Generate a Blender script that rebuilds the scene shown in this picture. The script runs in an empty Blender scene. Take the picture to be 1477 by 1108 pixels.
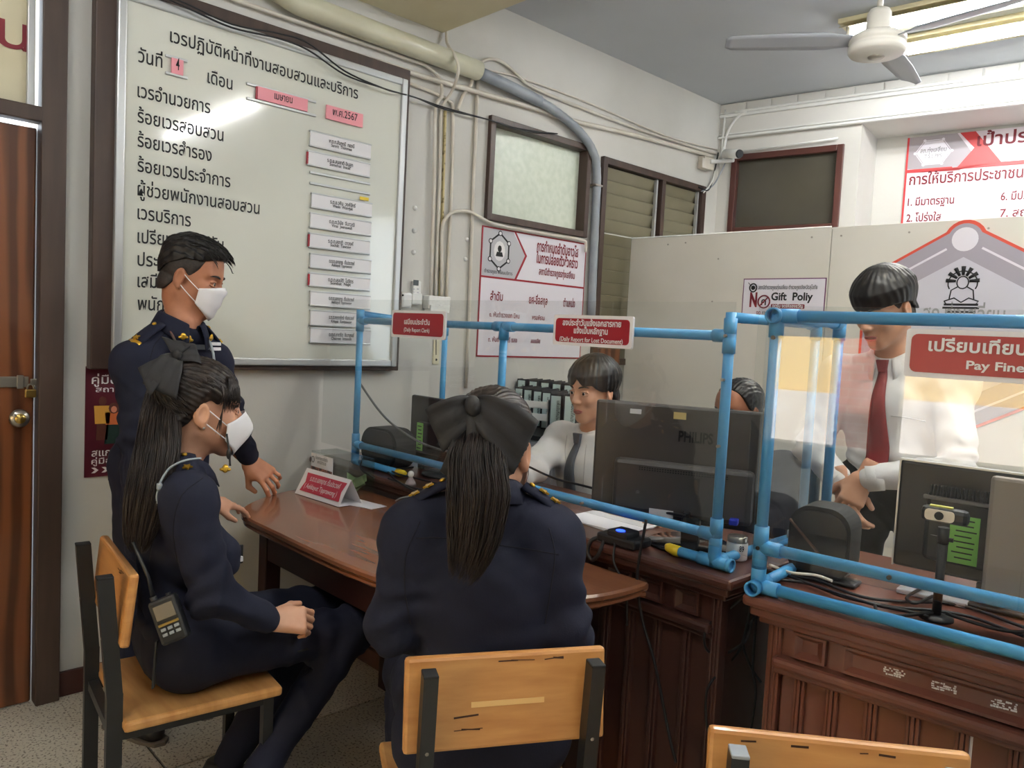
import bpy, bmesh, math, random
import numpy as np
from mathutils import Vector, Matrix
random.seed(7); np.random.seed(7)
SC = bpy.context.scene; COL = SC.collection
# ------------------------------------------------------------------ camera
F = 1120.0; CX, CY = 738.5, 554.0; HCAM = 1.38
ROLL = math.radians(2.92); PITCH = math.radians(-3.71); YAW = math.radians(46.3)
_hd = np.array([-math.sin(YAW), math.cos(YAW), 0.0]); _rt = np.array([math.cos(YAW), math.sin(YAW), 0.0])
_up = np.array([0, 0, 1.0])
FW = _hd*math.cos(PITCH)+_up*math.sin(PITCH); _u0 = -_hd*math.sin(PITCH)+_up*math.cos(PITCH)
RT = _rt*math.cos(ROLL)+_u0*math.sin(ROLL); UP = -_rt*math.sin(ROLL)+_u0*math.cos(ROLL)
CAM = np.array([0, 0, HCAM])
cd = bpy.data.cameras.new('camera'); cam = bpy.data.objects.new('camera', cd); COL.objects.link(cam)
cam.matrix_world = Matrix(((RT[0], UP[0], -FW[0], 0), (RT[1], UP[1], -FW[1], 0), (RT[2], UP[2], -FW[2], HCAM), (0, 0, 0, 1)))
cd.sensor_fit = 'HORIZONTAL'; cd.sensor_width = 36; cd.lens = 36*F/1477; cd.clip_start = 0.02
SC.camera = cam
# ------------------------------------------------------------------ world, sun, area lights, exposure
wd = bpy.data.worlds.new('world'); SC.world = wd; wd.use_nodes = True
_bg = wd.node_tree.nodes['Background']; _bg.inputs[0].default_value = (0.80, 0.90, 1.0, 1); _bg.inputs[1].default_value = 2.0
sun_d = bpy.data.lights.new('sun', 'SUN'); sun_d.energy = 15.0; sun_d.angle = 0.02; sun_d.color = (1, .95, .86)
sun = bpy.data.objects.new('sun', sun_d); COL.objects.link(sun); sun.location = (0, -8, 8)
sun.rotation_euler = (math.radians(-24), math.radians(10), 0)      # shines down and away from the building
TUBE = 42.0                                                         # strength of every fluorescent tube
SC.view_settings.view_transform = 'Standard'; SC.view_settings.look = 'None'
SC.view_settings.gamma = 1.0; SC.view_settings.use_curve_mapping = False
SC.view_settings.exposure = 1.55
SC.cycles.use_denoising = True
SC.cycles.max_bounces = 10; SC.cycles.transparent_max_bounces = 24; SC.cycles.sample_clamp_indirect = 6.0
SC.cycles.caustics_reflective = False; SC.cycles.caustics_refractive = False
# ------------------------------------------------------------------ rays of the survey: where a sight line meets a plane
def ray(x, y): return FW+RT*(x-CX)/F-UP*(y-CY)/F
def onZ(x, y, z): r = ray(x, y); return CAM+r*(z-HCAM)/r[2]
def onX(x, y, X=-3.04): r = ray(x, y); return CAM+r*X/r[0]
def onY(x, y, Y): r = ray(x, y); return CAM+r*Y/r[1]
def atD(x, y, D): return CAM+ray(x, y)*D
def onP(x, y, p0, n):
    r = ray(x, y); n = np.asarray(n, float); return CAM+r*(np.dot(np.asarray(p0)-CAM, n)/np.dot(r, n))
V = lambda *a: np.array(a, float)
def unit(v): v = np.asarray(v, float); return v/max(np.linalg.norm(v), 1e-9)
# ------------------------------------------------------------------ materials
def srgb(r, g, b):
    f = lambda c: (c/255/12.92) if c/255 <= .04045 else ((c/255+.055)/1.055)**2.4
    return (f(r), f(g), f(b), 1)
MATS = {}
def mat(name, c, rough=.5, metal=0, c2=None, scale=8, stretch=(1, 1, 1), detail=4, bump=0, bscale=None, spec=.5, contrast=(.35, .65), coat=0, emit=0, sheen=0, wave=None):
    if name in MATS: return MATS[name]
    m = bpy.data.materials.new(name); m.use_nodes = True; nt = m.node_tree; N = nt.nodes; L = nt.links
    p = N['Principled BSDF']; c = srgb(*c)
    p.inputs['Base Color'].default_value = c; p.inputs['Roughness'].default_value = rough; p.inputs['Metallic'].default_value = metal
    p.inputs['Specular IOR Level'].default_value = spec; p.inputs['Coat Weight'].default_value = coat; p.inputs['Coat Roughness'].default_value = .06
    p.inputs['Sheen Weight'].default_value = sheen
    if emit: p.inputs['Emission Color'].default_value = c; p.inputs['Emission Strength'].default_value = emit
    if c2 or bump:
        tc = N.new('ShaderNodeTexCoord'); mp = N.new('ShaderNodeMapping'); mp.inputs['Scale'].default_value = stretch
        L.new(tc.outputs['Object'], mp.inputs[0])
        if wave:
            nz = N.new('ShaderNodeTexWave'); nz.inputs['Scale'].default_value = scale; nz.inputs['Distortion'].default_value = wave[0]
            nz.inputs['Detail'].default_value = detail; nz.inputs['Detail Scale'].default_value = wave[1]; nz.bands_direction = wave[2]
        else:
            nz = N.new('ShaderNodeTexNoise'); nz.inputs['Scale'].default_value = scale; nz.inputs['Detail'].default_value = detail
        L.new(mp.outputs[0], nz.inputs['Vector'])
        if c2:
            cr = N.new('ShaderNodeValToRGB'); e = cr.color_ramp.elements
            e[0].position, e[1].position = contrast; e[0].color = c; e[1].color = srgb(*c2)
            L.new(nz.outputs[0], cr.inputs[0]); L.new(cr.outputs[0], p.inputs['Base Color'])
        if bump:
            b = N.new('ShaderNodeBump'); b.inputs['Strength'].default_value = bump; b.inputs['Distance'].default_value = .01
            if bscale:
                n2 = N.new('ShaderNodeTexNoise'); n2.inputs['Scale'].default_value = bscale; n2.inputs['Detail'].default_value = 3
                L.new(mp.outputs[0], n2.inputs['Vector']); L.new(n2.outputs[0], b.inputs['Height'])
            else: L.new(nz.outputs[0], b.inputs['Height'])
            L.new(b.outputs[0], p.inputs['Normal'])
    MATS[name] = m; return m
def clear_mat(name, tint=(.95, .96, .95), refl=1.0, rough=0.0, ior=1.49, haze=0.0):
    if name in MATS: return MATS[name]
    m = bpy.data.materials.new(name); m.use_nodes = True; nt = m.node_tree; N = nt.nodes; L = nt.links; N.remove(N['Principled BSDF'])
    out = N['Material Output']; tr = N.new('ShaderNodeBsdfTransparent'); tr.inputs[0].default_value = (*tint, 1)
    gl = N.new('ShaderNodeBsdfGlossy'); gl.inputs['Roughness'].default_value = rough
    fr = N.new('ShaderNodeFresnel'); ge = N.new('ShaderNodeNewGeometry'); mr = N.new('ShaderNodeMapRange')     # same reflectance on both faces of a thin sheet
    mr.inputs['To Min'].default_value = ior; mr.inputs['To Max'].default_value = 1/ior; L.new(ge.outputs['Backfacing'], mr.inputs['Value']); L.new(mr.outputs[0], fr.inputs[0])
    mx = N.new('ShaderNodeMixShader'); L.new(fr.outputs[0], mx.inputs[0])
    first = tr.outputs[0]
    if haze:
        df = N.new('ShaderNodeBsdfDiffuse'); df.inputs[0].default_value = (.8, .8, .78, 1); m2 = N.new('ShaderNodeMixShader'); m2.inputs[0].default_value = haze
        L.new(tr.outputs[0], m2.inputs[1]); L.new(df.outputs[0], m2.inputs[2]); first = m2.outputs[0]
    L.new(first, mx.inputs[1]); L.new(gl.outputs[0], mx.inputs[2]); L.new(mx.outputs[0], out.inputs[0])
    MATS[name] = m; return m
# ------------------------------------------------------------------ mesh builder
class MB:
    def __init__(s): s.v = []; s.f = []; s.n = 0; s.sm = []
    def add(s, verts, faces, smooth=False):
        verts = np.asarray(verts, float).reshape(-1, 3); o = s.n; s.v.append(verts); s.n += len(verts)
        s.f += [tuple(int(i)+o for i in f) for f in faces]; s.sm += [smooth]*len(faces); return s
    def box(s, c, size, A=None, bev=0):
        """c centre, size, A 3x3 columns = local axes"""
        h = np.asarray(size, float)/2; A = np.eye(3) if A is None else A
        if bev <= 0:
            q = np.array([[x, y, z] for x in (-1, 1) for y in (-1, 1) for z in (-1, 1)])*h
            fs = [(0, 1, 3, 2), (4, 6, 7, 5), (0, 4, 5, 1), (2, 3, 7, 6), (0, 2, 6, 4), (1, 5, 7, 3)]
            return s.add(q@A.T+np.asarray(c), fs)
        b = min(bev, *(h*.95)); bm = bmesh.new(); bmesh.ops.create_cube(bm, size=2.0)
        for v in bm.verts: v.co = Vector((v.co.x*h[0], v.co.y*h[1], v.co.z*h[2]))
        bmesh.ops.bevel(bm, geom=list(bm.edges), offset=b, segments=2, profile=.5, affect='EDGES')
        bm.verts.index_update(); q = np.array([v.co[:] for v in bm.verts]); fs = [tuple(v.index for v in f.verts) for f in bm.faces]; bm.free()
        return s.add(q@A.T+np.asarray(c), fs)
    def bar(s, a, b, w, d, up=(0, 0, 1), bev=0):
        a = np.asarray(a, float); b = np.asarray(b, float); L = np.linalg.norm(b-a); x = (b-a)/L
        y = np.cross(up, x); y = unit(y) if np.linalg.norm(y) > 1e-5 else unit(np.cross((0, 1, 0), x)); z = np.cross(x, y)
        return s.box((a+b)/2, (L, w, d), np.stack([x, y, z], 1), bev)
    def tube(s, pts, r, n=8, cap=True):
        P = np.asarray(pts, float); m = len(P); R = np.full(m, r, float) if np.isscalar(r) else np.asarray(r, float)
        T = np.gradient(P, axis=0); T /= np.maximum(np.linalg.norm(T, axis=1, keepdims=True), 1e-9)
        a = np.array([0, 0, 1.]) if abs(T[0][2]) < .9 else np.array([1., 0, 0]); u = unit(np.cross(T[0], a)); vs = []
        an = np.arange(n)*2*math.pi/n
        for i in range(m):
            u = unit(u-T[i]*np.dot(u, T[i])); w = np.cross(T[i], u)
            vs.append(P[i]+R[i]*(np.cos(an)[:, None]*u+np.sin(an)[:, None]*w))
        fs = [(i*n+j, i*n+(j+1) % n, (i+1)*n+(j+1) % n, (i+1)*n+j) for i in range(m-1) for j in range(n)]
        s.add(np.concatenate(vs), fs, True)
        if cap:
            s.f += [tuple(range(s.n-m*n, s.n-m*n+n))[::-1], tuple(range(s.n-n, s.n))]; s.sm += [False, False]
        return s
    def cyl(s, a, b, r, r2=None, n=20): return s.tube([a, b], [r, r if r2 is None else r2], n)
    def hollow(s, a, b, r, t, n=16):                                # a pipe with an open bore
        a = np.asarray(a, float); b = np.asarray(b, float); x = unit(b-a)
        u = unit(np.cross(x, (0, 0, 1) if abs(x[2]) < .9 else (1, 0, 0))); w = np.cross(x, u); an = np.arange(n)*2*math.pi/n
        c = np.cos(an)[:, None]*u+np.sin(an)[:, None]*w; q = np.concatenate([a+c*r, b+c*r, b+c*(r-t), a+c*(r-t)]); fs = []
        for k in range(4):
            k2 = (k+1) % 4
            fs += [(k*n+j, k*n+(j+1) % n, k2*n+(j+1) % n, k2*n+j) for j in range(n)]
        return s.add(q, fs, True)
    def lathe(s, prof, o, A=None, n=24):                             # prof: (radius, height) along local z
        A = np.eye(3) if A is None else A; an = np.arange(n)*2*math.pi/n
        q = np.concatenate([np.stack([r*np.cos(an), r*np.sin(an), np.full(n, z)], 1) for r, z in prof])
        m = len(prof); fs = [(i*n+j, i*n+(j+1) % n, (i+1)*n+(j+1) % n, (i+1)*n+j) for i in range(m-1) for j in range(n)]
        return s.add(q@A.T+np.asarray(o), fs, True)
    def prism(s, poly, t, o, A):                                     # polygon in local xy, thickness t along local +z
        n = len(poly); p = np.array([(x, y, 0) for x, y in poly]+[(x, y, t) for x, y in poly], float)
        fs = [tuple(range(n))[::-1], tuple(range(n, 2*n))]+[(i, (i+1) % n, n+(i+1) % n, n+i) for i in range(n)]
        return s.add(p@np.asarray(A).T+np.asarray(o), fs)
    def ell(s, c, r, A=None, nu=16, nv=10):
        A = np.eye(3) if A is None else A; q = []
        for i in range(nv+1):
            t = math.pi*i/nv
            for j in range(nu):
                p = 2*math.pi*j/nu; q.append((r[0]*math.sin(t)*math.cos(p), r[1]*math.sin(t)*math.sin(p), r[2]*math.cos(t)))
        fs = [(i*nu+j, (i+1)*nu+j, (i+1)*nu+(j+1) % nu, i*nu+(j+1) % nu) for i in range(nv) for j in range(nu)]
        return s.add(np.array(q)@A.T+np.asarray(c), fs, True)
    def grid(s, Q, thick=0, close=False):                            # Q[nu,nv,3]; optional solid thickness
        Q = np.asarray(Q, float); nu, nv = Q.shape[:2]
        idx = lambda i, j: i*nv+j
        fs = [(idx(i, j), idx((i+1) % nu, j), idx((i+1) % nu, j+1), idx(i, j+1)) for i in range(nu if close else nu-1) for j in range(nv-1)]
        if not thick: return s.add(Q.reshape(-1, 3), fs, True)
        du = np.gradient(Q, axis=0); dv = np.gradient(Q, axis=1); nn = np.cross(du, dv); nn /= np.maximum(np.linalg.norm(nn, axis=2, keepdims=True), 1e-9)
        A1 = (Q+nn*thick/2).reshape(-1, 3); A2 = (Q-nn*thick/2).reshape(-1, 3); k = nu*nv
        f2 = fs+[tuple(i+k for i in f[::-1]) for f in fs]
        if not close:
            for i in range(nu-1):
                f2 += [(idx(i, 0)+k, idx(i+1, 0)+k, idx(i+1, 0), idx(i, 0)), (idx(i, nv-1), idx(i+1, nv-1), idx(i+1, nv-1)+k, idx(i, nv-1)+k)]
            for j in range(nv-1):
                f2 += [(idx(0, j), idx(0, j+1), idx(0, j+1)+k, idx(0, j)+k), (idx(nu-1, j)+k, idx(nu-1, j+1)+k, idx(nu-1, j+1), idx(nu-1, j))]
        else:
            for i in range(nu):
                a, b = i, (i+1) % nu
                f2 += [(idx(a, 0)+k, idx(b, 0)+k, idx(b, 0), idx(a, 0)), (idx(a, nv-1), idx(b, nv-1), idx(b, nv-1)+k, idx(a, nv-1)+k)]
        return s.add(np.concatenate([A1, A2]), f2, True)
    def data(s, name, org=(0, 0, 0)):
        me = bpy.data.meshes.new(name)
        vv = np.concatenate(s.v)-np.asarray(org) if s.v else np.zeros((0, 3))
        me.from_pydata(vv.tolist(), [], s.f); me.polygons.foreach_set('use_smooth', s.sm); me.update(); return me
def catmull(pts, n=6):
    P = [np.asarray(p, float) for p in pts]; P = [2*P[0]-P[1]]+P+[2*P[-1]-P[-2]]; out = []
    for i in range(1, len(P)-2):
        for k in range(n):
            t = k/n; a, b, c, d = P[i-1:i+3]
            out.append(.5*((2*b)+(-a+c)*t+(2*a-5*b+4*c-d)*t*t+(-a+3*b-3*c+d)*t**3))
    out.append(P[-2]); return np.array(out)
# ------------------------------------------------------------------ objects
LOC = {}
def thing(name, label, cat, loc, group=None):
    o = bpy.data.objects.new(name, None); COL.objects.link(o); o.location = tuple(float(c) for c in loc); o.empty_display_size = .05
    o['label'] = label; o['category'] = cat
    if group: o['group'] = group
    LOC[o.name] = np.asarray(loc, float); return o
def part(name, mb, m, parent=None, label=None, kind=None):
    org = LOC[parent.name] if parent is not None else np.zeros(3)
    me = mb.data(name, org) if isinstance(mb, MB) else mb
    if isinstance(m, (list, tuple)):
        for x in m: me.materials.append(x)
    else: me.materials.append(m)
    o = bpy.data.objects.new(name, me); COL.objects.link(o)
    if parent is not None: o.parent = parent
    LOC[o.name] = org
    if label: o['label'] = label
    if kind: o['kind'] = kind
    return o
def solo(name, label, cat, mb, m, loc=None, group=None):
    if loc is None:
        q = np.concatenate(mb.v); loc = np.array([(q[:, 0].min()+q[:, 0].max())/2, (q[:, 1].min()+q[:, 1].max())/2, q[:, 2].min()])
    me = mb.data(name, loc); me.materials.append(m); o = bpy.data.objects.new(name, me); COL.objects.link(o); o.location = tuple(float(c) for c in loc)
    o['label'] = label; o['category'] = cat; LOC[o.name] = np.asarray(loc, float)
    if group: o['group'] = group
    return o
def struct(name, mb, m, label=None):
    o = part(name, mb, m); o['kind'] = 'structure'
    if label: o['label'] = label
    return o
# ------------------------------------------------------------------ lettering (built-in font, flat thin letters)
WALL = (V(0, 1, 0), V(0, 0, 1), V(1, 0, 0))                          # right, up, normal of the left wall
FRONT = (V(1, 0, 0), V(0, 0, 1), V(0, -1, 0))
_tcache = {}
def glyphs(txt, bold):
    key = (txt, bold)
    if key in _tcache: return _tcache[key]
    cu = bpy.data.curves.new('lettering', 'FONT'); cu.body = txt; cu.size = 1; cu.resolution_u = 3; cu.offset = bold
    ob = bpy.data.objects.new('lettering', cu); COL.objects.link(ob)
    bpy.context.view_layer.update(); dg = bpy.context.evaluated_depsgraph_get(); me = ob.evaluated_get(dg).to_mesh()
    v = np.zeros(len(me.vertices)*3); me.vertices.foreach_get('co', v); v = v.reshape(-1, 3)
    f = [tuple(p.vertices) for p in me.polygons]; ob.evaluated_get(dg).to_mesh_clear()
    bpy.data.objects.remove(ob); bpy.data.curves.remove(cu)
    _tcache[key] = (v, f); return v, f
def write(mb, txt, a, b, h, fr, bold=.0, lift=.0012, align='fit'):
    """lay txt from baseline point a to b (fit) ; h = height of a consonant; fr = (right, up, normal)"""
    v, f = glyphs(txt, bold)
    if len(v) == 0: return mb
    a = np.asarray(a, float); R, U, Nn = fr; x0, x1 = v[:, 0].min(), v[:, 0].max()
    sy = h/.56
    if align == 'fit':
        b = np.asarray(b, float); L = np.linalg.norm(b-a); R = (b-a)/L; sx = L/(x1-x0)
    else:
        sx = sy; w = (x1-x0)*sx; a = a-R*(w/2 if align == 'c' else 0)
    q = a+np.outer((v[:, 0]-x0)*sx, R)+np.outer(v[:, 1]*sy, U)+Nn*lift
    return mb.add(q, f)
def rrect(w, h, r, n=4):
    return [(sx*(w/2-r)+r*math.cos(t), sy*(h/2-r)+r*math.sin(t)) for sx, sy, t0 in ((1, 1, 0), (-1, 1, math.pi/2), (-1, -1, math.pi), (1, -1, 1.5*math.pi)) for t in [t0+k*math.pi/2/n for k in range(n+1)]]
def frame3(fr): return np.stack(fr, 1)
def plate(c, w, h, t, fr, r=0):
    mb = MB(); mb.prism(rrect(w, h, r) if r else [(-w/2, -h/2), (w/2, -h/2), (w/2, h/2), (-w/2, h/2)], t, c, frame3(fr)); return mb
# ------------------------------------------------------------------ implicit surfaces
class Field:
    def __init__(s, lo, hi, h):
        s.lo = np.asarray(lo, float)-3*h; s.h = h; n = np.ceil((np.asarray(hi)+3*h-s.lo)/h).astype(int)+1
        s.ax = [s.lo[i]+h*np.arange(n[i]) for i in range(3)]; s.S = np.full(n, 1.0, np.float32)
    def sub(s, lo, hi, pad):
        sl = []
        for i in range(3):
            a = int(np.clip(np.floor((lo[i]-pad-s.lo[i])/s.h), 0, len(s.ax[i]))); b = int(np.clip(np.ceil((hi[i]+pad-s.lo[i])/s.h)+1, 0, len(s.ax[i]))); sl.append(slice(a, b))
        g = [s.ax[0][sl[0]].astype(np.float32)[:, None, None], s.ax[1][sl[1]].astype(np.float32)[None, :, None], s.ax[2][sl[2]].astype(np.float32)[None, None, :]]
        return tuple(sl), g
    def put(s, sl, d, k, op):
        a = s.S[sl]
        if a.size == 0: return
        if op == 'u':
            if k > 0: hh = np.maximum(k-np.abs(a-d), 0)/k; s.S[sl] = np.minimum(a, d)-hh*hh*k*.25
            else: s.S[sl] = np.minimum(a, d)
        else:
            b = -d
            if k > 0: hh = np.maximum(k-np.abs(a-b), 0)/k; s.S[sl] = np.maximum(a, b)+hh*hh*k*.25
            else: s.S[sl] = np.maximum(a, b)
    def rc(s, a, b, r1, r2, k=.02, op='u', flat=None):
        """round cone; flat=(axis, factor) squeezes the section along an axis"""
        a = np.asarray(a, np.float32); b = np.asarray(b, np.float32); R = max(r1, r2); lo = np.minimum(a, b)-R; hi = np.maximum(a, b)+R
        sl, g = s.sub(lo, hi, k+2*s.h); ba = b-a; bb = max(float(ba@ba), 1e-8)
        p = [g[i]-a[i] for i in range(3)]; t = np.clip((p[0]*ba[0]+p[1]*ba[1]+p[2]*ba[2])/bb, 0, 1)
        q = [p[i]-t*ba[i] for i in range(3)]; d2 = q[0]**2+q[1]**2+q[2]**2
        if flat is not None:
            ax, fac = flat; c = q[0]*ax[0]+q[1]*ax[1]+q[2]*ax[2]; d2 = d2+c*c*(1/fac**2-1)
        s.put(sl, np.sqrt(d2)-(r1+(r2-r1)*t), k, op)
    def el(s, c, r, A=None, k=.02, op='u'):
        c = np.asarray(c, np.float32); r = np.asarray(r, np.float32); R = r.max(); sl, g = s.sub(c-R, c+R, k+2*s.h)
        p = [g[i]-c[i] for i in range(3)]
        if A is not None: p = [p[0]*A[0][j]+p[1]*A[1][j]+p[2]*A[2][j] for j in range(3)]
        k0 = np.sqrt((p[0]/r[0])**2+(p[1]/r[1])**2+(p[2]/r[2])**2); k1 = np.sqrt((p[0]/r[0]**2)**2+(p[1]/r[1]**2)**2+(p[2]/r[2]**2)**2)
        s.put(sl, k0*(k0-1)/np.maximum(k1, 1e-4), k, op)
    def cut(s, p, n, k=0):                                           # drop what lies on the n side of p
        n = unit(n); d = (s.ax[0].astype(np.float32)[:, None, None]-p[0])*n[0]+(s.ax[1].astype(np.float32)[None, :, None]-p[1])*n[1]+(s.ax[2].astype(np.float32)[None, None, :]-p[2])*n[2]
        s.put((slice(None),)*3, -d, k, 'c')
    def grid(s): return s.ax[0].astype(np.float32)[:, None, None], s.ax[1].astype(np.float32)[None, :, None], s.ax[2].astype(np.float32)[None, None, :]
    def mesh(s):
        S = s.S; b = S < 0; c = b[:-1, :-1, :-1].astype(np.int8).copy(); offs = [(i, j, k) for i in (0, 1) for j in (0, 1) for k in (0, 1)]
        nx, ny, nz = S.shape; tot = sum(b[i:nx-1+i, j:ny-1+j, k:nz-1+k].astype(np.int8) for i, j, k in offs)
        act = (tot > 0) & (tot < 8); I = np.argwhere(act)
        if len(I) == 0: return np.zeros((0, 3)), []
        val = np.stack([S[I[:, 0]+i, I[:, 1]+j, I[:, 2]+k] for i, j, k in offs], 1); acc = np.zeros((len(I), 3)); cnt = np.zeros(len(I)); O = np.array(offs, float)
        for a in range(8):
            for e in range(a+1, 8):
                if np.abs(O[a]-O[e]).sum() != 1: continue
                va, vb = val[:, a], val[:, e]; m = (va < 0) != (vb < 0); t = np.where(m, va/np.where(m, va-vb, 1), 0)
                acc += np.where(m[:, None], O[a]+t[:, None]*(O[e]-O[a]), 0); cnt += m
        verts = s.lo+(I+acc/cnt[:, None])*s.h; idx = np.full(act.shape, -1, np.int64); idx[I[:, 0], I[:, 1], I[:, 2]] = np.arange(len(I)); faces = []
        for ax in range(3):
            o1, o2 = [(1, 2), (2, 0), (0, 1)][ax]; s0 = [slice(None)]*3; s1 = [slice(None)]*3; s0[ax] = slice(0, -1); s1[ax] = slice(1, None)
            A, B = b[tuple(s0)], b[tuple(s1)]; E = np.argwhere(A != B); 
            ok = (E[:, o1] > 0) & (E[:, o2] > 0) & (E[:, o1] < act.shape[o1]) & (E[:, o2] < act.shape[o2]); E = E[ok]
            def ci(d1, d2): q = E.copy(); q[:, o1] -= d1; q[:, o2] -= d2; return idx[q[:, 0], q[:, 1], q[:, 2]]
            Q = np.stack([ci(1, 1), ci(0, 1), ci(0, 0), ci(1, 0)], 1); fl = A[E[:, 0], E[:, 1], E[:, 2]]
            Q = np.where(fl[:, None], Q, Q[:, ::-1]); Q = Q[(Q >= 0).all(1)]; faces.append(Q)
        return verts, np.concatenate(faces)
def wob(g, amp, freq, seed, n=5, aniso=(1, 1, 1)):
    rs = np.random.RandomState(seed); out = 0
    for _ in range(n):
        d = rs.normal(size=3)*np.array(aniso); d = d/np.linalg.norm(d)*freq*rs.uniform(.6, 1.5)
        out = out+np.sin(g[0]*d[0]+g[1]*d[1]+g[2]*d[2]+rs.uniform(0, 6.3))
    return (out*amp/n**.5).astype(np.float32)
class Join:                                                          # joins numpy meshes fast into one mesh with material slots
    def __init__(s): s.v = []; s.f = []; s.n = 0; s.m = []
    def add(s, v, f, mi=0):
        if len(v): s.v.append(np.asarray(v, float)); s.f.append(np.asarray(f)+s.n); s.n += len(v); s.m.append(np.full(len(f), mi))
        return s
    def data(s, name, org):
        me = bpy.data.meshes.new(name); v = np.concatenate(s.v)-np.asarray(org); f = np.concatenate(s.f)
        me.vertices.add(len(v)); me.vertices.foreach_set('co', v.astype(np.float32).ravel()); me.loops.add(f.size); me.loops.foreach_set('vertex_index', f.astype(np.int32).ravel())
        me.polygons.add(len(f)); me.polygons.foreach_set('loop_start', (np.arange(len(f))*4).astype(np.int32))
        try: me.polygons.foreach_set('loop_total', np.full(len(f), 4, np.int32))
        except Exception: pass
        me.polygons.foreach_set('material_index', np.concatenate(s.m).astype(np.int32)); me.polygons.foreach_set('use_smooth', np.ones(len(f), bool)); me.update(calc_edges=True); me.validate(); return me
def jpart(name, j, m, parent, label=None):
    me = j.data(name, LOC[parent.name])
    return part(name, me, m, parent, label)
# ================================================================== MATERIALS
M_wall = mat('wall_paint', (212, 210, 204), .6, c2=(199, 197, 190), scale=1.3, detail=6, bump=.05, bscale=60)
M_ceil = mat('ceiling_paint', (200, 204, 209), .7, c2=(192, 196, 201), scale=.8)
M_cream = mat('cream_paint', (226, 218, 188), .5, c2=(214, 204, 172), scale=2)
M_pipew = mat('white_pvc', (222, 216, 204), .4, c2=(206, 198, 184), scale=6)
M_trunk = mat('cream_pvc', (216, 214, 190), .35, c2=(204, 201, 176), scale=4)
M_greyc = mat('grey_conduit', (158, 165, 172), .5, c2=(141, 148, 156), scale=9, bump=.1)
M_dkwood = mat('dark_brown_paint', (72, 54, 46), .45, c2=(58, 43, 37), scale=7, stretch=(3, 3, .4))
M_frame = mat('door_frame_paint', (74, 58, 50), .5, c2=(62, 48, 42), scale=5, stretch=(4, 4, .5))
M_door = mat('door_wood', (126, 76, 46), .3, c2=(82, 46, 28), scale=3.2, stretch=(1.4, 1.4, .16), wave=(6.5, 1.6, 'Y'), detail=3, contrast=(.15, .85), coat=.25)
M_alu = mat('aluminium', (200, 202, 202), .35, .6)
M_steel = mat('steel', (170, 165, 155), .3, .9)
M_brass = mat('brass', (190, 160, 90), .28, .9)
M_gold = mat('gold_wire', (214, 170, 62), .32, .75)
M_black = mat('black_plastic', (30, 31, 33), .42)
M_blackm = mat('black_matt', (24, 25, 27), .7)
M_cable = mat('black_cable', (22, 23, 25), .5)
M_white = mat('white_plastic', (228, 228, 224), .35)
M_paper = mat('paper_white', (232, 230, 232), .7)
M_board = mat('whiteboard_enamel', (222, 223, 212), .12, spec=.5, c2=(214, 215, 203), scale=1.2, coat=.6)
M_ink = mat('black_letter', (24, 24, 26), .6)
M_inkgrey = mat('grey_letter', (150, 150, 152), .6)
M_red = mat('sign_red', (158, 28, 44), .35)
M_redlet = mat('dark_red_letter', (126, 22, 40), .5)
M_maroon = mat('maroon_print', (82, 14, 32), .5)
M_pink = mat('pink_card', (244, 160, 170), .5)
M_poster = mat('poster_vinyl', (232, 228, 236), .35)
M_pgrey = mat('poster_grey', (190, 190, 196), .4)
M_slab = mat('terrazzo', (206, 198, 180), .35, c2=(112, 100, 84), scale=120, detail=2, contrast=(.54, .66), bump=.02)
M_joint = mat('floor_joint', (52, 46, 42), .6)
M_base = mat('baseboard_maroon', (66, 34, 30), .45)
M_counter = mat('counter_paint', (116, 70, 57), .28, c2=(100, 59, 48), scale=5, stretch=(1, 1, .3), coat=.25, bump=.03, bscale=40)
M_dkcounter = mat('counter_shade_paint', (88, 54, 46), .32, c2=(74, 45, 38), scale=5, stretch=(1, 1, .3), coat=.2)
M_table = mat('table_wood', (146, 95, 67), .24, c2=(116, 72, 51), scale=6.0, stretch=(.25, 4.2, 1), detail=8, contrast=(.2, .85), coat=.3)
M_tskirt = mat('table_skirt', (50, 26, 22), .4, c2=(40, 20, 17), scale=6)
M_pine = mat('pine_board', (214, 158, 96), .35, c2=(184, 124, 68), scale=5, stretch=(1.2, 1.2, 8), detail=6, contrast=(.3, .75), coat=.2)
M_pine2 = mat('pine_seat', (218, 166, 104), .35, c2=(190, 134, 76), scale=5, stretch=(1.2, 8, 1.2), detail=6, contrast=(.3, .75), coat=.2)
M_chip = mat('worn_bare_wood', (232, 192, 128), .6)
M_scratch = mat('dark_scratch', (70, 42, 24), .7)
M_blue = mat('blue_pvc', (84, 166, 218), .35, c2=(70, 150, 208), scale=7)
M_yel = mat('yellow_tape', (232, 200, 48), .4)
M_acryl = clear_mat('acrylic_sheet', (.955, .962, .957))
M_glass = clear_mat('acrylic_box', (.93, .95, .94))
M_green = mat('green_label', (134, 206, 96), .5)
M_louvre = mat('louvre_glass', (132, 126, 104), .35, c2=(122, 116, 94), scale=3)
M_frost = mat('frosted_pane', (226, 234, 218), .35, c2=(214, 224, 206), scale=30)
M_darkglass = mat('dark_window_glass', (74, 71, 63), .12, c2=(84, 80, 70), scale=1.5)
M_redwood = mat('red_brown_frame', (84, 48, 42), .4)
M_part = mat('partition_board', (226, 222, 212), .5, c2=(218, 214, 203), scale=2)
M_tube = mat('tube_light', (250, 252, 255), .4, emit=TUBE)
M_tray = mat('light_tray', (236, 226, 190), .4)
M_fan = mat('fan_enamel', (226, 222, 212), .35)
M_blade = mat('fan_blade', (176, 180, 188), .45)
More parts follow.
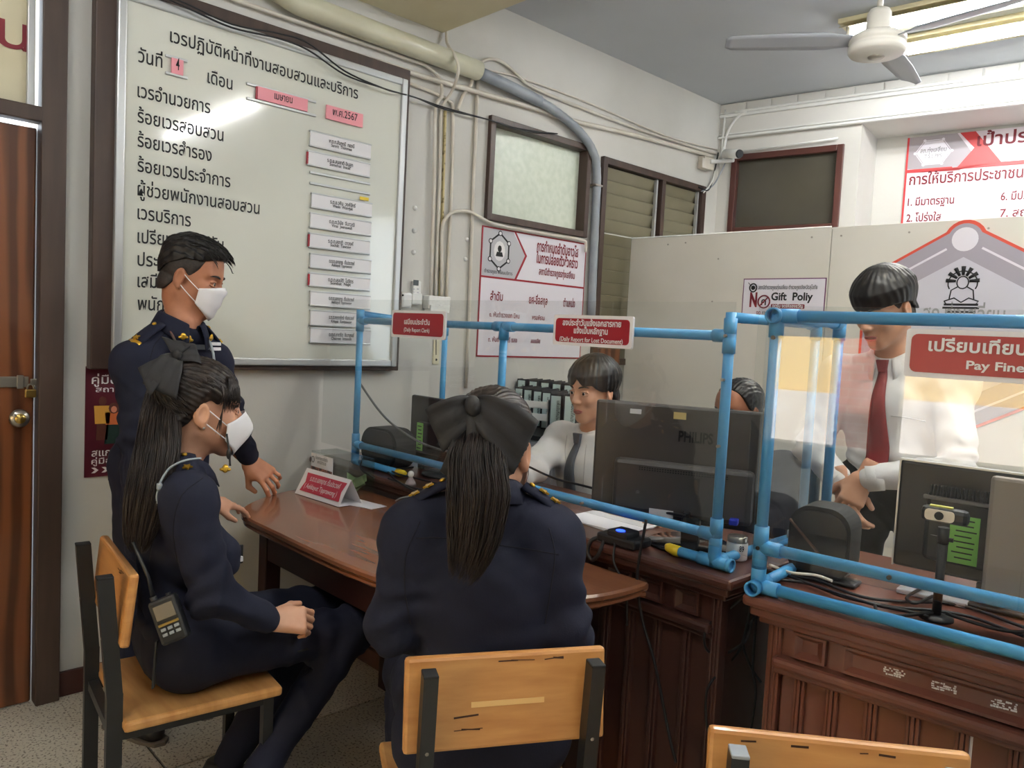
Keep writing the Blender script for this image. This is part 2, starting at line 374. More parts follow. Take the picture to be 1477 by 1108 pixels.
# ================================================================== THE ROOM
XW = -3.04
A9 = math.radians(9); BE = V(math.cos(A9), math.sin(A9), 0); BN = V(math.sin(A9), -math.cos(A9), 0); B0 = V(XW, 4.77, 0)
BK = (BE, V(0, 0, 1), BN); BA = frame3(BK)
def BW(s, z, off=0): return B0+BE*s+BN*off+V(0, 0, z)
# floor: terrazzo slabs between dark strips
fl = MB(); fl.box((0, 1.2, -.035), (6.6, 8.6, .05)); floor = struct('floor', fl, M_joint, 'speckled terrazzo floor with dark divider strips')
sx0, sy0, SL = -2.335, .862, .98
slab = None
for i in range(-1, 6):
    for j in range(-4, 4):
        x, y = sx0+(i+.5)*SL, sy0+(j+.5)*SL
        if x-SL/2 < -3.6 or y > 4.6: continue
        if slab is None:
            b = MB(); b.box((0, 0, -.0055), (SL-.008, SL-.008, .011), bev=.001); slab = b.data('slab', (0, 0, 0)); slab.materials.append(M_slab)
        o = bpy.data.objects.new('slab', slab); COL.objects.link(o); o.parent = floor; o.location = (x, y, 0)
# left wall with a doorway and two window openings
T = .16; w = MB()
def wseg(y0, y1, z0, z1): w.box((XW-T/2, (y0+y1)/2, (z0+z1)/2), (T, y1-y0, z1-z0))
DY0, DY1, DZ = -.30, .655, 2.03
W1 = (2.645, 3.425, 1.955, 2.48); W2 = (3.535, 4.62, 1.22, 2.445)
wseg(-2.75, DY0, 0, 3.03); wseg(DY0, DY1, 2.62, 3.03); wseg(DY1, W1[0], 0, 3.03)
wseg(W1[0], W1[1], 0, W1[2]); wseg(W1[0], W1[1], W1[3], 3.03); wseg(W1[1], W2[0], 0, 3.03)
wseg(W2[0], W2[1], 0, W2[2]); wseg(W2[0], W2[1], W2[3], 3.03); wseg(W2[1], 4.80, 0, 3.03)
struct('wall_left', w, M_wall, 'off-white painted wall with pipes and windows')
# back wall: upper beam, wall under it, pillar and recess
w = MB()
def bseg(s0, s1, z0, z1, o0, o1): w.box(BW((s0+s1)/2, (z0+z1)/2, (o0+o1)/2), (s1-s0, z1-z0, abs(o1-o0)), BA)
bseg(-.03, 6, 2.795, 3.03, -.5, 0); bseg(-.03, .10, 0, 2.795, -.16, -.02); bseg(.10, .835, 0, 2.15, -.16, -.02); bseg(.10, .835, 2.68, 2.795, -.16, -.02)
bseg(.835, .93, 0, 2.795, -.5, -.02); bseg(.93, 6, 0, 2.795, -.62, -.42)
struct('wall_back', w, M_wall, 'white painted wall with a deep beam and a recess behind the pillar')
w = MB(); w.box((1.35, -2.70, 1.515), (3.3, .2, 3.03)); w.box((-2.65, -2.70, 1.515), (1.1, .2, 3.03)); w.box((-1.2, -2.70, 2.25), (1.8, .2, 1.56)); w.box((-1.2, -2.70, .33), (1.8, .2, .66)); w.box((-1.27, -2.70, 1.1), (.18, .2, 1.0))
struct('wall_front', w, M_wall)
w = MB(); w.box((3.05, 1.2, 1.515), (.16, 9, 3.03)); struct('wall_right', w, M_wall)
w = MB(); w.box((0, 1.4, 3.09), (6.6, 8.8, .12)); struct('ceiling', w, M_ceil, 'grey-white painted ceiling')
w = MB(); w.box((0, 2.06, 2.915), (6.3, .55, .24), bev=.006); struct('trim_1', w, M_cream, 'cream painted ceiling beam')
w = MB(); w.box((XW+.008, (.70+4.77)/2, .045), (.016, 4.07, .09), bev=.003); struct('baseboard_left', w, M_base)
# white block strip, cable trims on the beam face
w = MB(); w.box(BW(3, 2.945, .012), (6, .022, .024), BA, .006); w.box(BW(3, 2.965, .008), (6, .012, .016), BA, .004); struct('trim_2', w, M_white, 'white conduit strip along the beam')
w = MB(); w.box(BW(3, 2.80, .014), (6, .016, .028), BA, .005); w.box(BW(3, 2.822, .006), (6, .010, .012), BA, .003); struct('trim_3', w, M_white, 'white moulding at the foot of the beam')
strip = struct('trim_4', MB().box(BW(3, 2.994, .004), (6, .066, .008), BA), M_wall, 'row of whitewashed blocks under the ceiling')
blk = MB(); blk.box((0, 0, 0), (.165, .056, .010), BA, .003); blkme = blk.data('block'); blkme.materials.append(M_wall)
for k in range(22):
    o = bpy.data.objects.new('block', blkme); COL.objects.link(o); o.parent = strip; o.location = BW(.1+k*.173, 2.994, .012)
# ---------------------------------------------------------------- door at the far left
door = thing('door_1', 'brown wooden door in a dark frame with hasp and round knob', 'door', (XW, .2, 0)); door['kind'] = 'structure'; del door['category']
b = MB(); b.box((XW+.012, .690, 1.33), (.06, .075, 2.66), bev=.004); b.box((XW+.012, -.29, 1.33), (.06, .075, 2.66), bev=.004); b.box((XW+.012, .2, 2.025), (.06, .91, .05), bev=.004); b.box((XW+.012, .2, 2.635), (.06, .91, .05), bev=.004)
part('door_frame', b, M_frame, door, 'dark brown painted door frame')
b = MB(); b.box((XW-.035, .2, .995), (.04, .90, 1.985), bev=.004); part('door_panel', b, M_door, door)
for k, y in enumerate((.585, .12)):
    b = MB(); b.box((XW-.012, y, .995), (.012, .12 if k == 0 else .1, 1.98), bev=.003); part('stile', b, M_door, door)
b = MB(); b.box((XW-.012, .36, 1.15), (.010, .32, .16), bev=.003); part('rail', b, M_door, door)
ko = onX(27, 603, XW+.02); b = MB(); A = frame3((V(0, 1, 0), V(0, 0, 1), V(1, 0, 0)))
b.lathe([(.0, -.045), (.032, -.045), (.033, -.035), (.014, -.03), (.014, -.01), (.028, 0), (.031, .012), (.026, .022), (.0, .024)], ko, A, 24)
kn = part('door_knob', b, M_steel, door, 'round satin metal door knob')
b = MB(); b.lathe([(.012, .0), (.017, .001), (.016, .004), (.0, .005)], ko+V(.023, 0, 0), A, 20); part('keyhole_ring', b, M_brass, kn, 'brass ring around the keyhole')
h0, h1 = onX(-4, 551, XW+.0), onX(41, 551, XW+.0); b = MB(); b.box((h0+h1)/2, (.008, h1[1]-h0[1], .036), bev=.002); b.box(h1+V(.004, .022, 0), (.008, .035, .022), bev=.003); b.box((h0+h1)/2+V(.006, .02, 0), (.008, .02, .046), bev=.002)
hasp = part('hasp', b, M_steel, door, 'worn metal hasp')
pl = onX(44, 566, XW+.014); lock = thing('padlock', 'small brass padlock hanging from the door hasp', 'padlock', pl+V(0, 0, -.02))
b = MB(); b.box(pl+V(0, 0, -.004), (.014, .034, .028), bev=.004); part('lock_body', b, M_brass, lock)
b = MB(); b.tube([pl+V(0, .010*math.cos(t), .010+.018*math.sin(t)) for t in np.linspace(0, math.pi, 10)], .0028, 6); part('shackle', b, M_steel, lock, 'steel shackle')
# transom board over the door with red lettering
tr = thing('transom_board', 'cream board over the door with large dark red Thai letters', 'sign', (XW-.03, .2, 2.05))
b = MB(); b.box((XW-.025, .19, 2.335), (.02, .88, .56)); part('panel', b, M_cream, tr)
b = MB(); b.box((XW-.004, .628, 2.335), (.022, .022, .56), bev=.002); part('edge_strip', b, M_alu, tr, 'aluminium edge strip')
b = MB(); write(b, 'สอบสวน', onX(43, 70, XW-.014)-V(0, .66, 0), onX(43, 76, XW-.014), .085, WALL, .012); part('lettering', b, M_redlet, tr)
# ---------------------------------------------------------------- windows
def win_frame(y0, y1, z0, z1, t, mull=()):
    b = MB(); yc, zc = (y0+y1)/2, (z0+z1)/2; x = XW-.02
    b.box((x, y0+t/2, zc), (.09, t, z1-z0), bev=.003); b.box((x, y1-t/2, zc), (.09, t, z1-z0), bev=.003)
    b.box((x, yc, z0+t/2), (.086, y1-y0-2*t+.004, t), bev=.003); b.box((x, yc, z1-t/2), (.086, y1-y0-2*t+.004, t), bev=.003)
    for m in mull: b.box((x, m, zc), (.082, t*.9, z1-z0-2*t+.004), bev=.003)
    return b
w1 = thing('window_1', 'frosted window pane in a dark frame', 'window', (XW, 3.03, W1[2])); w1['kind'] = 'structure'; del w1['category']
part('frame', win_frame(*W1, .035), M_dkwood, w1)
b = MB(); b.box((XW-.045, (W1[0]+W1[1])/2, (W1[2]+W1[3])/2), (.008, W1[1]-W1[0]-.07, W1[3]-W1[2]-.07)); part('pane', b, M_frost, w1, 'pale green frosted pane')
w2 = thing('window_2', 'louvre window with beige slats', 'window', (XW, 4.08, W2[2])); w2['kind'] = 'structure'; del w2['category']
ym = 4.145; part('frame', win_frame(*W2, .04, (ym,)), M_dkwood, w2)
bk = MB(); bk.box((XW-.13, 4.08, (W2[2]+W2[3])/2), (.01, 1.07, W2[3]-W2[2])); part('backing', bk, M_louvre, w2)
for y0, y1 in ((W2[0]+.045, ym-.035), (ym+.02, W2[1]-.045)):
    for k in range(15):
        z = W2[3]-.085-k*.076; a = math.radians(24); A = np.stack([V(math.cos(a), 0, -math.sin(a)), V(0, 1, 0), V(math.sin(a), 0, math.cos(a))], 1)
        b = MB(); b.box((XW-.035, (y0+y1)/2, z), (.006, y1-y0, .088), A); part('slat', b, M_louvre, w2)
    b = MB(); b.box((XW-.01, y1-.012, (W2[2]+W2[3])/2), (.02, .016, W2[3]-W2[2]-.08)); part('slat_clip_rail', b, M_alu, w2)
w3 = thing('window_3', 'dark window pane in a red-brown frame under the beam', 'window', BW(.47, 2.15)); w3['kind'] = 'structure'; del w3['category']
b = MB()
for s0, s1, z0, z1 in ((.10, .14, 2.15, 2.68), (.795, .835, 2.15, 2.68), (.141, .794, 2.15, 2.185), (.141, .794, 2.64, 2.68)): b.box(BW((s0+s1)/2, (z0+z1)/2, -.03), (s1-s0, z1-z0, .06), BA, .003)
part('frame', b, M_redwood, w3); b = MB(); b.box(BW(.467, 2.415, -.05), (.67, .47, .008), BA); part('pane', b, M_darkglass, w3, 'dark dusty window pane')
# wooden post by the partition
b = MB(); b.box((XW+.035, 3.66, .66), (.07, .15, 1.32), bev=.004); b.box((XW+.045, 3.56, .66), (.05, .05, 1.32), bev=.004); solo('wooden_post', 'brown varnished wooden post against the louvre wall behind the seated man', 'post', b, M_door)
# ---------------------------------------------------------------- partition of two white boards
A2 = math.radians(2.2); PE = V(math.cos(A2), math.sin(A2), 0); PN = V(math.sin(A2), -math.cos(A2), 0); P0 = V(XW+.0, 3.85, 0); PF = (PE, V(0, 0, 1), PN); PA = frame3(PF)
def PW(s, z, off=0): return P0+PE*s+PN*off+V(0, 0, z)
for k, (s0, s1, lb) in enumerate(((.012, 1.250, 'white partition board left of the vertical seam, holding the gift notice'), (1.254, 2.50, 'white partition board right of the vertical seam, holding the hexagon emblem'))):
    t = thing('partition_board', lb, 'partition', PW((s0+s1)/2, 0, -.02), 'white partition boards behind the desks')
    b = MB(); b.box(PW((s0+s1)/2, 1.0, -.012), (s1-s0, 2.0, .024), PA, .002); part('panel', b, M_part, t)
    for (sx, sz) in ([(.28, 1.955), (.62, 1.86), (.60, 1.62), (.66, 1.43), (1.15, 1.955), (.40, 1.96)] if k == 0 else [(1.30, 1.955), (1.62, 1.955), (1.95, 1.955)]):
        b = MB(); b.cyl(PW(sx, sz, 0), PW(sx, sz, .003), .005, n=8); part('screw', b, M_steel, t)
b = MB(); b.tube([V(XW+.004, 3.53, 2.005), PW(.02, 2.004, .004), PW(1.25, 2.003, .004)], .004, 6); solo('wire_batten', 'thin white wire running along the top of the left partition board', 'wire', b, M_white)
# ---------------------------------------------------------------- ceiling light and fan
def tube_light(c, yawv, L, label, z=3.03):
    e = unit(yawv); n = np.cross((0, 0, 1), e); A = np.stack([e, n, V(0, 0, 1)], 1)
    t = thing('ceiling_light', label, 'lamp', V(c[0], c[1], z-.09))
    b = MB(); b.box(V(c[0], c[1], z-.012), (L+.10, .13, .024), A, .004)
    b.grid(np.array([[V(c[0], c[1], z-.024)+e*(u*(L+.06)/2)+n*v+V(0, 0, -abs(v)*.35+.0) for v in (-.10, -.06, 0, .06, .10)] for u in (-1, 1)]), .003)
    part('tray', b, M_tray, t)
    for s in (-1, 1):
        b = MB(); b.box(V(c[0], c[1], z-.055)+e*s*(L/2+.012), (.02, .03, .062), A, .004); part('lamp_holder', b, M_white, t)
    b = MB(); b.cyl(V(c[0], c[1], z-.07)-e*L/2, V(c[0], c[1], z-.07)+e*L/2, .014, n=14); part('tube', b, M_tube, t, 'glowing fluorescent tube')
    return t
f1c = onZ(1222, 52, 2.96); f2c = onZ(1305, 76, 2.96); dv = V(math.cos(math.radians(5.5)), math.sin(math.radians(5.5)), 0)
tube_light(f1c+dv*.62, dv, 1.2, 'fluorescent tube light on the ceiling above the fan hub, left end in view')
tube_light(f2c+dv*.62, dv, 1.2, 'fluorescent tube light on the ceiling nearest the back wall beam, right of the fan')
tube_light(V(-1.2, -.3, 0), V(1, .9, 0), 1.2, 'added fill tube light, out of view, over the people in front of the desks')  # unseen lamp added as fill for the front of the room
tube_light(V(-.56, 2.17, 0), V(1, -.018, 0), 1.45, 'fluorescent tube light under the cream ceiling beam, mirrored in the duty board', z=2.795)
tube_light(V(.42, 2.50, 0), V(1, 0, 0), 1.5, 'added tube light behind the cream beam, out of view, brightening the partition')  # added lamp, hidden by the beam, to brighten the partition boards
tube_light(V(1.3, .4, 0), V(0, 1, 0), 1.2, 'added fill tube light, out of view, behind the viewer at the right')  # added fill lamp out of view, lighting from the right
hub = atD(1265, 65, 3.3); fan = thing('ceiling_fan', 'white three-blade ceiling fan hanging from a rod in front of the tube lights', 'fan', hub)
b = MB(); b.lathe([(0, -.050), (.045, -.050), (.06, -.043), (.105, -.040), (.114, -.028), (.115, -.010), (.108, -.008), (.108, .004), (.114, .006), (.112, .028), (.085, .045), (.05, .052), (0, .052)], hub, n=40); part('motor_housing', b, M_fan, fan)
b = MB(); b.lathe([(0, -.056), (.03, -.055), (.034, -.050), (.03, -.046)], hub, n=24); part('hub_cap', b, M_steel, fan)
b = MB(); b.lathe([(.050, .045), (.048, .13), (.040, .145), (.0, .15)], hub, n=24); part('canopy_cup', b, M_fan, fan)
b = MB(); b.cyl(hub+V(0, 0, .13), V(hub[0], hub[1], 3.025), .012, n=12); b.lathe([(.012, -.05), (.055, -.02), (.06, 0)], V(hub[0], hub[1], 3.03), n=24); part('rod', b, M_fan, fan)
for a in (-8, 97, 216):
    a = math.radians(a); e = V(math.cos(a), math.sin(a), 0); n = V(-math.sin(a), math.cos(a), 0); Q = []
    for r, wd_ in ((.10, .03), (.16, .045), (.20, .062), (.35, .062), (.52, .052), (.60, .045), (.625, .02)):
        Q.append([hub+e*r+n*(wd_*v)+V(0, 0, .018+.012*v*1.0) for v in (-1, -.5, 0, .5, 1)])
    b = MB(); b.grid(np.array(Q), .004); part('blade', b, M_blade, fan)
# ---------------------------------------------------------------- duty board on the left wall
bd = thing('duty_board', 'large white duty roster board with black Thai lettering in an aluminium frame', 'whiteboard', (XW+.01, 1.48, 1.20))
by0, by1, bz0, bz1 = .872, 2.092, 1.20, 2.50; XB = XW+.062
b = MB(); b.box((XW+.028, 1.462, 1.866), (.05, 1.31, 1.372), bev=.004); part('wooden_backing', b, M_dkwood, bd, 'dark brown wooden backing frame')
b = MB(); b.box((XB-.006, (by0+by1)/2, (bz0+bz1)/2), (.012, by1-by0-.02, bz1-bz0-.02)); part('panel', b, M_board, bd)
b = MB()
for y0, y1, z0, z1 in ((by0, by0+.03, bz0, bz1), (by1-.03, by1, bz0, bz1), (by0+.0301, by1-.0301, bz0, bz0+.03), (by0+.0301, by1-.0301, bz1-.03, bz1)): b.box((XB, (y0+y1)/2, (z0+z1)/2), (.024, y1-y0, z1-z0), bev=.005)
part('frame', b, M_alu, bd, 'aluminium frame')
WB = lambda x, y: onX(x, y, XB+.0005)
b = MB()
for txt, p, q in (('เวรปฏิบัติหน้าที่งานสอบสวนและบริการ', (245, 60), (516, 143)), ('วันที่', (199, 89), (234, 98)), ('เดือน', (299, 119), (335, 130)), ('เวรอำนวยการ', (198, 139.5), (303, 164)), ('ร้อยเวรสอบสวน', (198, 176), (322, 204)),
    ('ร้อยเวรสำรอง', (198, 211), (305, 233)), ('ร้อยเวรประจำการ', (198, 247), (332, 270.5)), ('ผู้ช่วยพนักงานสอบสวน', (198, 281.5), (374, 309)), ('เวรบริการ', (198, 315.5), (275, 327)), ('เปรียบเทียบปรับ', (198, 350), (322, 362)),
    ('ประชาสัมพันธ์', (198, 383), (310, 391)), ('เสมียนประจำวัน', (198, 414), (318, 420)), ('พนักงานวิทยุ', (198, 447), (300, 450))):
    write(b, txt, WB(*p), WB(*q), .037, WALL, .011)
part('lettering', b, M_ink, bd)
def rail(p, q, z_off=0):
    a, c = WB(*p), WB(*q); b = MB(); b.box((a+c)/2+V(.004, 0, 0), (.008, np.linalg.norm(c-a), .010), bev=.002); part('card_rail', b, M_alu, bd)
rail((238, 80), (270, 89)); rail((238, 105), (270, 113)); rail((355, 119), (455, 149)); rail((355, 141), (455, 168))
rail((446, 248), (533, 266)); rail((446, 263), (533, 281))
def card(name, label, TL, TR, BR, BL, m, lines, ink=None, group=None, rails=False, th=.007, red=0):
    P = [WB(*p) for p in (TL, TR, BR, BL)]; c = sum(P)/4; wd_ = (P[1][1]-P[0][1]+P[2][1]-P[3][1])/2; ht = (P[0][2]-P[3][2]+P[1][2]-P[2][2])/2
    t = thing(name, label, 'card', c+V(0, 0, -ht/2), group)
    x = .004
    part('plate', plate(c+V(x, 0, 0), wd_, ht, th, WALL), m, t)
    if red:
        b = MB(); b.box(c+V(x+th/2, -wd_/2-.003, -.002), (th, .007, ht)); part('red_edge', b, M_red, t, 'dark red edge')
    b = MB()
    for txt, u, v, h, bold in lines: write(b, txt, c+V(x+th, -wd_*u/2, v*ht), c+V(x+th, wd_*u/2, v*ht), h, WALL, bold)
    part('lettering', b, ink or M_ink, t)
    if rails:
        for s in (-1, 1):
            b = MB(); b.box(c+V(.006, 0, s*(ht/2+.003)), (.012, wd_+.006, .007), bev=.002); part('holder_rail', b, M_alu, t, 'aluminium holder rail')
    return t
card('date_card', 'small pink card with the number 4 on the duty board', (246, 84), (263, 88), (263, 110), (246, 106), M_pink, [('4', .30, -.22, .034, .01)])
card('month_card', 'long pink card with dark red ends naming the month on the duty board', (370, 124), (442, 145), (442, 163), (370, 142), M_pink, [('เมษายน', .36, -.16, .022, .01)], red=1)
card('year_card', 'pink card with the Thai year 2567 on the duty board', (469, 151), (522, 166), (521, 186), (469, 170), M_pink, [('พ.ศ.2567', .68, -.14, .024, .006)])
rows = [((446, 190), (533, 211), (533, 229), (446, 208.5), 'พ.ต.ท.สัมฤทธิ์  ทองนี', 'Samrit  Thongnee', 0, 'topmost white name card'), ((443, 218), (532, 239), (531, 256), (443, 235), 'ร.ต.อ.สมชาติ อินสูก', 'Somchat  Insuk', 1, 'second white name card from the top'),
    ((448, 279), (534.5, 296), (534.5, 312), (448, 298), 'ร.ต.อ.วศิน  วงศ์จักร์', 'Wasin  Wongjak', 0, 'third name card, under bare rails and yellow tape,'), ((446.5, 308.5), (533.5, 322), (533.5, 339), (446, 327), 'ด.ต.ต.วินัย  จีนาวุฒิ', 'Vinai  Jeenawut', 0, 'fourth white name card from the top'),
    ((445, 338), (531.7, 349), (531, 366), (445, 355), 'ร.ต.ต.สุชาติ  ดาวงศ์', 'Suchat  Tawong', 1, 'fifth name card, upper of two with dark red end,'), ((446.5, 367), (533.5, 377), (533, 394), (446, 384), 'ด.ต.ต.เอกยุทธ  ตั๋นประวงศ์', 'Aekkayut Tipprawong', 0, 'sixth name card, between the two red-ended cards,'),
    ((445, 394), (531.7, 404), (531, 419), (445, 410), 'ด.ต.ต.สมบัติ  โนจิตร', 'Sombat  Najit', 1, 'seventh name card, lower of two with dark red end,'), ((446.5, 421), (532.5, 428.5), (532, 445), (446, 439), 'ด.ต.ต.เอกยุทธ  ตั๋นประวงศ์', 'Aekkayut Tipprawong', 0, 'third white name card from the bottom'),
    ((446.5, 449), (532.5, 453.5), (532, 472), (446, 467), 'ร.ต.ต.กฤตาภัทร์  กันทะวงศ์', 'Kritapat  Kantiyawong', 0, 'second white name card from the bottom'), ((446.5, 474), (532.5, 478), (532, 496), (446, 492), 'ด.ต.ต.ชาตรีด  อินทสูนย์', 'Chatreet  Intasoon', 0, 'lowest white name card')]
for TL, TR, BR, BL, th_, en, red, lb in rows:
    card('name_card', lb+' on the duty board', TL, TR, BR, BL, M_paper, [(th_, .42, -.02, .012, .02), (en, .34, -.30, .010, .02)], group='name cards on the duty board', rails=True, red=red)
b = MB(); p = WB(523, 287); b.box(p+V(.013, 0, 0), (.002, .045, .014)); solo('yellow_tape', 'scrap of yellow tape above the third name card on the duty board', 'tape', b, M_yel)
# ---------------------------------------------------------------- posters and notices
p0, p1 = onX(123, 528), onX(122, 688); mp = thing('maroon_poster', 'maroon poster with printed people on the wall behind the standing officer', 'poster', (XW, .98, .785))
b = plate(V(XW+.001, .978, .987), .345, .40, .004, WALL); part('sheet', b, M_maroon, mp)
b = MB(); f = lambda y, z: V(XW+.005, y, z)
for t_, y0, y1, z, h in (('คู่มือ บริการ', .825, 1.06, 1.125, .024), ('สถานีตำรวจ', .838, 1.03, 1.095, .015), ('สแกนดาวน์โหลด', .828, 1.08, .862, .020), ('คู่มือการให้บริการ', .828, 1.09, .834, .016)): write(b, t_, f(y0, z), f(y1, z), h, WALL, .01)
for k in range(8):
    y = .828+k*.034; z = .811
    b.prism([(0, -.010), (.012, -.010), (.024, 0), (.012, .010), (0, .010), (.012, 0)], .001, f(y, z), frame3(WALL))
part('lettering', b, M_paper, mp)
def printed(cx_, z0, s, cols, long=False):
    for k, (poly, m) in enumerate(cols):
        b = MB(); b.prism([(x*s, y*s) for x, y in poly], .0012+.0006*k, f(cx_, z0), frame3(WALL)); part('printed_shape', b, m, mp)
def oval(cx_, cy_, rx, ry, n=12): return [(cx_+rx*math.cos(t), cy_+ry*math.sin(t)) for t in np.linspace(0, 2*math.pi, n, endpoint=False)]
M_pskin = mat('print_skin', (214, 140, 112), .6); M_pyel = mat('print_yellow', (214, 160, 66), .6); M_porg = mat('print_orange', (208, 110, 60), .6); M_pgrn = mat('print_green', (24, 48, 44), .6); M_pnav = mat('print_navy', (26, 28, 40), .6); M_pbrn = mat('print_brown', (90, 46, 36), .6)
printed(.862, .92, 1, [([(-.02, 0), (.018, 0), (.02, .07), (-.018, .07)], M_pbrn), ([(-.024, .06), (.024, .06), (.028, .125), (-.028, .125)], M_pyel), (oval(0, .142, .013, .016), M_pbrn)])
printed(.900, .905, 1, [([(-.03, 0), (.03, 0), (.022, .085), (-.022, .085)], M_pgrn), ([(-.026, .07), (.026, .07), (.03, .115), (-.03, .115)], M_porg), (oval(0, .13, .018, .02), M_pbrn), (oval(0, .126, .010, .012), M_pskin)])
printed(.948, .90, 1, [([(-.028, 0), (.03, 0), (.026, .10), (-.022, .10)], M_pnav), ([(-.03, .09), (.034, .08), (.03, .155), (-.024, .155)], M_pnav), (oval(0, .178, .015, .02), M_porg), (oval(.002, .172, .010, .013), M_pskin)])
# seniority poster on the wall under the frosted window
q = [onX(*p) for p in ((698, 327), (846, 348), (836, 517), (682, 514))]; sp = thing('seniority_poster', 'red-bordered white poster with rank table below the frosted window', 'poster', (XW, 3.03, 1.25))
py0, py1, pz0, pz1 = 2.635, 3.445, 1.252, 1.925; pc = V(XW+.001, (py0+py1)/2, (pz0+pz1)/2)
part('red_border', plate(pc, py1-py0, pz1-pz0, .003, WALL), M_red, sp); part('sheet', plate(pc+V(.003, 0, -.0), py1-py0-.016, pz1-pz0-.016, .001, WALL), M_poster, sp)
g = lambda y, z: V(XW+.0055, py0+y, pz1-z); Wf = frame3(WALL)
b = MB(); b.prism([(.0, -.245), (.235, -.245), (.305, -.115), (.21, -.0), (0, 0)], .0008, V(XW+.005, py0+.008, pz1-.008), Wf); part('grey_flag', b, M_pgrey, sp)
b = MB(); b.prism([(.235, -.245), (.305, -.115), (.22, 0), (.232, 0), (.32, -.115), (.25, -.245)], .0012, V(XW+.005, py0+.008, pz1-.008), Wf); b.box(g(.405, .258), (.001, .80, .010)); part('red_rule', b, M_red, sp)
b = MB(); hx = [(math.sin(k*math.pi/3)*.075, math.cos(k*math.pi/3)*.092) for k in range(6)]; ce = g(.125, .118)
for k in range(6):
    a_, c_ = hx[k], hx[(k+1) % 6]; b.bar(ce+V(.001, *a_), ce+V(.001, *c_), .009, .001, (1, 0, 0)); b.cyl(ce+V(.0, *a_), ce+V(.0014, *a_), .014, n=12)
part('hexagon_emblem', b, M_ink, sp); b = MB()
for a_ in hx: b.cyl(ce+V(.0012, *a_), ce+V(.0022, *a_), .009, n=12)
b.prism(oval(0, 0, .040, .052), .0008, ce, Wf); part('emblem_disc', b, M_paper, sp)
b = MB(); b.prism(oval(0, .012, .014, .018, 8), .0012, ce+V(.001, 0, 0), Wf); b.prism([(-.026, -.028), (.026, -.028), (.018, -.005), (-.018, -.005)], .0012, ce+V(.001, 0, 0), Wf); write(b, 'ตำรวจภูธร พร้อมบริการ', g(.025, .236), g(.225, .236), .014, WALL, .01)
part('emblem_figure', b, M_ink, sp)
b = MB()
for t_, y0, y1, z, h, bo in (('การกำหนดลำดับอาวุโส', .40, .74, .085, .042, .03), ('ในการปล่อยตัวชั่วคราว', .40, .74, .150, .042, .03), ('สถานีตำรวจภูธรทุ่งเสลี่ยม', .425, .72, .212, .028, .025), ('ลำดับ', .075, .165, .375, .034, .02), ('ยศ-ชื่อสกุล', .36, .505, .375, .034, .02), ('ตำแหน่ง', .635, .735, .375, .034, .02),
        ('๑. พันตำรวจเอก นิคม', .075, .295, .462, .020, .015), ('พรมพิราม', .39, .49, .462, .020, .015), ('ผกก.สภ.ทุ่งเสลี่ยม', .61, .765, .462, .020, .015), ('๒. พันตำรวจโท ประเทือง', .075, .325, .528, .020, .015), ('สายโอ๊ะ', .39, .455, .528, .020, .015), ('รอง ผกก.(สอบสวน)', .61, .78, .528, .020, .015), ('๓. พันตำรวจตรี ธลอ', .075, .285, .592, .020, .015), ('ลอยเลิศ', .39, .465, .592, .020, .015)): write(b, t_, g(y0, z), g(y1, z), h, WALL, bo)
part('lettering', b, M_redlet, sp)
# goals banner on the recess wall
bn = thing('goals_banner', 'wide pink and white banner with grey emblem and dark red text on the back wall', 'banner', BW(2.2, 2.1, -.40))
s0, s1, z0, z1 = 1.118, 3.4, 1.9, 2.775; part('sheet', plate(BW((s0+s1)/2, (z0+z1)/2, -.415), s1-s0, z1-z0, .006, BK), mat('banner_vinyl', (236, 226, 234), .35), bn)
h = lambda s, z, o=0: BW(s, z, -.408+o); BF = frame3(BK)
b = MB(); b.prism([(0, -.200), (.30, -.235), (.355, -.12), (.27, 0), (0, 0)], .001, h(s0+.012, z1-.0), BF); part('grey_flag', b, mat('banner_grey', (168, 160, 166), .4), bn)
b = MB(); b.box(h(s0+.006, (z0+z1)/2, .001), (.012, z1-z0, .002), BA); b.prism([(.27, -.232), (.37, -.10), (.285, .0), (.37, 0), (.52, -.20), (2.2, -.205), (2.2, -.225), (0, -.225), (0, -.205), (.255, -.205)], .0016, h(s0+.012, z1), BF); part('red_border', b, mat('banner_red', (206, 60, 62), .4), bn)
b = MB(); ce = h(s0+.155, z1-.105)
hx = [(math.sin(k*math.pi/3+.52)*.105, math.cos(k*math.pi/3+.52)*.088) for k in range(6)]
b.prism([(x*.93, y*.93) for x, y in hx][::-1], .0014, ce, BF)
for a_ in hx: b.cyl(ce+BE*a_[0]+V(0, 0, a_[1]), ce+BE*a_[0]+V(0, 0, a_[1])+BN*.003, .009, n=10)
for k in range(6):
    a_, c_ = hx[k], hx[(k+1) % 6]; b.bar(ce+BE*a_[0]+V(0, 0, a_[1])+BN*.002, ce+BE*c_[0]+V(0, 0, c_[1])+BN*.002, .004, .001, BN)
part('hexagon_emblem', b, M_poster, bn)
b = MB(); write(b, 'สภ.ทุ่งเสลี่ยม', ce+BE*-.075+BN*.002, ce+BE*.075+BN*.002, .022, BK, .02); write(b, 'T.S.L.PPS', ce+BE*-.05+V(0, 0, -.035)+BN*.002, ce+BE*.05+V(0, 0, -.035)+BN*.002, .018, BK, .01); part('emblem_lettering', b, M_inkgrey, bn)
b = MB()
PB = lambda x, y: onP(x, y, BW(0, 0, -.4075), BN)
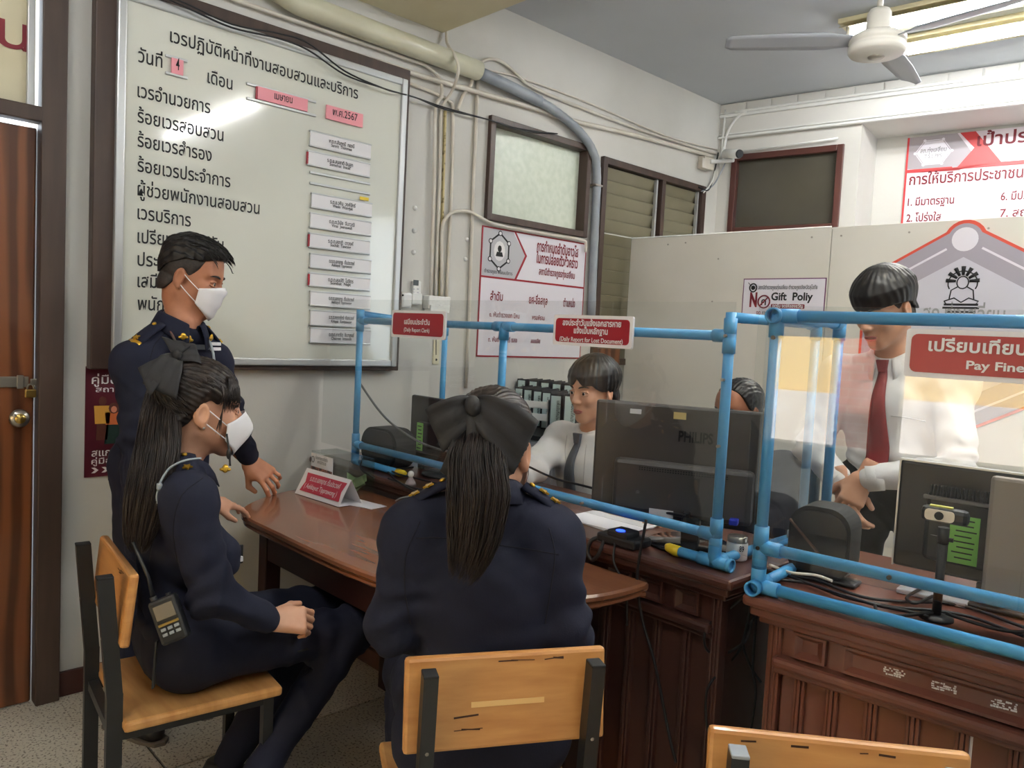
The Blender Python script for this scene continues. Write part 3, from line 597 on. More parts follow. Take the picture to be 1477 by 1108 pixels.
for t_, p, hh, L, bo in (('เป้าประสงค์', (1409, 211), .060, .50, .02), ('การให้บริการประชาชน ของสถานีตำรวจ', (1311, 267), .052, 1.12, .018), ('1. มีมาตรฐาน', (1309, 297), .038, .265, .015), ('6. มีประสิทธิภาพ', (1443, 289), .038, .34, .015), ('2. โปร่งใส', (1307, 320), .038, .20, .015), ('7. สถานที่', (1442, 313), .038, .24, .015)):
    a_ = PB(*p); write(b, t_, a_, a_+BE*L, hh, BK, bo)
part('lettering', b, M_redlet, bn)
# gift notice on the partition
ng = thing('gift_notice', 'white notice with purple border about gifts on the left partition board', 'notice', PW(1.015, 1.498, .002))
gs0, gs1, gz0, gz1 = .786, 1.244, 1.50, 1.746; Pf = frame3(PF); k_ = lambda s, z, o=0: PW(gs0+s, gz1-z, .0045+o)
part('purple_border', plate(PW((gs0+gs1)/2, (gz0+gz1)/2, .001), gs1-gs0, gz1-gz0, .002, PF), mat('purple_print', (104, 40, 92), .5), ng); part('sheet', plate(PW((gs0+gs1)/2, (gz0+gz1)/2, .003), gs1-gs0-.010, gz1-gz0-.010, .001, PF), M_poster, ng)
b = MB(); write(b, 'N', k_(.045, .150), k_(.088, .150), .058, PF, .05)
ring = [k_(.128, .125, .002)+PE*.033*math.cos(t)+V(0, 0, .033*math.sin(t)) for t in np.linspace(0, 2*math.pi, 25)]; b.tube(ring, .004, 5, False); b.bar(k_(.105, .148, .003), k_(.151, .102, .003), .007, .001, PN)
b.prism(rrect(.185, .024, .005), .0012, k_(.262, .149), Pf); write(b, 'งด', k_(.088, .194), k_(.112, .194), .017, PF, .02); write(b, '"ของขวัญ"', k_(.052, .238), k_(.105, .238), .013, PF, .012)
part('red_lettering', b, M_redlet, ng)
b = MB(); write(b, 'Gift  Poliy', k_(.168, .116), k_(.395, .116), .032, PF, .03); write(b, 'ศ', k_(.113, .143), k_(.143, .143), .03, PF, .02); write(b, 'สถานีตำรวจภูธรทุ่งเสลี่ยม ตำรวจภูธรจังหวัดสุโขทัย', k_(.092, .058), k_(.415, .058), .016, PF, .012)
write(b, 'การให้ การรับ ของขวัญทุกชนิด', k_(.122, .194), k_(.34, .194), .016, PF, .012); write(b, 'หรือผลประโยชน์อื่นใด จากการปฏิบัติหน้าที่', k_(.055, .216), k_(.40, .216), .011, PF, .01); write(b, 'เปลี่ยน', k_(.012, .238), k_(.047, .238), .013, PF, .01); write(b, 'เป็น "คำอวยพร"', k_(.112, .238), k_(.20, .238), .013, PF, .01)
b.tube([k_(.060, .050, .001)+PE*.020*math.cos(t)+V(0, 0, .022*math.sin(t)) for t in np.linspace(0, 2*math.pi, 17)], .004, 5, False); b.cyl(k_(.060, .05), k_(.060, .05, .0015), .012, n=12); b.bar(k_(.030, .022, .001), k_(.062, .052, .001), .003, .001, PN)
part('lettering', b, M_ink, ng); b = MB(); write(b, 'งดรับ งดให้ของขวัญ', k_(.178, .155), k_(.346, .155), .014, PF, .02, .0025); part('white_lettering', b, M_paper, ng)
# hexagon station emblem on the partition
em = thing('station_emblem', 'big grey hexagonal emblem board with orange-red edge and a black seated figure', 'sign', PW(1.86, 1.2, .002))
def hexshape(R, lobe, cz, n=10):
    pts = []
    for k in range(6):
        a_ = math.pi/2-k*math.pi/3; c_ = (R*math.cos(a_), R*math.sin(a_))
        for t in np.linspace(a_+1.15, a_-1.15, n): pts.append((c_[0]+lobe*math.cos(t), c_[1]+lobe*math.sin(t)))
    return pts[::-1]
EC = (1.862, 1.495); E0 = PW(*EC, 0); R_ = .415
part('red_edge', MB().prism(hexshape(R_, .088, 0), .006, E0, Pf), mat('orange_red', (214, 78, 58), .4), em); part('grey_board', MB().prism(hexshape(R_, .072, 0), .004, E0+PN*.004, Pf), mat('emblem_grey', (166, 160, 172), .4), em)
b = MB()
for k in range(6):
    a_ = math.pi/2-k*math.pi/3; c_ = E0+PE*R_*math.cos(a_)+V(0, 0, R_*math.sin(a_)); b.cyl(c_+PN*.007, c_+PN*.0095, .054, n=24)
    d_ = E0+PE*R_*math.cos(a_-math.pi/3)+V(0, 0, R_*math.sin(a_-math.pi/3)); b.bar(c_+(d_-c_)*.20+PN*.009, c_+(d_-c_)*.80+PN*.009, .010, .001, PN)
part('pale_discs_and_rules', b, M_poster, em)
part('inner_hexagon', MB().prism([(math.sin(k*math.pi/3)*.335, math.cos(k*math.pi/3)*.335) for k in range(6)][::-1], .002, E0+PN*.007, Pf), mat('emblem_pale', (204, 202, 212), .4), em)
b = MB(); fc = PW(1.868, 1.70, .0095)
for k in range(7):
    a_ = math.pi*(.02+.96*k/6); b.tube([fc+PE*r*math.cos(a_)+V(0, 0, r*math.sin(a_)+.02) for r in (.028, .05, .068)], [.006, .008, .010], 6)
b.tube([fc+PE*.06*math.cos(t)+V(0, 0, .055*math.sin(t)+.012) for t in np.linspace(-.5, math.pi+.5, 16)], .003, 5)
b.tube([fc+PE*x+V(0, 0, z) for x, z in ((-.05, -.06), (-.045, -.02), (-.02, -.005))], .003, 5); b.tube([fc+PE*x+V(0, 0, z) for x, z in ((.05, -.06), (.045, -.02), (.02, -.005))], .003, 5)
b.tube([fc+PE*.024*math.cos(t)+V(0, 0, .028*math.sin(t)+.015) for t in np.linspace(0, 2*math.pi, 14)], .003, 5, False)
for zz, hw in ((-.085, .070), (-.10, .075), (-.118, .062), (-.135, .055), (-.15, .06)): b.box(fc+V(0, 0, zz), (2*hw, .010, .002), PA, .001)
b.tube([fc+PE*x+V(0, 0, z) for x, z in ((-.07, -.07), (-.03, -.055), (0, -.075), (.03, -.055), (.07, -.07), (.06, -.083), (-.06, -.083), (-.07, -.07))], .003, 5)
part('seated_figure', b, M_ink, em)
b = MB(); write(b, 'สภ.ทุ่งเสลี่ยม', PW(1.712, 1.535, .0095), PW(2.046, 1.530, .0095), .062, PF, .01); part('lettering', b, M_inkgrey, em)
# ---------------------------------------------------------------- conduits, pipes and cables on the left wall
def wl(x, y, off=.02): return onX(x, y, XW+off)
def pipe(label, px, r, m=M_pipew, off=.02, n=5, name='conduit_pipe', grp=None, sides=10):
    P = [wl(*(p if len(p) == 3 else (*p, off))) for p in px]
    b = MB(); b.tube(catmull(P, n) if n else np.array(P), r, sides); return solo(name, label, name.split('_')[-1], b, m, group=grp)
pipe('thick cream pipe running along the top of the left wall', [(330, -60, .055), (430, 5, .055), (560, 54, .055), (690, 102, .055)], .047, M_trunk, n=0, name='cream_pipe', sides=20)
gc = thing('grey_conduit', 'grey corrugated conduit bending down from the cream pipe past the frosted window', 'conduit', wl(853, 455, .035))
P = catmull([wl(690, 104, .05), wl(735, 125, .05), wl(778, 146, .05)], 6); b = MB(); b.tube(P, .030, 14); part('wide_section', b, M_greyc, gc)
P = catmull([wl(772, 143, .05), wl(800, 160, .05), wl(832, 186, .045), wl(854, 216, .04), wl(861, 250, .035), wl(858, 330, .035), wl(853, 455, .035)], 8)
b = MB(); b.tube(P, [.024+.0012*(i % 2) for i in range(len(P))], 14); part('narrow_section', b, M_greyc, gc)
b = MB(); b.box(wl(859, 268, .03), (.06, .065, .012), bev=.003); part('clip', b, M_steel, gc, 'metal clip')
pipe('upper white pipe over the duty board that bends down the wall', [(300, -18), (340, 0), (444, 36), (540, 68), (596, 88), (612, 93), (629, 107), (637, 122), (636, 141), (628, 160), (626, 260), (621, 426)], .009)
pipe('long white pipe running from over the duty board under the grey conduit to the corner', [(230, -14), (270, 2), (450, 60), (560, 94), (606, 109), (763, 154), (825, 174), (920, 196), (1000, 218), (1028, 226)], .0125, off=.022)
pipe('thin white pipe nearest the duty board top edge bending down beside the ochre strip', [(250, 2), (360, 42), (480, 82), (560, 109), (587, 119), (628, 135), (648, 146), (653, 160), (652, 260), (644, 430)], .008, off=.012)
pipe('white cable looping down from the cream ceiling beam', [(644, 40, .02), (645, 62, .03), (655, 78, .10), (661, 95, .12), (659, 113, .11), (650, 135, .04), (640, 150, .02), (636, 165, .012), (634, 260, .012), (628, 428, .012)], .0075, n=7, name='white_cable')
pipe('white pipe rising in an arch behind the cream pipe and on to the corner', [(660, 158), (668, 138), (679, 122), (687, 98), (703, 86), (724, 89), (750, 111), (768, 126), (840, 156), (920, 186), (1000, 212), (1034, 222)], .0085, off=.016)
pipe('thin white wire along the upper edge of the arching pipe', [(698, 100), (752, 113), (850, 149), (960, 196), (1034, 216)], .005, off=.01)
pipe('straight white riser left of the frosted window', [(689, 114), (686, 200), (683, 260), (676, 470), (672, 560)], .0085, off=.012, n=0)
pipe('bent white pipe along the top of the seniority poster', [(637, 428), (637, 360), (637.5, 335), (641, 318), (654, 306), (676, 305), (697, 316), (720, 325), (790, 338), (838, 346), (845, 352), (845, 364)], .0085, off=.026)
b = MB(); a0, a1 = wl(641.5, 160, .004), wl(634, 428, .004); b.bar(a0, a1, .008, .022, (1, 0, 0)); solo('ochre_strip', 'flaking ochre paint strip between the white risers', 'strip', b, mat('ochre_flake', (206, 190, 140), .7, c2=(120, 104, 70), scale=26, contrast=(.52, .62)))
for k, (px, py) in enumerate(((598, 300), (597, 333), (596, 364))):
    b = MB(); b.lathe([(.012, 0), (.011, .006), (.006, .010), (0, .011)], wl(px, py, 0), frame3(WALL), 14); solo('wall_plug', 'white wall plug '+('uppermost', 'second', 'lowest')[k]+' of three above the remote control', 'plug', b, M_white, group='wall plugs above the remote control')
for k, (px, py) in enumerate(((673, 345), (671, 374))):
    b = MB(); b.lathe([(.011, 0), (.010, .006), (.005, .009), (0, .010)], wl(px, py, 0), frame3(WALL), 14); solo('wall_plug', 'white wall plug '+('upper', 'lower')[k]+' of two left of the seniority poster', 'plug', b, M_white, group='wall plugs left of the seniority poster')
for k, lb in enumerate(('black cable along the top edge of the duty board and across the frosted window', 'second black cable sagging just under the first over the duty board')):
    d_ = k*5
    P = [wl(*p) for p in ((180, -34+d_, .10), (270, 6+d_, .10), (335, 35+d_, .10), (400, 48+d_*1.4, .10), (444, 62+d_*2, .10), (498, 103+d_, .095), (552, 127, .095), (575, 134, .09), (600, 141, .05), (641, 155+d_*.5, .03), (706, 173, .04), (750, 186+d_*.4, .04), (804, 193, .03))]
    b = MB(); b.tube(catmull(P, 6), .0035, 6); solo('black_cable', lb, 'cable', b, M_cable)
# remote control, sensor and switch boxes
rc_ = thing('remote_control', 'white air conditioner remote control hanging on the wall beside the duty board', 'remote', wl(599, 434, 0))
b = MB(); b.box(wl(600, 421, .012), (.02, .048, .105), bev=.006); part('body', b, M_white, rc_); b = MB(); b.box(wl(600, 408, .0225), (.002, .030, .026)); part('display', b, mat('lcd_grey', (70, 76, 78), .3), rc_)
for k in range(5):
    b = MB(); b.box(wl(597+(k % 2)*6, 417+5*(k//2), .023), (.003, .010, .006), bev=.001); part('button', b, M_pgrey, rc_)
b = MB(); b.box(wl(599, 431, .018), (.036, .058, .055), bev=.006); part('holder', b, M_white, rc_)
se = thing('wall_sensor', 'small white angular box on the wall left of the remote control', 'box', wl(585, 441, 0)); b = MB(); b.box(wl(584, 433, .02), (.04, .062, .074), bev=.012); part('body', b, M_white, se); b = MB(); b.cyl(wl(581, 426, .04), wl(581, 426, .042), .005, n=10); part('lens', b, M_black, se)
sb = thing('switch_box', 'white switch box under the vertical conduits', 'box', wl(631, 452, 0)); b = MB(); b.box(wl(630, 437, .025), (.05, .135, .065), bev=.005); part('cover', b, M_white, sb)
for k in range(2):
    b = MB(); b.box(wl(624+13*k, 446, .035), (.05, .062, .04), bev=.004); part('switch', b, M_white, sb)
st = thing('stick_thermometer', 'narrow cream thermometer strip on the wall beneath the switch box', 'thermometer', wl(629, 526, 0)); b = MB(); b.box(wl(629, 506, .004), (.008, .036, .135), bev=.002); part('strip', b, M_cream, st); b = MB(); b.bar(wl(629, 488, .009), wl(629, 512, .009), .003, .003); b.cyl(wl(629, 519, .008), wl(629, 519, .0095), .006, n=10); part('scale', b, M_ink, st)
# ---------------------------------------------------------------- camera and wiring in the far corner
jb = thing('junction_box', 'white junction box in the far corner where the wall pipes end', 'box', wl(1020, 246, .0)); b = MB(); b.box(wl(1018, 236, .03), (.06, .11, .085), bev=.008); part('box', b, M_pipew, jb); b = MB(); b.box(wl(1018, 236, .062), (.006, .085, .065), bev=.003); part('lid', b, M_pipew, jb)
cb = lambda x, y, o: onP(x, y, BW(0, 0, o), BN)
cc = thing('security_camera', 'white bullet security camera on an arm under the beam in the far corner', 'camera', cb(1050, 234, .10))
b = MB(); b.tube([wl(1024, 233, .06), cb(1040, 233, .10), cb(1058, 231, .12)], .014, 10); part('arm', b, M_white, cc)
c0, c1 = cb(1046, 222, .10), cb(1066, 222, .17); b = MB(); b.cyl(c0, c1, .030, n=18); part('housing', b, M_white, cc); d_ = unit(c1-c0); b = MB(); b.cyl(c1+d_*.0005, c1+d_*.012, .029, .026, 18); part('lens', b, M_black, cc)
for k, P in enumerate(([(1044, 212), (1034, 235), (1027, 262), (1015, 278)], [(1050, 226), (1040, 248), (1028, 268), (1012, 276)], [(1036, 220), (1030, 250), (1022, 274), (1008, 270)])):
    b = MB(); b.tube(catmull([cb(x, y, .05+.01*k) for x, y in P[:2]]+[wl(x, y, .03) for x, y in P[2:]], 6), .005, 6); solo('corner_cable', ('pale', 'grey', 'dark')[k]+' cable drooping below the security camera', 'cable', b, (M_white, M_greyc, M_cable)[k], group='cables drooping below the security camera')
b = MB(); b.tube(catmull([BW(3, 2.965, .02), BW(.35, 2.965, .02), BW(.2, 2.955, .02), BW(.12, 2.915, .02), BW(.07, 2.83, .02), BW(.05, 2.72, .02), BW(.05, 2.62, .02)], 6), .010, 8); solo('corner_pipe', 'white pipe curving from the beam strip down to the security camera', 'pipe', b, M_white)
b = MB(); b.tube([BW(.04, 2.99, .015), BW(.035, 2.8, .015), BW(.03, 2.6, .015)], .008, 8); solo('corner_pipe', 'straight white riser in the far corner left of the curved pipe', 'pipe', b, M_white)
b = MB(); b.tube([BW(.06, 2.69, .012), BW(.5, 2.705, .012), BW(.80, 2.715, .012)], .006, 6); solo('white_wire', 'white wire clipped above the dark window under the beam', 'wire', b, M_white)
# ================================================================== DESKS
def loc_frame(o, deg):
    t = math.radians(deg); e = V(math.cos(t), math.sin(t), 0); n = V(-math.sin(t), math.cos(t), 0)     # e along the desk, n to the rear
    return np.asarray(o, float), np.stack([e, n, V(0, 0, 1)], 1)
def desk(label, o, deg, s0, s1, depth, pans, bats, dark, sep=.085):
    O, A = loc_frame(o, deg); P = lambda s, d, z: O+A@V(s, d, z)
    t = thing('counter_desk', label, 'desk', P((s0+s1)/2, depth/2, 0)); m = M_dkcounter if dark else M_counter
    def bx(b, sa, sb, da, db, za, zb, bev=.003): b.box(P((sa+sb)/2, (da+db)/2, (za+zb)/2), (sb-sa, db-da, zb-za), A, bev); return b
    part('worktop', bx(MB(), s0-.05, s1+.05, -.055, depth, .772, .80, .010), m, t); part('top_moulding', bx(bx(MB(), s0-.035, s1+.035, -.04, depth-.01, .750, .772, .006), s0-.018, s1+.018, -.022, depth-.02, .732, .750, .005), m, t)
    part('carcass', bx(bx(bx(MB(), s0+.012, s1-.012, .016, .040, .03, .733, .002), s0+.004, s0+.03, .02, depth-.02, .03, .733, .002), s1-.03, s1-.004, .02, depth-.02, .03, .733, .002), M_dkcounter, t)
    part('plinth', bx(MB(), s0, s1, -.004, .04, 0, .07, .004), m, t)
    for s in ((s0, s0+.032), (s1-.032, s1)):
        p = part('corner_post', bx(MB(), *s, -.004, .03, .07, .732, .003), m, t)
        for k in range(2): part('bead', bx(MB(), s[0]+.007+.011*k, s[0]+.014+.011*k, -.009, .0, .08, .73, .003), m, p)
    part('mid_rail', bx(bx(MB(), s0+.02, s1-.02, -.030, .03, .636, .662, .009), s0+.02, s1-.02, -.018, .03, .622, .636, .005), m, t)
    part('frieze_board', bx(MB(), s0+.02, s1-.02, .006, .03, .66, .732, .001), m, t)
    for a, b_ in pans:                                              # raised bevelled panels
        z0, z1 = .668, .728; b = MB(); ins = .020
        q = [P(a, .006, z0), P(b_, .006, z0), P(b_, .006, z1), P(a, .006, z1), P(a, -.010, z0), P(b_, -.010, z0), P(b_, -.010, z1), P(a, -.010, z1), P(a+.006, -.010, z0+.006), P(b_-.006, -.010, z0+.006), P(b_-.006, -.010, z1-.006), P(a+.006, -.010, z1-.006), P(a+ins, .002, z0+ins*.8), P(b_-ins, .002, z0+ins*.8), P(b_-ins, .002, z1-ins*.8), P(a+ins, .002, z1-ins*.8)]
        fs = []
        for r in (0, 4, 8): fs += [(r+i, r+(i+1) % 4, r+4+(i+1) % 4, r+4+i) for i in range(4)]
        b.add(q, fs+[(12, 13, 14, 15)]); part('raised_panel', b, m, t)
    edges = [s0+.032]+bats+[s1-.032]
    for a, b_ in zip(edges[:-1], edges[1:]): part('board', bx(MB(), a+.004, b_-.004, .010, .02, .07, .625, .002), m, t)
    for s in bats:
        b = MB()
        for k in (-1, 0, 1): bx(b, s+k*.009-.004, s+k*.009+.004, -.006+.004*abs(k), .02, .07, .624, .002)
        part('batten', b, m, t)
    return t, P
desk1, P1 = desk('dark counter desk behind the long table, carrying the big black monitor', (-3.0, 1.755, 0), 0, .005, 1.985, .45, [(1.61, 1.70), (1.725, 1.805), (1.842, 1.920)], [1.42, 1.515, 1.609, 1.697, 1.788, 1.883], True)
D2O = (-.885, 1.70, 0)
desk2, P2 = desk('red-brown counter desk at the right, with sticker scraps on its front panel', D2O, 6, .025, 1.55, .60, [(.085, .160), (.196, .60), (.64, 1.05), (1.09, 1.50)], [.104+.001, .178, .261, .345, .437, .53, .62, .71, .80, .9, 1.0, 1.1, 1.2, 1.3, 1.4], False)
A6 = loc_frame(D2O, 6)[1]
for s in (.302, .396, .502):
    b = MB(); rs = random.Random(int(s*1000))
    for i in range(9):
        for j in range(4):
            if rs.random() < .62: b.box(P2(s-.02+i*.005+rs.uniform(-.001, .001), .0012, .698-.007+j*.0045+.0003*i), (rs.uniform(.003, .006), .0012, rs.uniform(.002, .004)), A6)
    part('sticker_scrap', b, M_paper, desk2, 'torn white sticker remains')
b = MB(); b.box(P2(.4505, .0085, .45), (.008, .003, .34), A6); part('worn_streak', b, M_paper, desk2, 'bare white streak along a batten')
# ---------------------------------------------------------------- long table with rounded ends
tb = thing('long_table', 'polished brown table with rounded ends in front of the dark counter desk', 'table', (-1.95, 1.45, 0))
out = catmull([V(-2.36, 1.117, 0), V(-2.45, 1.127, 0), V(-2.55, 1.18, 0), V(-2.65, 1.30, 0), V(-2.715, 1.44, 0), V(-2.74, 1.60, 0), V(-2.74, 1.694, 0)], 6)[:, :2]
out2 = catmull([V(-1.205, 1.694, 0), V(-1.205, 1.60, 0), V(-1.225, 1.48, 0), V(-1.30, 1.345, 0), V(-1.43, 1.225, 0), V(-1.58, 1.15, 0), V(-1.78, 1.12, 0), V(-2.0, 1.114, 0)], 6)[:, :2]
poly = np.concatenate([out, out2])[::-1]; cen = poly.mean(0)
def slab_(poly, z0, z1, inset=0.0, rnd=.006):
    b = MB(); n = len(poly); lv = [(z0, inset+rnd), (z0+rnd, inset), (z1-rnd, inset), (z1, inset+rnd)]; q = []
    nx = np.roll(poly, -1, 0)-np.roll(poly, 1, 0); nn = np.stack([nx[:, 1], -nx[:, 0]], 1); nn /= np.linalg.norm(nn, axis=1, keepdims=True)
    if ((poly-cen)*nn).sum() < 0: nn = -nn
    for z, i_ in lv: q.append(np.column_stack([poly-nn*i_, np.full(n, z)]))
    q = np.concatenate(q); fs = [(r*n+i, r*n+(i+1) % n, (r+1)*n+(i+1) % n, (r+1)*n+i) for r in range(3) for i in range(n)]
    return b.add(q, fs+[tuple(range(n))[::-1], tuple(range(3*n, 4*n))])
part('tabletop', slab_(poly, .713, .735), M_table, tb); part('edge_moulding', slab_(poly, .694, .713, .008), M_table, tb)
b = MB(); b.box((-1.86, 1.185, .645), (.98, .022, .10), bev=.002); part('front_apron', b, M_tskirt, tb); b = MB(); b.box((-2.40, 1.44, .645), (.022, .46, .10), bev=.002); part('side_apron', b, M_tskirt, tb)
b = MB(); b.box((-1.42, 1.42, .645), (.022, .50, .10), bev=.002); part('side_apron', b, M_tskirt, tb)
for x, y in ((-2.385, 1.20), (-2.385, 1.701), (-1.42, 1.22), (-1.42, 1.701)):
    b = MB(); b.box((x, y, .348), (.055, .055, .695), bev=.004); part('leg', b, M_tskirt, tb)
# ================================================================== BLUE PIPE SCREENS
RP = .0135
def fitting(fr, p, dirs, L=.045, name='fitting'):
    b = MB()
    for d in dirs: b.cyl(np.asarray(p)-unit(d)*.005, np.asarray(p)+unit(d)*L, RP+.0035, n=16)
    b.ell(p, (RP+.0035,)*3, nu=14, nv=8); part(name, b, M_blue, fr)
def bpipe(fr, a, b_, name='pipe'): b = MB(); b.tube([a, b_], RP, 14); part(name, b, M_blue, fr)
def open_end(fr, p, d, L=.03): b = MB(); b.hollow(p, np.asarray(p)+unit(d)*L, RP+.0045, .004, 18); part('open_socket', b, M_blue, fr)
X_, Y_, Z_ = V(1, 0, 0), V(0, 1, 0), V(0, 0, 1)
fr1 = thing('pipe_screen', 'blue pipe frame with two clear front sheets on the dark counter desk', 'screen', (-1.91, 1.765, .80), 'blue pipe screens on the desks')
yl = 1.765; xl, xr, zb, zt, zl = -2.775, -1.055, .8175, 1.402, .886
xm = onY(725, 520, yl)[0]
bpipe(fr1, (xl, yl, zb), (xl, yl, 1.446)); bpipe(fr1, (xr, yl, zb), (xr, yl, 1.462)); bpipe(fr1, (xm, yl, zl), (xm, yl, zt))
bpipe(fr1, (xl, yl, zt), (xr, yl, zt)); bpipe(fr1, (xl, yl, zl), (xr, yl, zl))
fitting(fr1, (xl, yl, zt), (X_, Z_, -Z_)); fitting(fr1, (xr, yl, zt), (-X_, Z_, -Z_)); fitting(fr1, (xm, yl, zt), (X_, -X_, -Z_)); fitting(fr1, (xl, yl, zl), (X_, Z_, -Z_)); fitting(fr1, (xr, yl, zl), (-X_, Z_, -Z_)); fitting(fr1, (xm, yl, zl), (X_, -X_, Z_))
fitting(fr1, (xr, yl, zb), (X_, -X_, Y_, Z_)); open_end(fr1, (xr+.040, yl, zb), X_, .012); bpipe(fr1, (xr-.115, yl, zb), (xr, yl, zb)); bpipe(fr1, (xr, yl, zb), (xr, yl+.48, zb)); bpipe(fr1, (xr, yl, 1.45), (xr, yl+.48, 1.452)); bpipe(fr1, (xr, yl+.48, zb), (xr, yl+.48, 1.452)); fitting(fr1, (xr, yl+.48, 1.452), (-Y_, -Z_)); fitting(fr1, (xr, yl+.48, zb), (-Y_, Z_))
fitting(fr1, (xl, yl, zb), (X_, Z_, Y_)); bpipe(fr1, (xl, yl, zb), (xl+.33, yl, zb))
yr = None
for k in range(80):                                                  # rear left post: where it shows at x=638 in the survey
    yy = yl+.2+.01*k; q = V(xl, yy, 1.2)-CAM; u_ = CX+F*np.dot(q, RT)/np.dot(q, FW)
    if u_ >= 638: yr = yy; break
bpipe(fr1, (xl, yl, zb), (xl, yr, zb)); bpipe(fr1, (xl, yr, zb), (xl, yr, 1.40)); bpipe(fr1, (xl, yl, 1.43), (xl, yr, 1.40)); fitting(fr1, (xl, yr, 1.40), (-Y_, -Z_))
for q in ((xr-.14, yl, zb), (xl+.335, yl, zb)):
    b = MB(); b.tube([V(*q)+V(.035, 0, 0), V(*q)+V(.018, 0, 0), V(*q)+V(-.004, .0, .004), V(*q)+V(-.012, .004, .006)] if q[0] > -2 else [V(*q)+V(-.03, 0, 0), V(*q)+V(-.01, 0, 0), V(*q)+V(.012, 0, .002), V(*q)+V(.022, .004, .004)], [RP+.001, RP+.0015, RP*.9, .006], 10); part('taped_end', b, M_yel, fr1, 'pipe end wrapped in yellow tape')
for x0, x1 in ((-3.02, -1.4705), (-1.4675, -1.032)):
    b = MB(); b.box(((x0+x1)/2, yl-.0185, (.862+1.487)/2), (x1-x0, .003, 1.487-.862)); part('clear_sheet', b, M_acryl, fr1, 'clear acrylic sheet')
for x, z in ((xr, 1.29), (xr, 1.12), (xr, 1.402), (-1.9, zl), (-1.5, zl)):
    b = MB(); b.cyl((x, yl-.024, z), (x, yl-.012, z), .004, n=8); part('bolt', b, M_steel, fr1)
# second screen
Q0 = onZ(1093, 845, .8175); O2, A2_ = loc_frame((Q0[0], Q0[1], 0), 6); e2, n2 = A2_[:, 0], A2_[:, 1]
G = lambda s, d, z: O2+A2_@V(s, d, z)
zt2 = onP(1128, 456, G(0, 0, 0), -n2)[2]; zl2 = onP(1128.5, 796, G(0, 0, 0), -n2)[2]
fr2 = thing('pipe_screen', 'blue pipe frame with a clear sheet on the red-brown counter desk at the right', 'screen', G(.7, 0, .80), 'blue pipe screens on the desks')
bpipe(fr2, G(0, 0, zb), G(0, 0, zt2)); bpipe(fr2, G(0, 0, zt2), G(1.5, 0, zt2)); bpipe(fr2, G(0, 0, zl2), G(1.5, 0, zl2)); bpipe(fr2, G(0, 0, zb), G(1.5, 0, zb))
bpipe(fr2, G(1.5, 0, zb), G(1.5, 0, zt2))
bpipe(fr2, G(0, 0, zt2), G(0, .44, zt2)); bpipe(fr2, G(0, .44, zb), G(0, .44, zt2)); bpipe(fr2, G(0, 0, zb), G(0, .44, zb)); fitting(fr2, G(0, .44, zt2), (-n2, -Z_)); fitting(fr2, G(0, .44, zb), (-n2, Z_))
fitting(fr2, G(0, 0, zt2), (e2, n2, -Z_), .05); fitting(fr2, G(0, 0, zl2), (e2, Z_, -Z_), .05); fitting(fr2, G(0, 0, zb), (e2, n2, Z_), .05); fitting(fr2, G(1.5, 0, zt2), (-e2, -Z_)); fitting(fr2, G(1.5, 0, zl2), (-e2, Z_, -Z_)); fitting(fr2, G(1.5, 0, zb), (-e2, Z_))
open_end(fr2, G(0, -.008, zt2), -n2, .022); open_end(fr2, G(0, -.008, zb), -n2, .03)
z0_, z1_ = zl2-.02, onP(1150, 443, G(0, 0, 0), -n2)[2]; b = MB(); b.box(G(.735, -.034, (z0_+z1_)/2), (1.53, .003, z1_-z0_), A2_); part('clear_sheet', b, M_acryl, fr2, 'clear acrylic sheet mirroring the street outside')
b = MB(); b.box(G(-.018, .22, (z0_+z1_)/2), (.003, .46, z1_-z0_), A2_); part('clear_sheet', b, M_acryl, fr2, 'clear acrylic side sheet')
for q in (G(0, -.0, zt2-.05), G(0, -.0, zl2), G(.285, 0, zl2)):
    b = MB(); b.cyl(q-n2*(RP+.0045), q-n2*(RP-.003), .005, n=10); part('bolt_hole', b, M_black, fr2)
# hanging signs
def sign(label, c, w_, h_, fr, lines, t=.008):
    s = thing('counter_sign', label, 'sign', np.asarray(c)-V(0, 0, h_/2)); R_, U_, N_ = fr
    part('white_board', plate(c, w_, h_, t, fr, .006), M_paper, s); part('red_face', plate(np.asarray(c)+N_*t, w_-.020, h_-.020, .0012, fr, .012), M_red, s)
    b = MB()
    for txt, v, u, h, bo in lines: a = np.asarray(c)+N_*(t+.0014)+U_*v*h_-R_*w_*u/2; write(b, txt, a, a+R_*w_*u, h, fr, bo)
    part('lettering', b, M_paper, s); return s
yS = yl-.024
a0, a1 = onY(568, 450, yS), onY(643.5, 488, yS); sign('small dark red sign reading Daily Report Clerk on the blue top pipe', (a0+a1)/2, a1[0]-a0[0], a0[2]-onY(568, 484, yS)[2]+.012, FRONT, [('เสมียนประจำวัน', .0, .48, .0145, .03), ('(Daily Report Clerk)', -.27, .48, .0115, .02)])
a0, a1 = onY(802, 454, yS), onY(916, 459, yS); hh = a0[2]-onY(801, 497, yS)[2]; sign('wide dark red sign reading Daily Report for Lost Document on the blue top pipe', V((a0[0]+a1[0])/2, yS, a0[2]-hh/2), a1[0]-a0[0], hh, FRONT, [('ลงประจำวันแจ้งเอกสารหาย', .16, .74, .0135, .03), ('แจ้งเป็นหลักฐาน', -.09, .43, .0135, .03), ('(Daily Report for Lost Document)', -.36, .80, .0105, .02)])
FR2 = (e2, Z_, -n2); a0, a1 = onP(1310, 474, G(0, -.06, 0), -n2), onP(1313, 543, G(0, -.06, 0), -n2); hh = a0[2]-a1[2]
sign('large red sign reading Pay Fine on the right blue screen', a0+e2*.26-Z_*hh/2, .52, hh, FR2, [('เปรียบเทียบปรับ (อาญา/จราจร)', .06, .84, .0185, .025), ('Pay Fine (Criminal/Traffic)', -.27, .58, .0125, .025)])
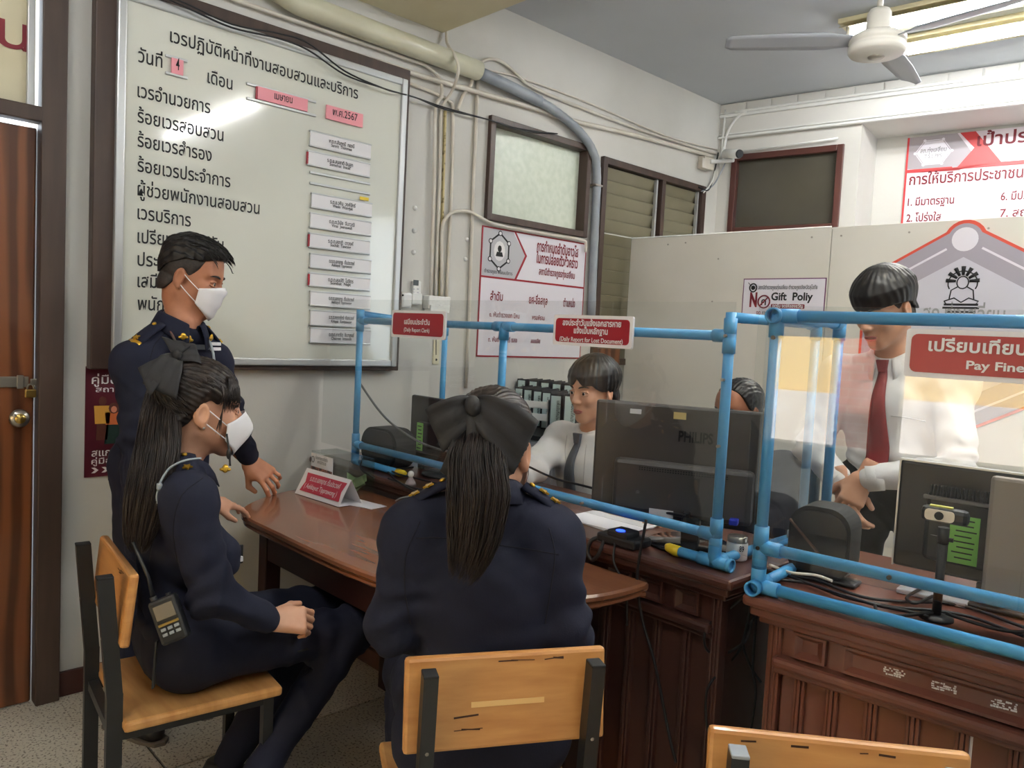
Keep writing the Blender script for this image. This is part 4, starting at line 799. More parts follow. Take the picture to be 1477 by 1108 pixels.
# ================================================================== THINGS ON THE TABLE
def tri_prism(c, yaw, L, hgt, base):
    t = math.radians(yaw); A = np.stack([V(math.cos(t), math.sin(t), 0), V(-math.sin(t), math.cos(t), 0), V(0, 0, 1)], 1); return np.asarray(c, float), A
c, A = tri_prism((-2.513, 1.487, .737), 4, .30, .085, .10); np_ = thing('name_stand', 'triangular name stand with red face and white writing on the table', 'name plate', c)
Pn = lambda s, d, z: c+A@V(s, d, z); b = MB(); L_ = .142
q = [Pn(-L_, -.05, 0), Pn(L_, -.05, 0), Pn(L_, 0, .092), Pn(-L_, 0, .092), Pn(L_, .05, 0), Pn(-L_, .05, 0)]; b.add(q, [(0, 1, 2, 3), (3, 2, 4, 5), (0, 5, 4, 1)]); part('folded_card', b, M_paper, np_)
nf = unit(np.cross(q[1]-q[0], q[3]-q[0])); up_ = unit(q[3]-q[0]); frn = (A[:, 0], up_, nf); mid = (q[0]+q[1]+q[2]+q[3])/4
b = MB(); b.prism([(-.120, -.036), (.130, -.036), (.120, 0), (.130, .036), (-.120, .036), (-.108, 0)], .0012, mid+nf*.0012, frame3(frn)); part('red_face', b, mat('red_card', (196, 64, 84), .4), np_)
b = MB(); write(b, 'ร.ต.ต.เอกยุทธ ตั๋นประวงศ์', mid+nf*.003-A[:, 0]*.085+up_*.008, mid+nf*.003+A[:, 0]*.105+up_*.008, .015, frn, .01); write(b, '( Aekkayut Tipprawong )', mid+nf*.003-A[:, 0]*.10-up_*.022, mid+nf*.003+A[:, 0]*.105-up_*.022, .015, frn, .008); part('lettering', b, M_paper, np_)
pp = thing('loose_papers', 'loose white papers lying under the end of the name stand', 'paper', (-2.37, 1.54, .7352))
for k, (x, y, a) in enumerate(((-2.385, 1.535, 22), (-2.365, 1.55, 8))):
    t_ = math.radians(a); A_ = np.stack([V(math.cos(t_), math.sin(t_), 0), V(-math.sin(t_), math.cos(t_), 0), V(0, 0, 1)], 1); b = MB(); b.box((x, y, .7358+.001*k), (.16, .075, .0009), A_); part('sheet', b, M_paper, pp)
# clear collection box
bo, bA = tri_prism((-2.645, 1.625, .7355), 0, 0, 0, 0); bx_ = thing('clear_box', 'clear acrylic box with a printed card and folded notes inside, behind the name stand', 'box', bo)
Pb = lambda s, d, z: bo+bA@V(s, d, z); W_, D_, H_ = .28, .112, .135
for s_, sz in (((0, -D_/2, H_/2), (W_, .003, H_)), ((0, D_/2, H_/2), (W_, .003, H_)), ((-W_/2, 0, H_/2), (.003, D_, H_)), ((W_/2, 0, H_/2), (.003, D_, H_)), ((0, 0, H_), (W_, D_, .003))): b = MB(); b.box(Pb(*s_), sz, bA); part('pane', b, M_glass, bx_)
b = MB(); b.box(Pb(-.055, -D_/2-.003, H_*.52), (.165, .002, .115), bA); card_ = part('printed_card', b, M_paper, bx_, 'printed card with a photo strip')
fb = (bA[:, 0], Z_, -bA[:, 1]); b = MB(); b.box(Pb(-.055, -D_/2-.0045, H_*.34), (.160, .001, .058), bA); part('photo_strip', b, mat('photo_print', (150, 96, 84), .5, c2=(44, 40, 36), scale=70, contrast=(.42, .58)), bx_)
b = MB(); write(b, 'ช่องทางการติดต่อ', Pb(-.10, -D_/2-.0045, .108), Pb(-.005, -D_/2-.0045, .108), .010, fb); write(b, 'สถานีตำรวจ', Pb(-.085, -D_/2-.0045, .092), Pb(-.02, -D_/2-.0045, .092), .010, fb); b.tube([Pb(-.122+.010*math.cos(t), -D_/2-.0045, .103+.012*math.sin(t)) for t in np.linspace(0, 6.28, 14)], .0012, 4, False); part('lettering', b, M_ink, bx_)
for k, (s, d, a, m) in enumerate(((.07, -.01, 20, mat('note_green', (150, 168, 120), .7)), (.085, .02, -30, mat('note_olive', (120, 130, 92), .7)), (.06, .03, 60, MATS['note_green']))):
    t_ = math.radians(a); A_ = np.stack([V(math.cos(t_), math.sin(t_), 0), V(-math.sin(t_), math.cos(t_), .5), V(0, -.4, 1)], 1); A_ = np.stack([unit(A_[:, 0]), unit(A_[:, 1]), unit(np.cross(A_[:, 0], A_[:, 1]))], 1)
    Qg = np.array([[Pb(s, d, .022+.012*k)+A_@V(.075*(u-.5), .05*(v-.5), .014*math.sin(u*5+k)) for v in np.linspace(0, 1, 4)] for u in np.linspace(0, 1, 9)]); b = MB(); b.grid(Qg, .001); solo('banknote', ('greenish folded banknote at the front of the clear box', 'olive folded banknote at the back of the clear box', 'greenish folded banknote lying crosswise in the clear box')[k], 'money', b, m, group='folded banknotes in the clear box')
# ================================================================== THINGS ON THE DARK DESK
def monitor(name, label, c, yaw, w_, h_, zb_, m=M_black, extra=None, tilt=0):
    O_, A_ = loc_frame((c[0], c[1], 0), yaw); t = thing(name, label, 'monitor', V(c[0], c[1], .80)); P_ = lambda s, d, z: O_+A_@V(s, d, z)
    b = MB(); b.box(P_(0, 0, zb_+h_/2), (w_, .022, h_), A_, .008); part('back_shell', b, m, t); b = MB(); b.box(P_(0, .012, zb_+h_/2), (w_-.03, .003, h_-.04), A_); part('screen', b, mat('screen_dark', (18, 20, 24), .15), t)
    return t, P_, A_
mo, Pm, Am = monitor('monitor', 'large black monitor with its maker name on the back, on the dark desk', (-1.28, 1.905), 23.5, .505, .34, .857, mat('monitor_back', (80, 75, 73), .42, c2=(70, 66, 64), scale=3))
b = MB(); b.box(Pm(.02, -.026, .955), (.40, .035, .155), Am, .014); part('back_bulge', b, MATS['monitor_back'], mo); b = MB()
for k in range(34):
    for j in range(2): b.box(Pm(-.10+k*.0075, -.0442, 1.012-.006*j), (.004, .002, .003), Am)
part('vent_holes', b, M_blackm, mo); fm = (Am[:, 0], Z_, -Am[:, 1]); b = MB(); write(b, 'PHILIPS', Pm(.0, -.0118, 1.095), Pm(.098, -.0118, 1.095), .024, fm, .03); part('maker_lettering', b, mat('logo_black', (16, 16, 17), .3), mo)
b = MB(); b.box(Pm(-.13, -.0118, 1.170), (.034, .001, .014), Am); part('white_label', b, M_paper, mo, 'small white label'); b = MB(); b.box(Pm(.0, -.0118, 1.168), (.036, .001, .020), Am); part('yellow_label', b, mat('pale_yellow_label', (222, 196, 128), .5), mo, 'pale yellow label')
b = MB(); b.box(Pm(-.03, -.0445, .885), (.07, .001, .022), Am); part('barcode_label', b, M_paper, mo, 'white rating label'); b = MB()
b.box(Pm(.13, -.046, .893), (.03, .02, .012), Am, .002); b.box(Pm(.045, -.05, .893), (.018, .03, .014), Am, .002); part('cable_plugs', b, M_black, mo); b = MB(); b.box(Pm(.175, -.052, .892), (.024, .04, .016), Am, .003); part('video_plug', b, mat('plug_blue', (38, 52, 170), .4), mo, 'blue video plug')
b = MB(); b.box(Pm(.055, -.03, .84), (.05, .035, .09), Am, .004); part('stand_neck', b, M_black, mo); b = MB(); b.lathe([(0, 0), (.118, 0), (.12, .006), (.114, .010), (.02, .014), (0, .014)], Pm(.055, -.03, .801), n=36); part('stand_base', b, mat('gloss_black', (24, 24, 26), .12), mo)
ma, Pa, Aa = monitor('monitor', 'smaller black monitor with a green label near the left end of the dark desk', (-2.42, 1.96), 0, .46, .265, .838)
b = MB(); b.box(Pa(.02, -.018, .935), (.36, .02, .13), Aa, .01); part('back_bulge', b, M_black, ma); b = MB(); b.box(Pa(-.135, -.0295, .937), (.042, .001, .115), Aa); lb_ = part('green_label', b, M_green, ma, 'green inspection label')
b = MB()
for k in range(7): b.box(Pa(-.137+.002*(k % 3), -.0304, .980-.015*k), (.026-.004*(k % 2), .0006, .004), Aa)
part('label_print', b, M_ink, ma); b = MB(); b.box(Pa(.02, -.005, .815), (.05, .03, .05), Aa, .003); b.lathe([(0, 0), (.10, 0), (.098, .008), (0, .012)], Pa(.02, -.005, .801), n=28); part('stand', b, M_black, ma)
def rounded_speaker(label, c, yaw, w_, h_, d_, rr=.45):
    O_, A_ = loc_frame((c[0], c[1], 0), yaw); t = thing('desk_speaker', label, 'speaker', V(c[0], c[1], .80), 'black rounded speakers on the desks'); P_ = lambda s, d, z: O_+A_@V(s, d, z); AF = np.stack([A_[:, 0], Z_, -A_[:, 1]], 1)
    b = MB(); pr = rrect(w_, h_, rr*h_, 8); b.prism(pr, d_, P_(0, 0, .801+h_/2), AF); part('cabinet', b, M_blackm, t); b = MB(); b.prism([(x*.90, y*.88) for x, y in pr], .006, P_(0, -d_, .801+h_/2), AF); part('grille', b, M_black, t)
    b = MB(); b.box(P_(0, -.02, .8045), (w_*.7, d_*.9, .007), A_, .002); part('foot', b, M_black, t); return t, P_, A_
rounded_speaker('black rounded speaker box at the left end of the dark desk behind the blue pipe', (-2.665, 1.90), 4, .235, .165, .10)
sp2, Ps, As = rounded_speaker('black rounded speaker box on the red-brown desk behind the right screen', (-.858, 1.995), 8, .150, .185, .10, .30)
b = MB(); b.bar(Ps(-.072, -.108, .945), Ps(.012, -.11, .865), .004, .009, (0, 1, 0)); part('brown_strap', b, mat('strap_brown', (110, 84, 72), .5), sp2, 'brown strap across the front')
an = MB(); an.tube([(-2.56, 2.0, .95), (-2.552, 2.0, 1.005)], .0035, 6); an.box((-2.57, 2.0, .878), (.05, .09, .156), bev=.004); solo('wifi_router', 'small black router with stub antenna beside the left speaker', 'router', an, M_black)
# figurine, cables, keyboard, scanner, papers, jar
fg = thing('figurine', 'tiny white figurine with a skirt standing on the dark desk under the blue pipe', 'figurine', onZ(592, 700, .8)); fp = LOC[fg.name]; b = MB(); b.lathe([(0, 0), (.022, 0), (.018, .012), (.010, .024), (.008, .032)], fp, n=14); part('skirt', b, mat('figurine_grey', (150, 140, 140), .5), fg); b = MB(); b.ell(fp+V(0, 0, .042), (.012, .012, .012)); part('head', b, M_white, fg)
for k, P in enumerate(([(560, 690), (600, 705), (640, 712), (620, 722), (585, 728), (568, 742)], [(548, 668), (575, 695), (610, 715), (640, 735), (680, 745)], [(622, 700), (608, 712), (575, 720), (565, 735), (571, 752), (580, 760)], [(560, 640), (556, 660), (566, 680), (600, 690), (640, 700)], [(545, 640), (528, 655), (520, 675), (540, 690)], [(700, 745), (740, 742), (790, 745), (815, 742)])):
    onedge = k in (0, 2); b = MB(); pts = []
    for i, (x, y) in enumerate(P):
        q = onZ(x, y, .807+.004*k)
        if q[1] < 1.69: q = onY(x, y, 1.69-.004*k)
        pts.append(q)
    b.tube(catmull(pts, 6), .0035, 6)
    solo('desk_cable', ('black cable hanging over the desk edge by the yellow taped pipe end', 'black cable running along under the left monitor', 'grey cable looping over the desk edge onto the table', 'black cable looping in front of the left speaker', 'black cable loop behind the left blue post', 'white cable lying behind the table in front of the seated clerk')[k], 'cable', b, (M_cable, M_cable, M_greyc, M_cable, M_cable, M_white)[k], group='cables on the dark desk')
b = MB(); b.tube(catmull([onY(516, 548, yl+.02), onY(545, 590, yl+.03), onY(570, 615, yl+.04), onY(610, 640, yl+.06), onY(650, 652, yl+.08), V(-2.3, 1.88, .93)], 8), .0045, 8); solo('grey_cable', 'grey cable sagging from the left blue post across the small monitor', 'cable', b, mat('cable_grey', (96, 98, 98), .5))
b = MB(); b.tube(catmull([onY(760, 672, 1.90), onY(800, 690, 1.885), onY(850, 703, 1.865), onY(905, 720, 1.85), onY(950, 737, 1.86), Pm(.045, -.066, .893)], 8), .004, 8); solo('black_cable', 'black cable stretched behind the blue lower pipe to the back of the large monitor', 'cable', b, M_cable)
pa = thing('paper_stack', 'white papers lying on the dark desk before the seated clerk', 'paper', (-1.53, 1.905, .801))
for k in range(3):
    t_ = math.radians(-6+5*k); A_ = np.stack([V(math.cos(t_), math.sin(t_), 0), V(-math.sin(t_), math.cos(t_), 0), Z_], 1); b = MB(); b.box((-1.53+.005*k, 1.905, .8018+.0016*k), (.25, .17, .0014), A_); part('sheet', b, M_paper, pa)
sc_ = thing('desk_phone', 'black desk device with a glowing blue button on the edge of the dark desk', 'phone', (-1.335, 1.735, .80)); b = MB(); b.box((-1.335, 1.745, .815), (.135, .085, .028), bev=.008); part('base', b, M_black, sc_); b = MB(); b.box((-1.33, 1.735, .835), (.07, .065, .02), bev=.006); part('hump', b, M_black, sc_)
b = MB(); b.ell((-1.325, 1.715, .846), (.014, .012, .003)); part('blue_light', b, mat('blue_glow', (30, 60, 255), .4, emit=2.0), sc_, 'glowing blue button')
pts = [(-1.39, 1.72, .812)]+[(-1.42+.008*math.sin(k*2.1), 1.70-.001*k, .80-.010*k+.02) for k in range(10)]+[(-1.39, 1.735, .81)]
b = MB(); b.tube(catmull([V(-1.385, 1.73, .815), V(-1.415, 1.70, .80), V(-1.42, 1.692, .765), V(-1.40, 1.690, .748), V(-1.38, 1.692, .77), V(-1.375, 1.71, .812)], 6), .006, 8); solo('coiled_cord', 'short black cord looping off the desk edge left of the blue-lit device', 'cable', b, M_cable)
jr = onZ(1062, 807, .8); jt = thing('white_jar', 'white jar with a metal lid and printed label by the right blue post', 'jar', jr); b = MB(); b.lathe([(0, .001), (.026, .001), (.028, .004), (.028, .045), (.026, .050), (0, .05)], jr, n=24); part('body', b, M_white, jt); b = MB(); b.lathe([(.027, .050), (.027, .064), (.024, .066), (0, .066)], jr, n=24); part('lid', b, M_steel, jt, 'metal lid'); dj = unit(V(-jr[0], -jr[1], 0)); rj = unit(np.cross(Z_, dj))
b = MB(); write(b, '89', jr+dj*.0285+rj*.006+Z_*.03, jr+dj*.0285+rj*.018+Z_*.03, .012, (rj, Z_, dj), .02); part('lettering', b, M_ink, jt)
b = MB(); b.tube(catmull([onY(932, 750, 1.69), onY(920, 820, 1.688), onY(921, 860, 1.688), onY(928, 900, 1.688), onY(945, 960, 1.685), onY(965, 1060, 1.685), onY(975, 1100, 1.685)], 8), .004, 8); solo('black_cable', 'black cable hanging down the front of the dark desk from the monitor', 'cable', b, M_cable)
b = MB(); b.tube(catmull([V(-1.335, 1.705, .81), V(-1.32, 1.688, .76), V(-1.275, 1.687, .70), V(-1.262, 1.687, .60)], 8), .0035, 8); solo('black_cable', 'thin black cable dropping from the blue-lit device over the desk edge', 'cable', b, M_cable)
for k, P in enumerate(([(1095, 812), (1082, 850), (1050, 880), (1020, 905), (1018, 935), (1040, 945), (1075, 925), (1085, 895)], [(1088, 850), (1070, 930), (1048, 960), (1025, 985), (1018, 1010), (1020, 1050), (1030, 1062)], [(1092, 880), (1086, 960), (1090, 1000), (1082, 1060)], [(1088, 890), (1072, 925), (1082, 960), (1098, 985)])):
    b = MB(); b.tube(catmull([onY(x, y, 1.735-.008*k) if x < 1040 else onY(x, y, 1.80+.02*k) for x, y in P], 7), .0035, 7); solo('gap_cable', ('looping onto the corner post of the dark desk', 'hanging lowest in a long curve to the post', 'falling straight down', 'bending towards the red-brown desk')[k]+', cable between the desks', 'cable', b, M_cable, group='cables in the gap between the desks')
# file store behind: cabinet, binders, letter tray, printer
cbk = thing('low_cabinet', 'grey low cabinet under the binders along the left wall', 'cabinet', (-2.62, 2.86, 0)); b = MB(); b.box((-2.62, 2.91, .455), (.72, .90, .91), bev=.004); part('body', b, M_pgrey, cbk); b = MB(); b.box((-2.62, 2.455, .5), (.66, .012, .76), bev=.003); part('door', b, M_pgrey, cbk); b = MB(); b.box((-2.62, 2.91, .922), (.74, .92, .022), bev=.003); part('top', b, M_black, cbk)
M_bind = mat('binder_black', (44, 44, 48), .5); M_spine = mat('binder_label', (196, 216, 214), .5); M_edge = mat('binder_paper_edge', (204, 190, 164), .8, c2=(120, 108, 90), scale=60)
def binder(label, c, w_, h_, d_, yaw):
    O_, A_ = loc_frame((c[0], c[1], 0), yaw); P_ = lambda s, d, z: O_+A_@V(s, d, z); z = c[2]; t = thing('binder', label, 'binder', c, 'binders on the low cabinet')
    b = MB(); b.box(P_(0, 0, z+h_/2), (w_, .004, h_), A_, .001); b.box(P_(-w_/2+.002, d_/2, z+h_/2), (.004, d_, h_), A_); b.box(P_(w_/2-.002, d_/2, z+h_/2), (.004, d_, h_), A_); part('cover', b, M_bind, t)
    b = MB(); b.box(P_(0, d_/2, z+h_/2-.004), (w_-.012, d_-.02, h_-.016), A_); part('papers', b, M_edge, t); b = MB(); b.box(P_(0, -.0028, z+h_*.5), (w_*.80, .0012, h_*.92), A_); part('spine_label', b, M_spine, t)
    fl_ = (Z_*-1, A_[:, 0], -A_[:, 1]); b = MB(); write(b, 'แฟ้มบันทึกประจำวัน', P_(w_*.10, -.0036, z+h_*.85), P_(w_*.10-.001, -.0036, z+h_*.22), w_*.20, fl_, .01); part('lettering', b, M_ink, t)
zc = .934
for k, (px, wv, hv, lb) in enumerate(((822, .062, .195, 'tall black binder with pale label beside the seated clerk'), (801, .056, .188, 'second tall binder from the seated clerk with pale label'), (787, .045, .18, 'third binder from the seated clerk, partly behind the letter tray'), (774, .045, .18, 'fourth binder from the seated clerk, behind the letter tray'), (760, .045, .18, 'fifth binder from the seated clerk, far behind the letter tray'), (747, .045, .18, 'leftmost binder, nearest the middle blue post'))):
    q = onY(px, 600, 2.50+.015*k+(.13 if k > 1 else 0)); binder(lb, V(q[0], q[1], zc), wv, hv, .24, 24)
for k in range(5):
    q = onY(752+17*k, 560, 2.93); binder(('nearest the middle blue post','second from the middle blue post','in the middle','second from the seated clerk','nearest the seated clerk')[k]+', binder of the rear row on the low cabinet', V(q[0], q[1], zc), .05, .205, .2, 24)
lt = thing('letter_tray', 'white and grey two-tier letter tray left of the tall binders', 'tray', onY(762, 615, 2.47)*V(1, 1, 0)+V(0, 0, zc)); lo = LOC[lt.name]
O_, A_ = loc_frame((lo[0], lo[1], 0), 24); P_ = lambda s, d, z: O_+A_@V(s, d, z)
for k in range(2):
    z = zc+.065+.055*k; b = MB(); b.box(P_(0, .06, z), (.17, .11, .006), A_); b.box(P_(0, .005, z+.014), (.17, .006, .030), A_, .002); b.box(P_(-.085, .06, z+.018), (.005, .11, .04), A_); b.box(P_(.085, .06, z+.018), (.005, .11, .04), A_); part('tier', b, M_white, lt)
for s in (-.082, .082): b = MB(); b.box(P_(s, .06, zc+.06), (.006, .09, .118), A_); part('side', b, M_pgrey, lt)
pr_ = thing('printer', 'white printer on the dark desk behind the woman with the bow', 'printer', (-2.27, 2.08, .80)); b = MB(); b.box((-2.27, 2.08, .865), (.30, .22, .125), bev=.014); part('body', b, M_white, pr_); b = MB(); b.box((-2.27, 2.08, .930), (.26, .18, .012), bev=.004); part('lid', b, M_pgrey, pr_); b = MB(); b.box((-2.27, 1.968, .85), (.22, .006, .03), bev=.002); part('paper_slot', b, M_black, pr_); b = MB(); write(b, 'ep', (-2.17, 1.9689, .90), (-2.14, 1.9689, .90), .014, FRONT, .02); part('lettering', b, M_ink, pr_)
b = MB(); b.box((-1.85, 1.89, .808), (.14, .13, .014), bev=.004)
for i in range(8):
    for j in range(4): b.box((-1.905+.0155*i, 1.845+.03*j, .8165), (.012, .022, .005))
solo('keyboard', 'black keyboard on the dark desk under the clerk\'s right arm', 'keyboard', b, M_black)
# ================================================================== THINGS ON THE RED-BROWN DESK
mc, Pc, Ac = monitor('monitor', 'black monitor with a row of vent slots and a green label on the red-brown desk', (-.505, 2.09), 6, .44, .27, .845); fc_ = None
b = MB(); b.box(Pc(.02, -.022, .965), (.34, .03, .17), Ac, .012); part('back_bulge', b, M_black, mc)
for k in range(26): b = MB(); b.box(Pc(-.138+k*.0075, -.042, 1.055), (.0042, .014, .026), Ac, .001); part('vent_fin', b, M_blackm, mc)
b = MB(); b.box(Pc(.0, -.040, 1.036), (.31, .010, .010), Ac, .002); part('vent_sill', b, mat('dusty_grey', (120, 118, 116), .7), mc); b = MB(); b.box(Pc(-.22+.001, -.0, .98), (.004, .026, .27), Ac); b.box(Pc(0, 0, 1.1155), (.44, .026, .004), Ac); part('silver_rim', b, M_alu, mc, 'pale rim')
b = MB(); b.box(Pc(-.062, -.0378, .945), (.062, .001, .115), Ac); part('green_label', b, M_green, mc, 'green inspection label'); b = MB()
for k in range(8): b.box(Pc(-.064+.003*(k % 3), -.0386, .992-.013*k), (.044-.008*(k % 2), .0006, .003), Ac)
part('label_print', b, M_ink, mc); b = MB(); b.box(Pc(0, -.01, .82), (.06, .04, .06), Ac, .003); b.box(Pc(0, -.01, .806), (.22, .15, .010), Ac, .004); part('stand', b, M_black, mc)
md, Pd, Ad = monitor('monitor', 'taupe grey monitor back at the right edge of the view, nearest on the red-brown desk', (-.245, 1.90), 6, .46, .27, .862, mat('taupe_shell', (146, 136, 128), .45, c2=(138, 128, 121), scale=3)); b = MB(); b.box(Pd(0, -.0, .83), (.06, .035, .08), Ad, .003); b.box(Pd(0, 0, .806), (.22, .15, .010), Ad, .004); part('stand', b, M_black, md)
wp = onZ(1350, 893, .8); wc = thing('webcam', 'silver-faced webcam with a yellow sticker on a black pole behind the right screen', 'webcam', wp)
b = MB(); b.cyl(wp+Z_*.005, wp+Z_*.175, .0095, n=12); b.lathe([(0, 0), (.035, 0), (.034, .006), (.012, .010), (0, .010)], wp+Z_*.0008, n=20); part('pole', b, M_black, wc); b = MB(); b.cyl(wp+Z_*.17, wp+Z_*.205, .012, n=12); b.bar(wp+Z_*.18-e2*.025, wp+Z_*.18+e2*.02, .008, .008); part('clamp', b, M_black, wc)
wh = wp+Z_*.232; AW = np.stack([e2, n2, Z_], 1); AWF = np.stack([e2, Z_, -n2], 1); b = MB(); b.box(wh, (.094, .028, .034), AW, .010); part('body', b, M_black, wc); b = MB(); b.prism(rrect(.058, .024, .008), .004, wh-n2*.0135-e2*.008, AWF); part('silver_face', b, mat('silver_face', (214, 208, 198), .35, .3), wc); b = MB(); b.cyl(wh-n2*.017-e2*.008, wh-n2*.022-e2*.008, .009, n=18); part('lens', b, mat('lens_black', (16, 16, 20), .1), wc); b = MB(); b.box(wh+Z_*.018-e2*.008, (.045, .012, .003), AW); part('sticker', b, mat('lime_sticker', (220, 220, 110), .5), wc, 'lime yellow sticker')
for k, P in enumerate(([(1105, 822), (1150, 832), (1180, 838), (1240, 860), (1300, 868), (1380, 872), (1477, 905)], [(1110, 835), (1165, 842), (1220, 862), (1290, 876), (1340, 880), (1400, 890), (1477, 918)], [(1130, 828), (1190, 850), (1260, 872), (1310, 882), (1340, 890)], [(1262, 874), (1268, 885), (1300, 888), (1345, 884)], [(1330, 848), (1308, 862), (1320, 870), (1345, 860)], [(1365, 885), (1410, 900), (1450, 910), (1490, 912)], [(1110, 815), (1140, 826), (1176, 830), (1200, 838)])):
    b = MB(); b.tube(catmull([onZ(x, y, .806+.003*k) for x, y in P], 7), .0038, 7); solo('desk_cable', ('longest', 'second long', 'short thick', 'small looped', 'crooked', 'rightmost', 'pale grey')[k]+' cable lying on the red-brown desk behind the lower blue pipe', 'cable', b, M_cable if k != 6 else M_pipew, group='cables on the red-brown desk')
b = MB(); b.box(onZ(1345, 862, .803)+n2*.02+Z_*.004, (.15, .09, .012), AW, .003); solo('grey_case', 'flat grey device lying under the webcam pole', 'box', b, M_pgrey)
b = MB(); b.box(onZ(1190, 840, .803)+n2*.03+Z_*.004, (.14, .06, .010), AW, .004); solo('flat_base', 'flat black oval base lying on the red-brown desk', 'base', b, M_black)
b = MB(); b.box(onZ(1140, 770, .84), (.018, .012, .022), bev=.003); solo('cable_tag', 'white cable tag left of the right speaker', 'tag', b, M_white)
b = MB(); b.tube(catmull([V(-.90, 1.98, .81), V(-.93, 1.97, .86), V(-.90, 1.98, .93), V(-.86, 2.0, .945)], 6), .008, 8); solo('grey_cable', 'thick grey cable looping left of the right speaker', 'cable', b, mat('cable_grey', (96, 98, 98), .5))
# ================================================================== CHAIRS
def chair(label, c, f, legs=True):
    """c = middle of the backrest on the floor, f = facing"""
    f = unit([f[0], f[1], 0]); r = V(f[1], -f[0], 0); A = np.stack([r, f, Z_], 1); O_ = V(c[0], c[1], 0); P_ = lambda x, y, z: O_+A@V(x, y, z)
    t = thing('school_chair', label, 'chair', O_, 'wooden chairs with black metal frames')
    b = MB(); b.box(P_(0, .035, .701), (.385, .022, .172), A@rotx(-6), .007); part('backrest', b, M_pine, t, 'pine backrest board')
    rs = random.Random(int(abs(c[0])*1000))
    for k in range(7):
        u, v_ = rs.uniform(-.15, .15), rs.choice((.09, .085, .08, -.03, -.06)); b = MB(); b.box(P_(0, .035, .701)+A@rotx(-6)@V(u, -.0113, v_*.8), (rs.uniform(.006, .055), .0010, rs.uniform(.0012, .0034)), A@rotx(-6)@np.array([[1, 0, math.sin(k*1.7)*.10], [0, 1, 0], [-math.sin(k*1.7)*.10, 0, 1]])); part('scuff', b, M_scratch, t)
    b = MB(); b.box(P_(0, .035, .701)+A@rotx(-6)@V(.0, -.0113, -.004), (.14, .0008, .010), A@rotx(-6)); part('bare_patch', b, M_chip, t)
    part('seat', MB().box(P_(0, .215, .425), (.385, .375, .026), A, .008), M_pine2, t, 'pine seat board')
    for s in (-1, 1):
        b = MB(); b.bar(P_(s*.155, .012, .0), P_(s*.155, .012, .50), .026, .034, f); b.bar(P_(s*.155, .012, .49), P_(s*.155, -.012, .778), .026, .034, f); part('rear_post', b, M_black, t)
        cap = MB(); cap.box(P_(s*.155, -.012, .778), (.027, .035, .006), A, .002); part('post_cap', cap, M_greyc if legs == 'cap' else M_blackm, t)
        for z in (.635, .69, .745):
            b = MB(); y_ = -.012*(z-.49)/.26; b.ell(P_(s*.155, y_-.006, z), (.006, .006, .006), nu=10, nv=6); part('bolt', b, M_steel, t)
        b = MB(); b.bar(P_(s*.155, .375, 0), P_(s*.155, .375, .412), .026, .026, f); part('front_leg', b, M_black, t)
        b = MB(); b.bar(P_(s*.155, .02, .40), P_(s*.155, .385, .40), .024, .026); part('side_rail', b, M_black, t)
    for y_ in (.375, .015): b = MB(); b.bar(P_(-.155, y_, .40), P_(.155, y_, .40), .024, .024); part('cross_rail', b, M_black, t)
    return t
def rotx(d): c_, s_ = math.cos(math.radians(d)), math.sin(math.radians(d)); return np.array([[1, 0, 0], [0, c_, -s_], [0, s_, c_]])
CHL = ((-2.035, .575), (.115, .99)); CHC = ((-.975, .972), (-.878, .479)); CHR = ((-.444, 1.143), (-.640, .768))
chair('wooden chair under the seated woman with the white mask, backrest seen edge-on', *CHL); chair('wooden chair with scuffed backrest behind the woman with the long ponytail', *CHC); chair('empty wooden chair cut off at the lower right before the red-brown desk', *CHR, legs='cap')
# ================================================================== PEOPLE
M_skin = mat('skin_tan', (186, 130, 100), .48, c2=(172, 114, 86), scale=14, spec=.35, bump=.03, bscale=300)
M_skin2 = mat('skin_light', (206, 158, 130), .48, c2=(194, 142, 114), scale=14, spec=.35, bump=.03, bscale=300)
M_skin3 = mat('skin_brown', (160, 108, 82), .48, c2=(146, 94, 70), scale=14, spec=.35, bump=.03, bscale=300)
M_lip = mat('lips', (170, 96, 88), .4); M_eyew = mat('eye_white', (226, 220, 214), .2); M_iris = mat('iris', (34, 22, 18), .15)
M_hair = mat('black_hair', (24, 21, 21), .42, c2=(14, 12, 12), scale=60, stretch=(1, 1, .2), spec=.4)
M_hairb = mat('dark_brown_hair', (50, 40, 35), .42, c2=(27, 22, 20), scale=70, stretch=(1, 1, .1), spec=.3)
M_hairs = mat('cropped_hair', (52, 44, 40), .6, c2=(34, 29, 27), scale=160)
M_navy = mat('navy_cloth', (29, 32, 51), .85, c2=(24, 27, 43), scale=5, bump=.06, bscale=260, spec=.3)
M_shirt = mat('white_shirt', (226, 224, 222), .75, c2=(218, 216, 214), scale=3, bump=.04, bscale=260)
M_trous = mat('black_trousers', (30, 30, 33), .8, bump=.05, bscale=200, c2=(24, 24, 27))
M_bow = mat('bow_cloth', (38, 37, 39), .75, c2=(31, 30, 32), scale=6, bump=.05, bscale=240)
M_mask = mat('mask_cloth', (238, 236, 236), .75); M_shoe = mat('shoe_black', (26, 26, 27), .45); M_sole = mat('shoe_sole', (104, 96, 88), .7)
def headframe(f, pitch=0, roll=0):
    f = unit([f[0], f[1], 0]); r = V(f[1], -f[0], 0); A = np.stack([r, f, Z_], 1)
    p, q = math.radians(pitch), math.radians(roll)
    return A@np.array([[1, 0, 0], [0, math.cos(p), -math.sin(p)], [0, math.sin(p), math.cos(p)]])@np.array([[math.cos(q), 0, math.sin(q)], [0, 1, 0], [-math.sin(q), 0, math.cos(q)]])
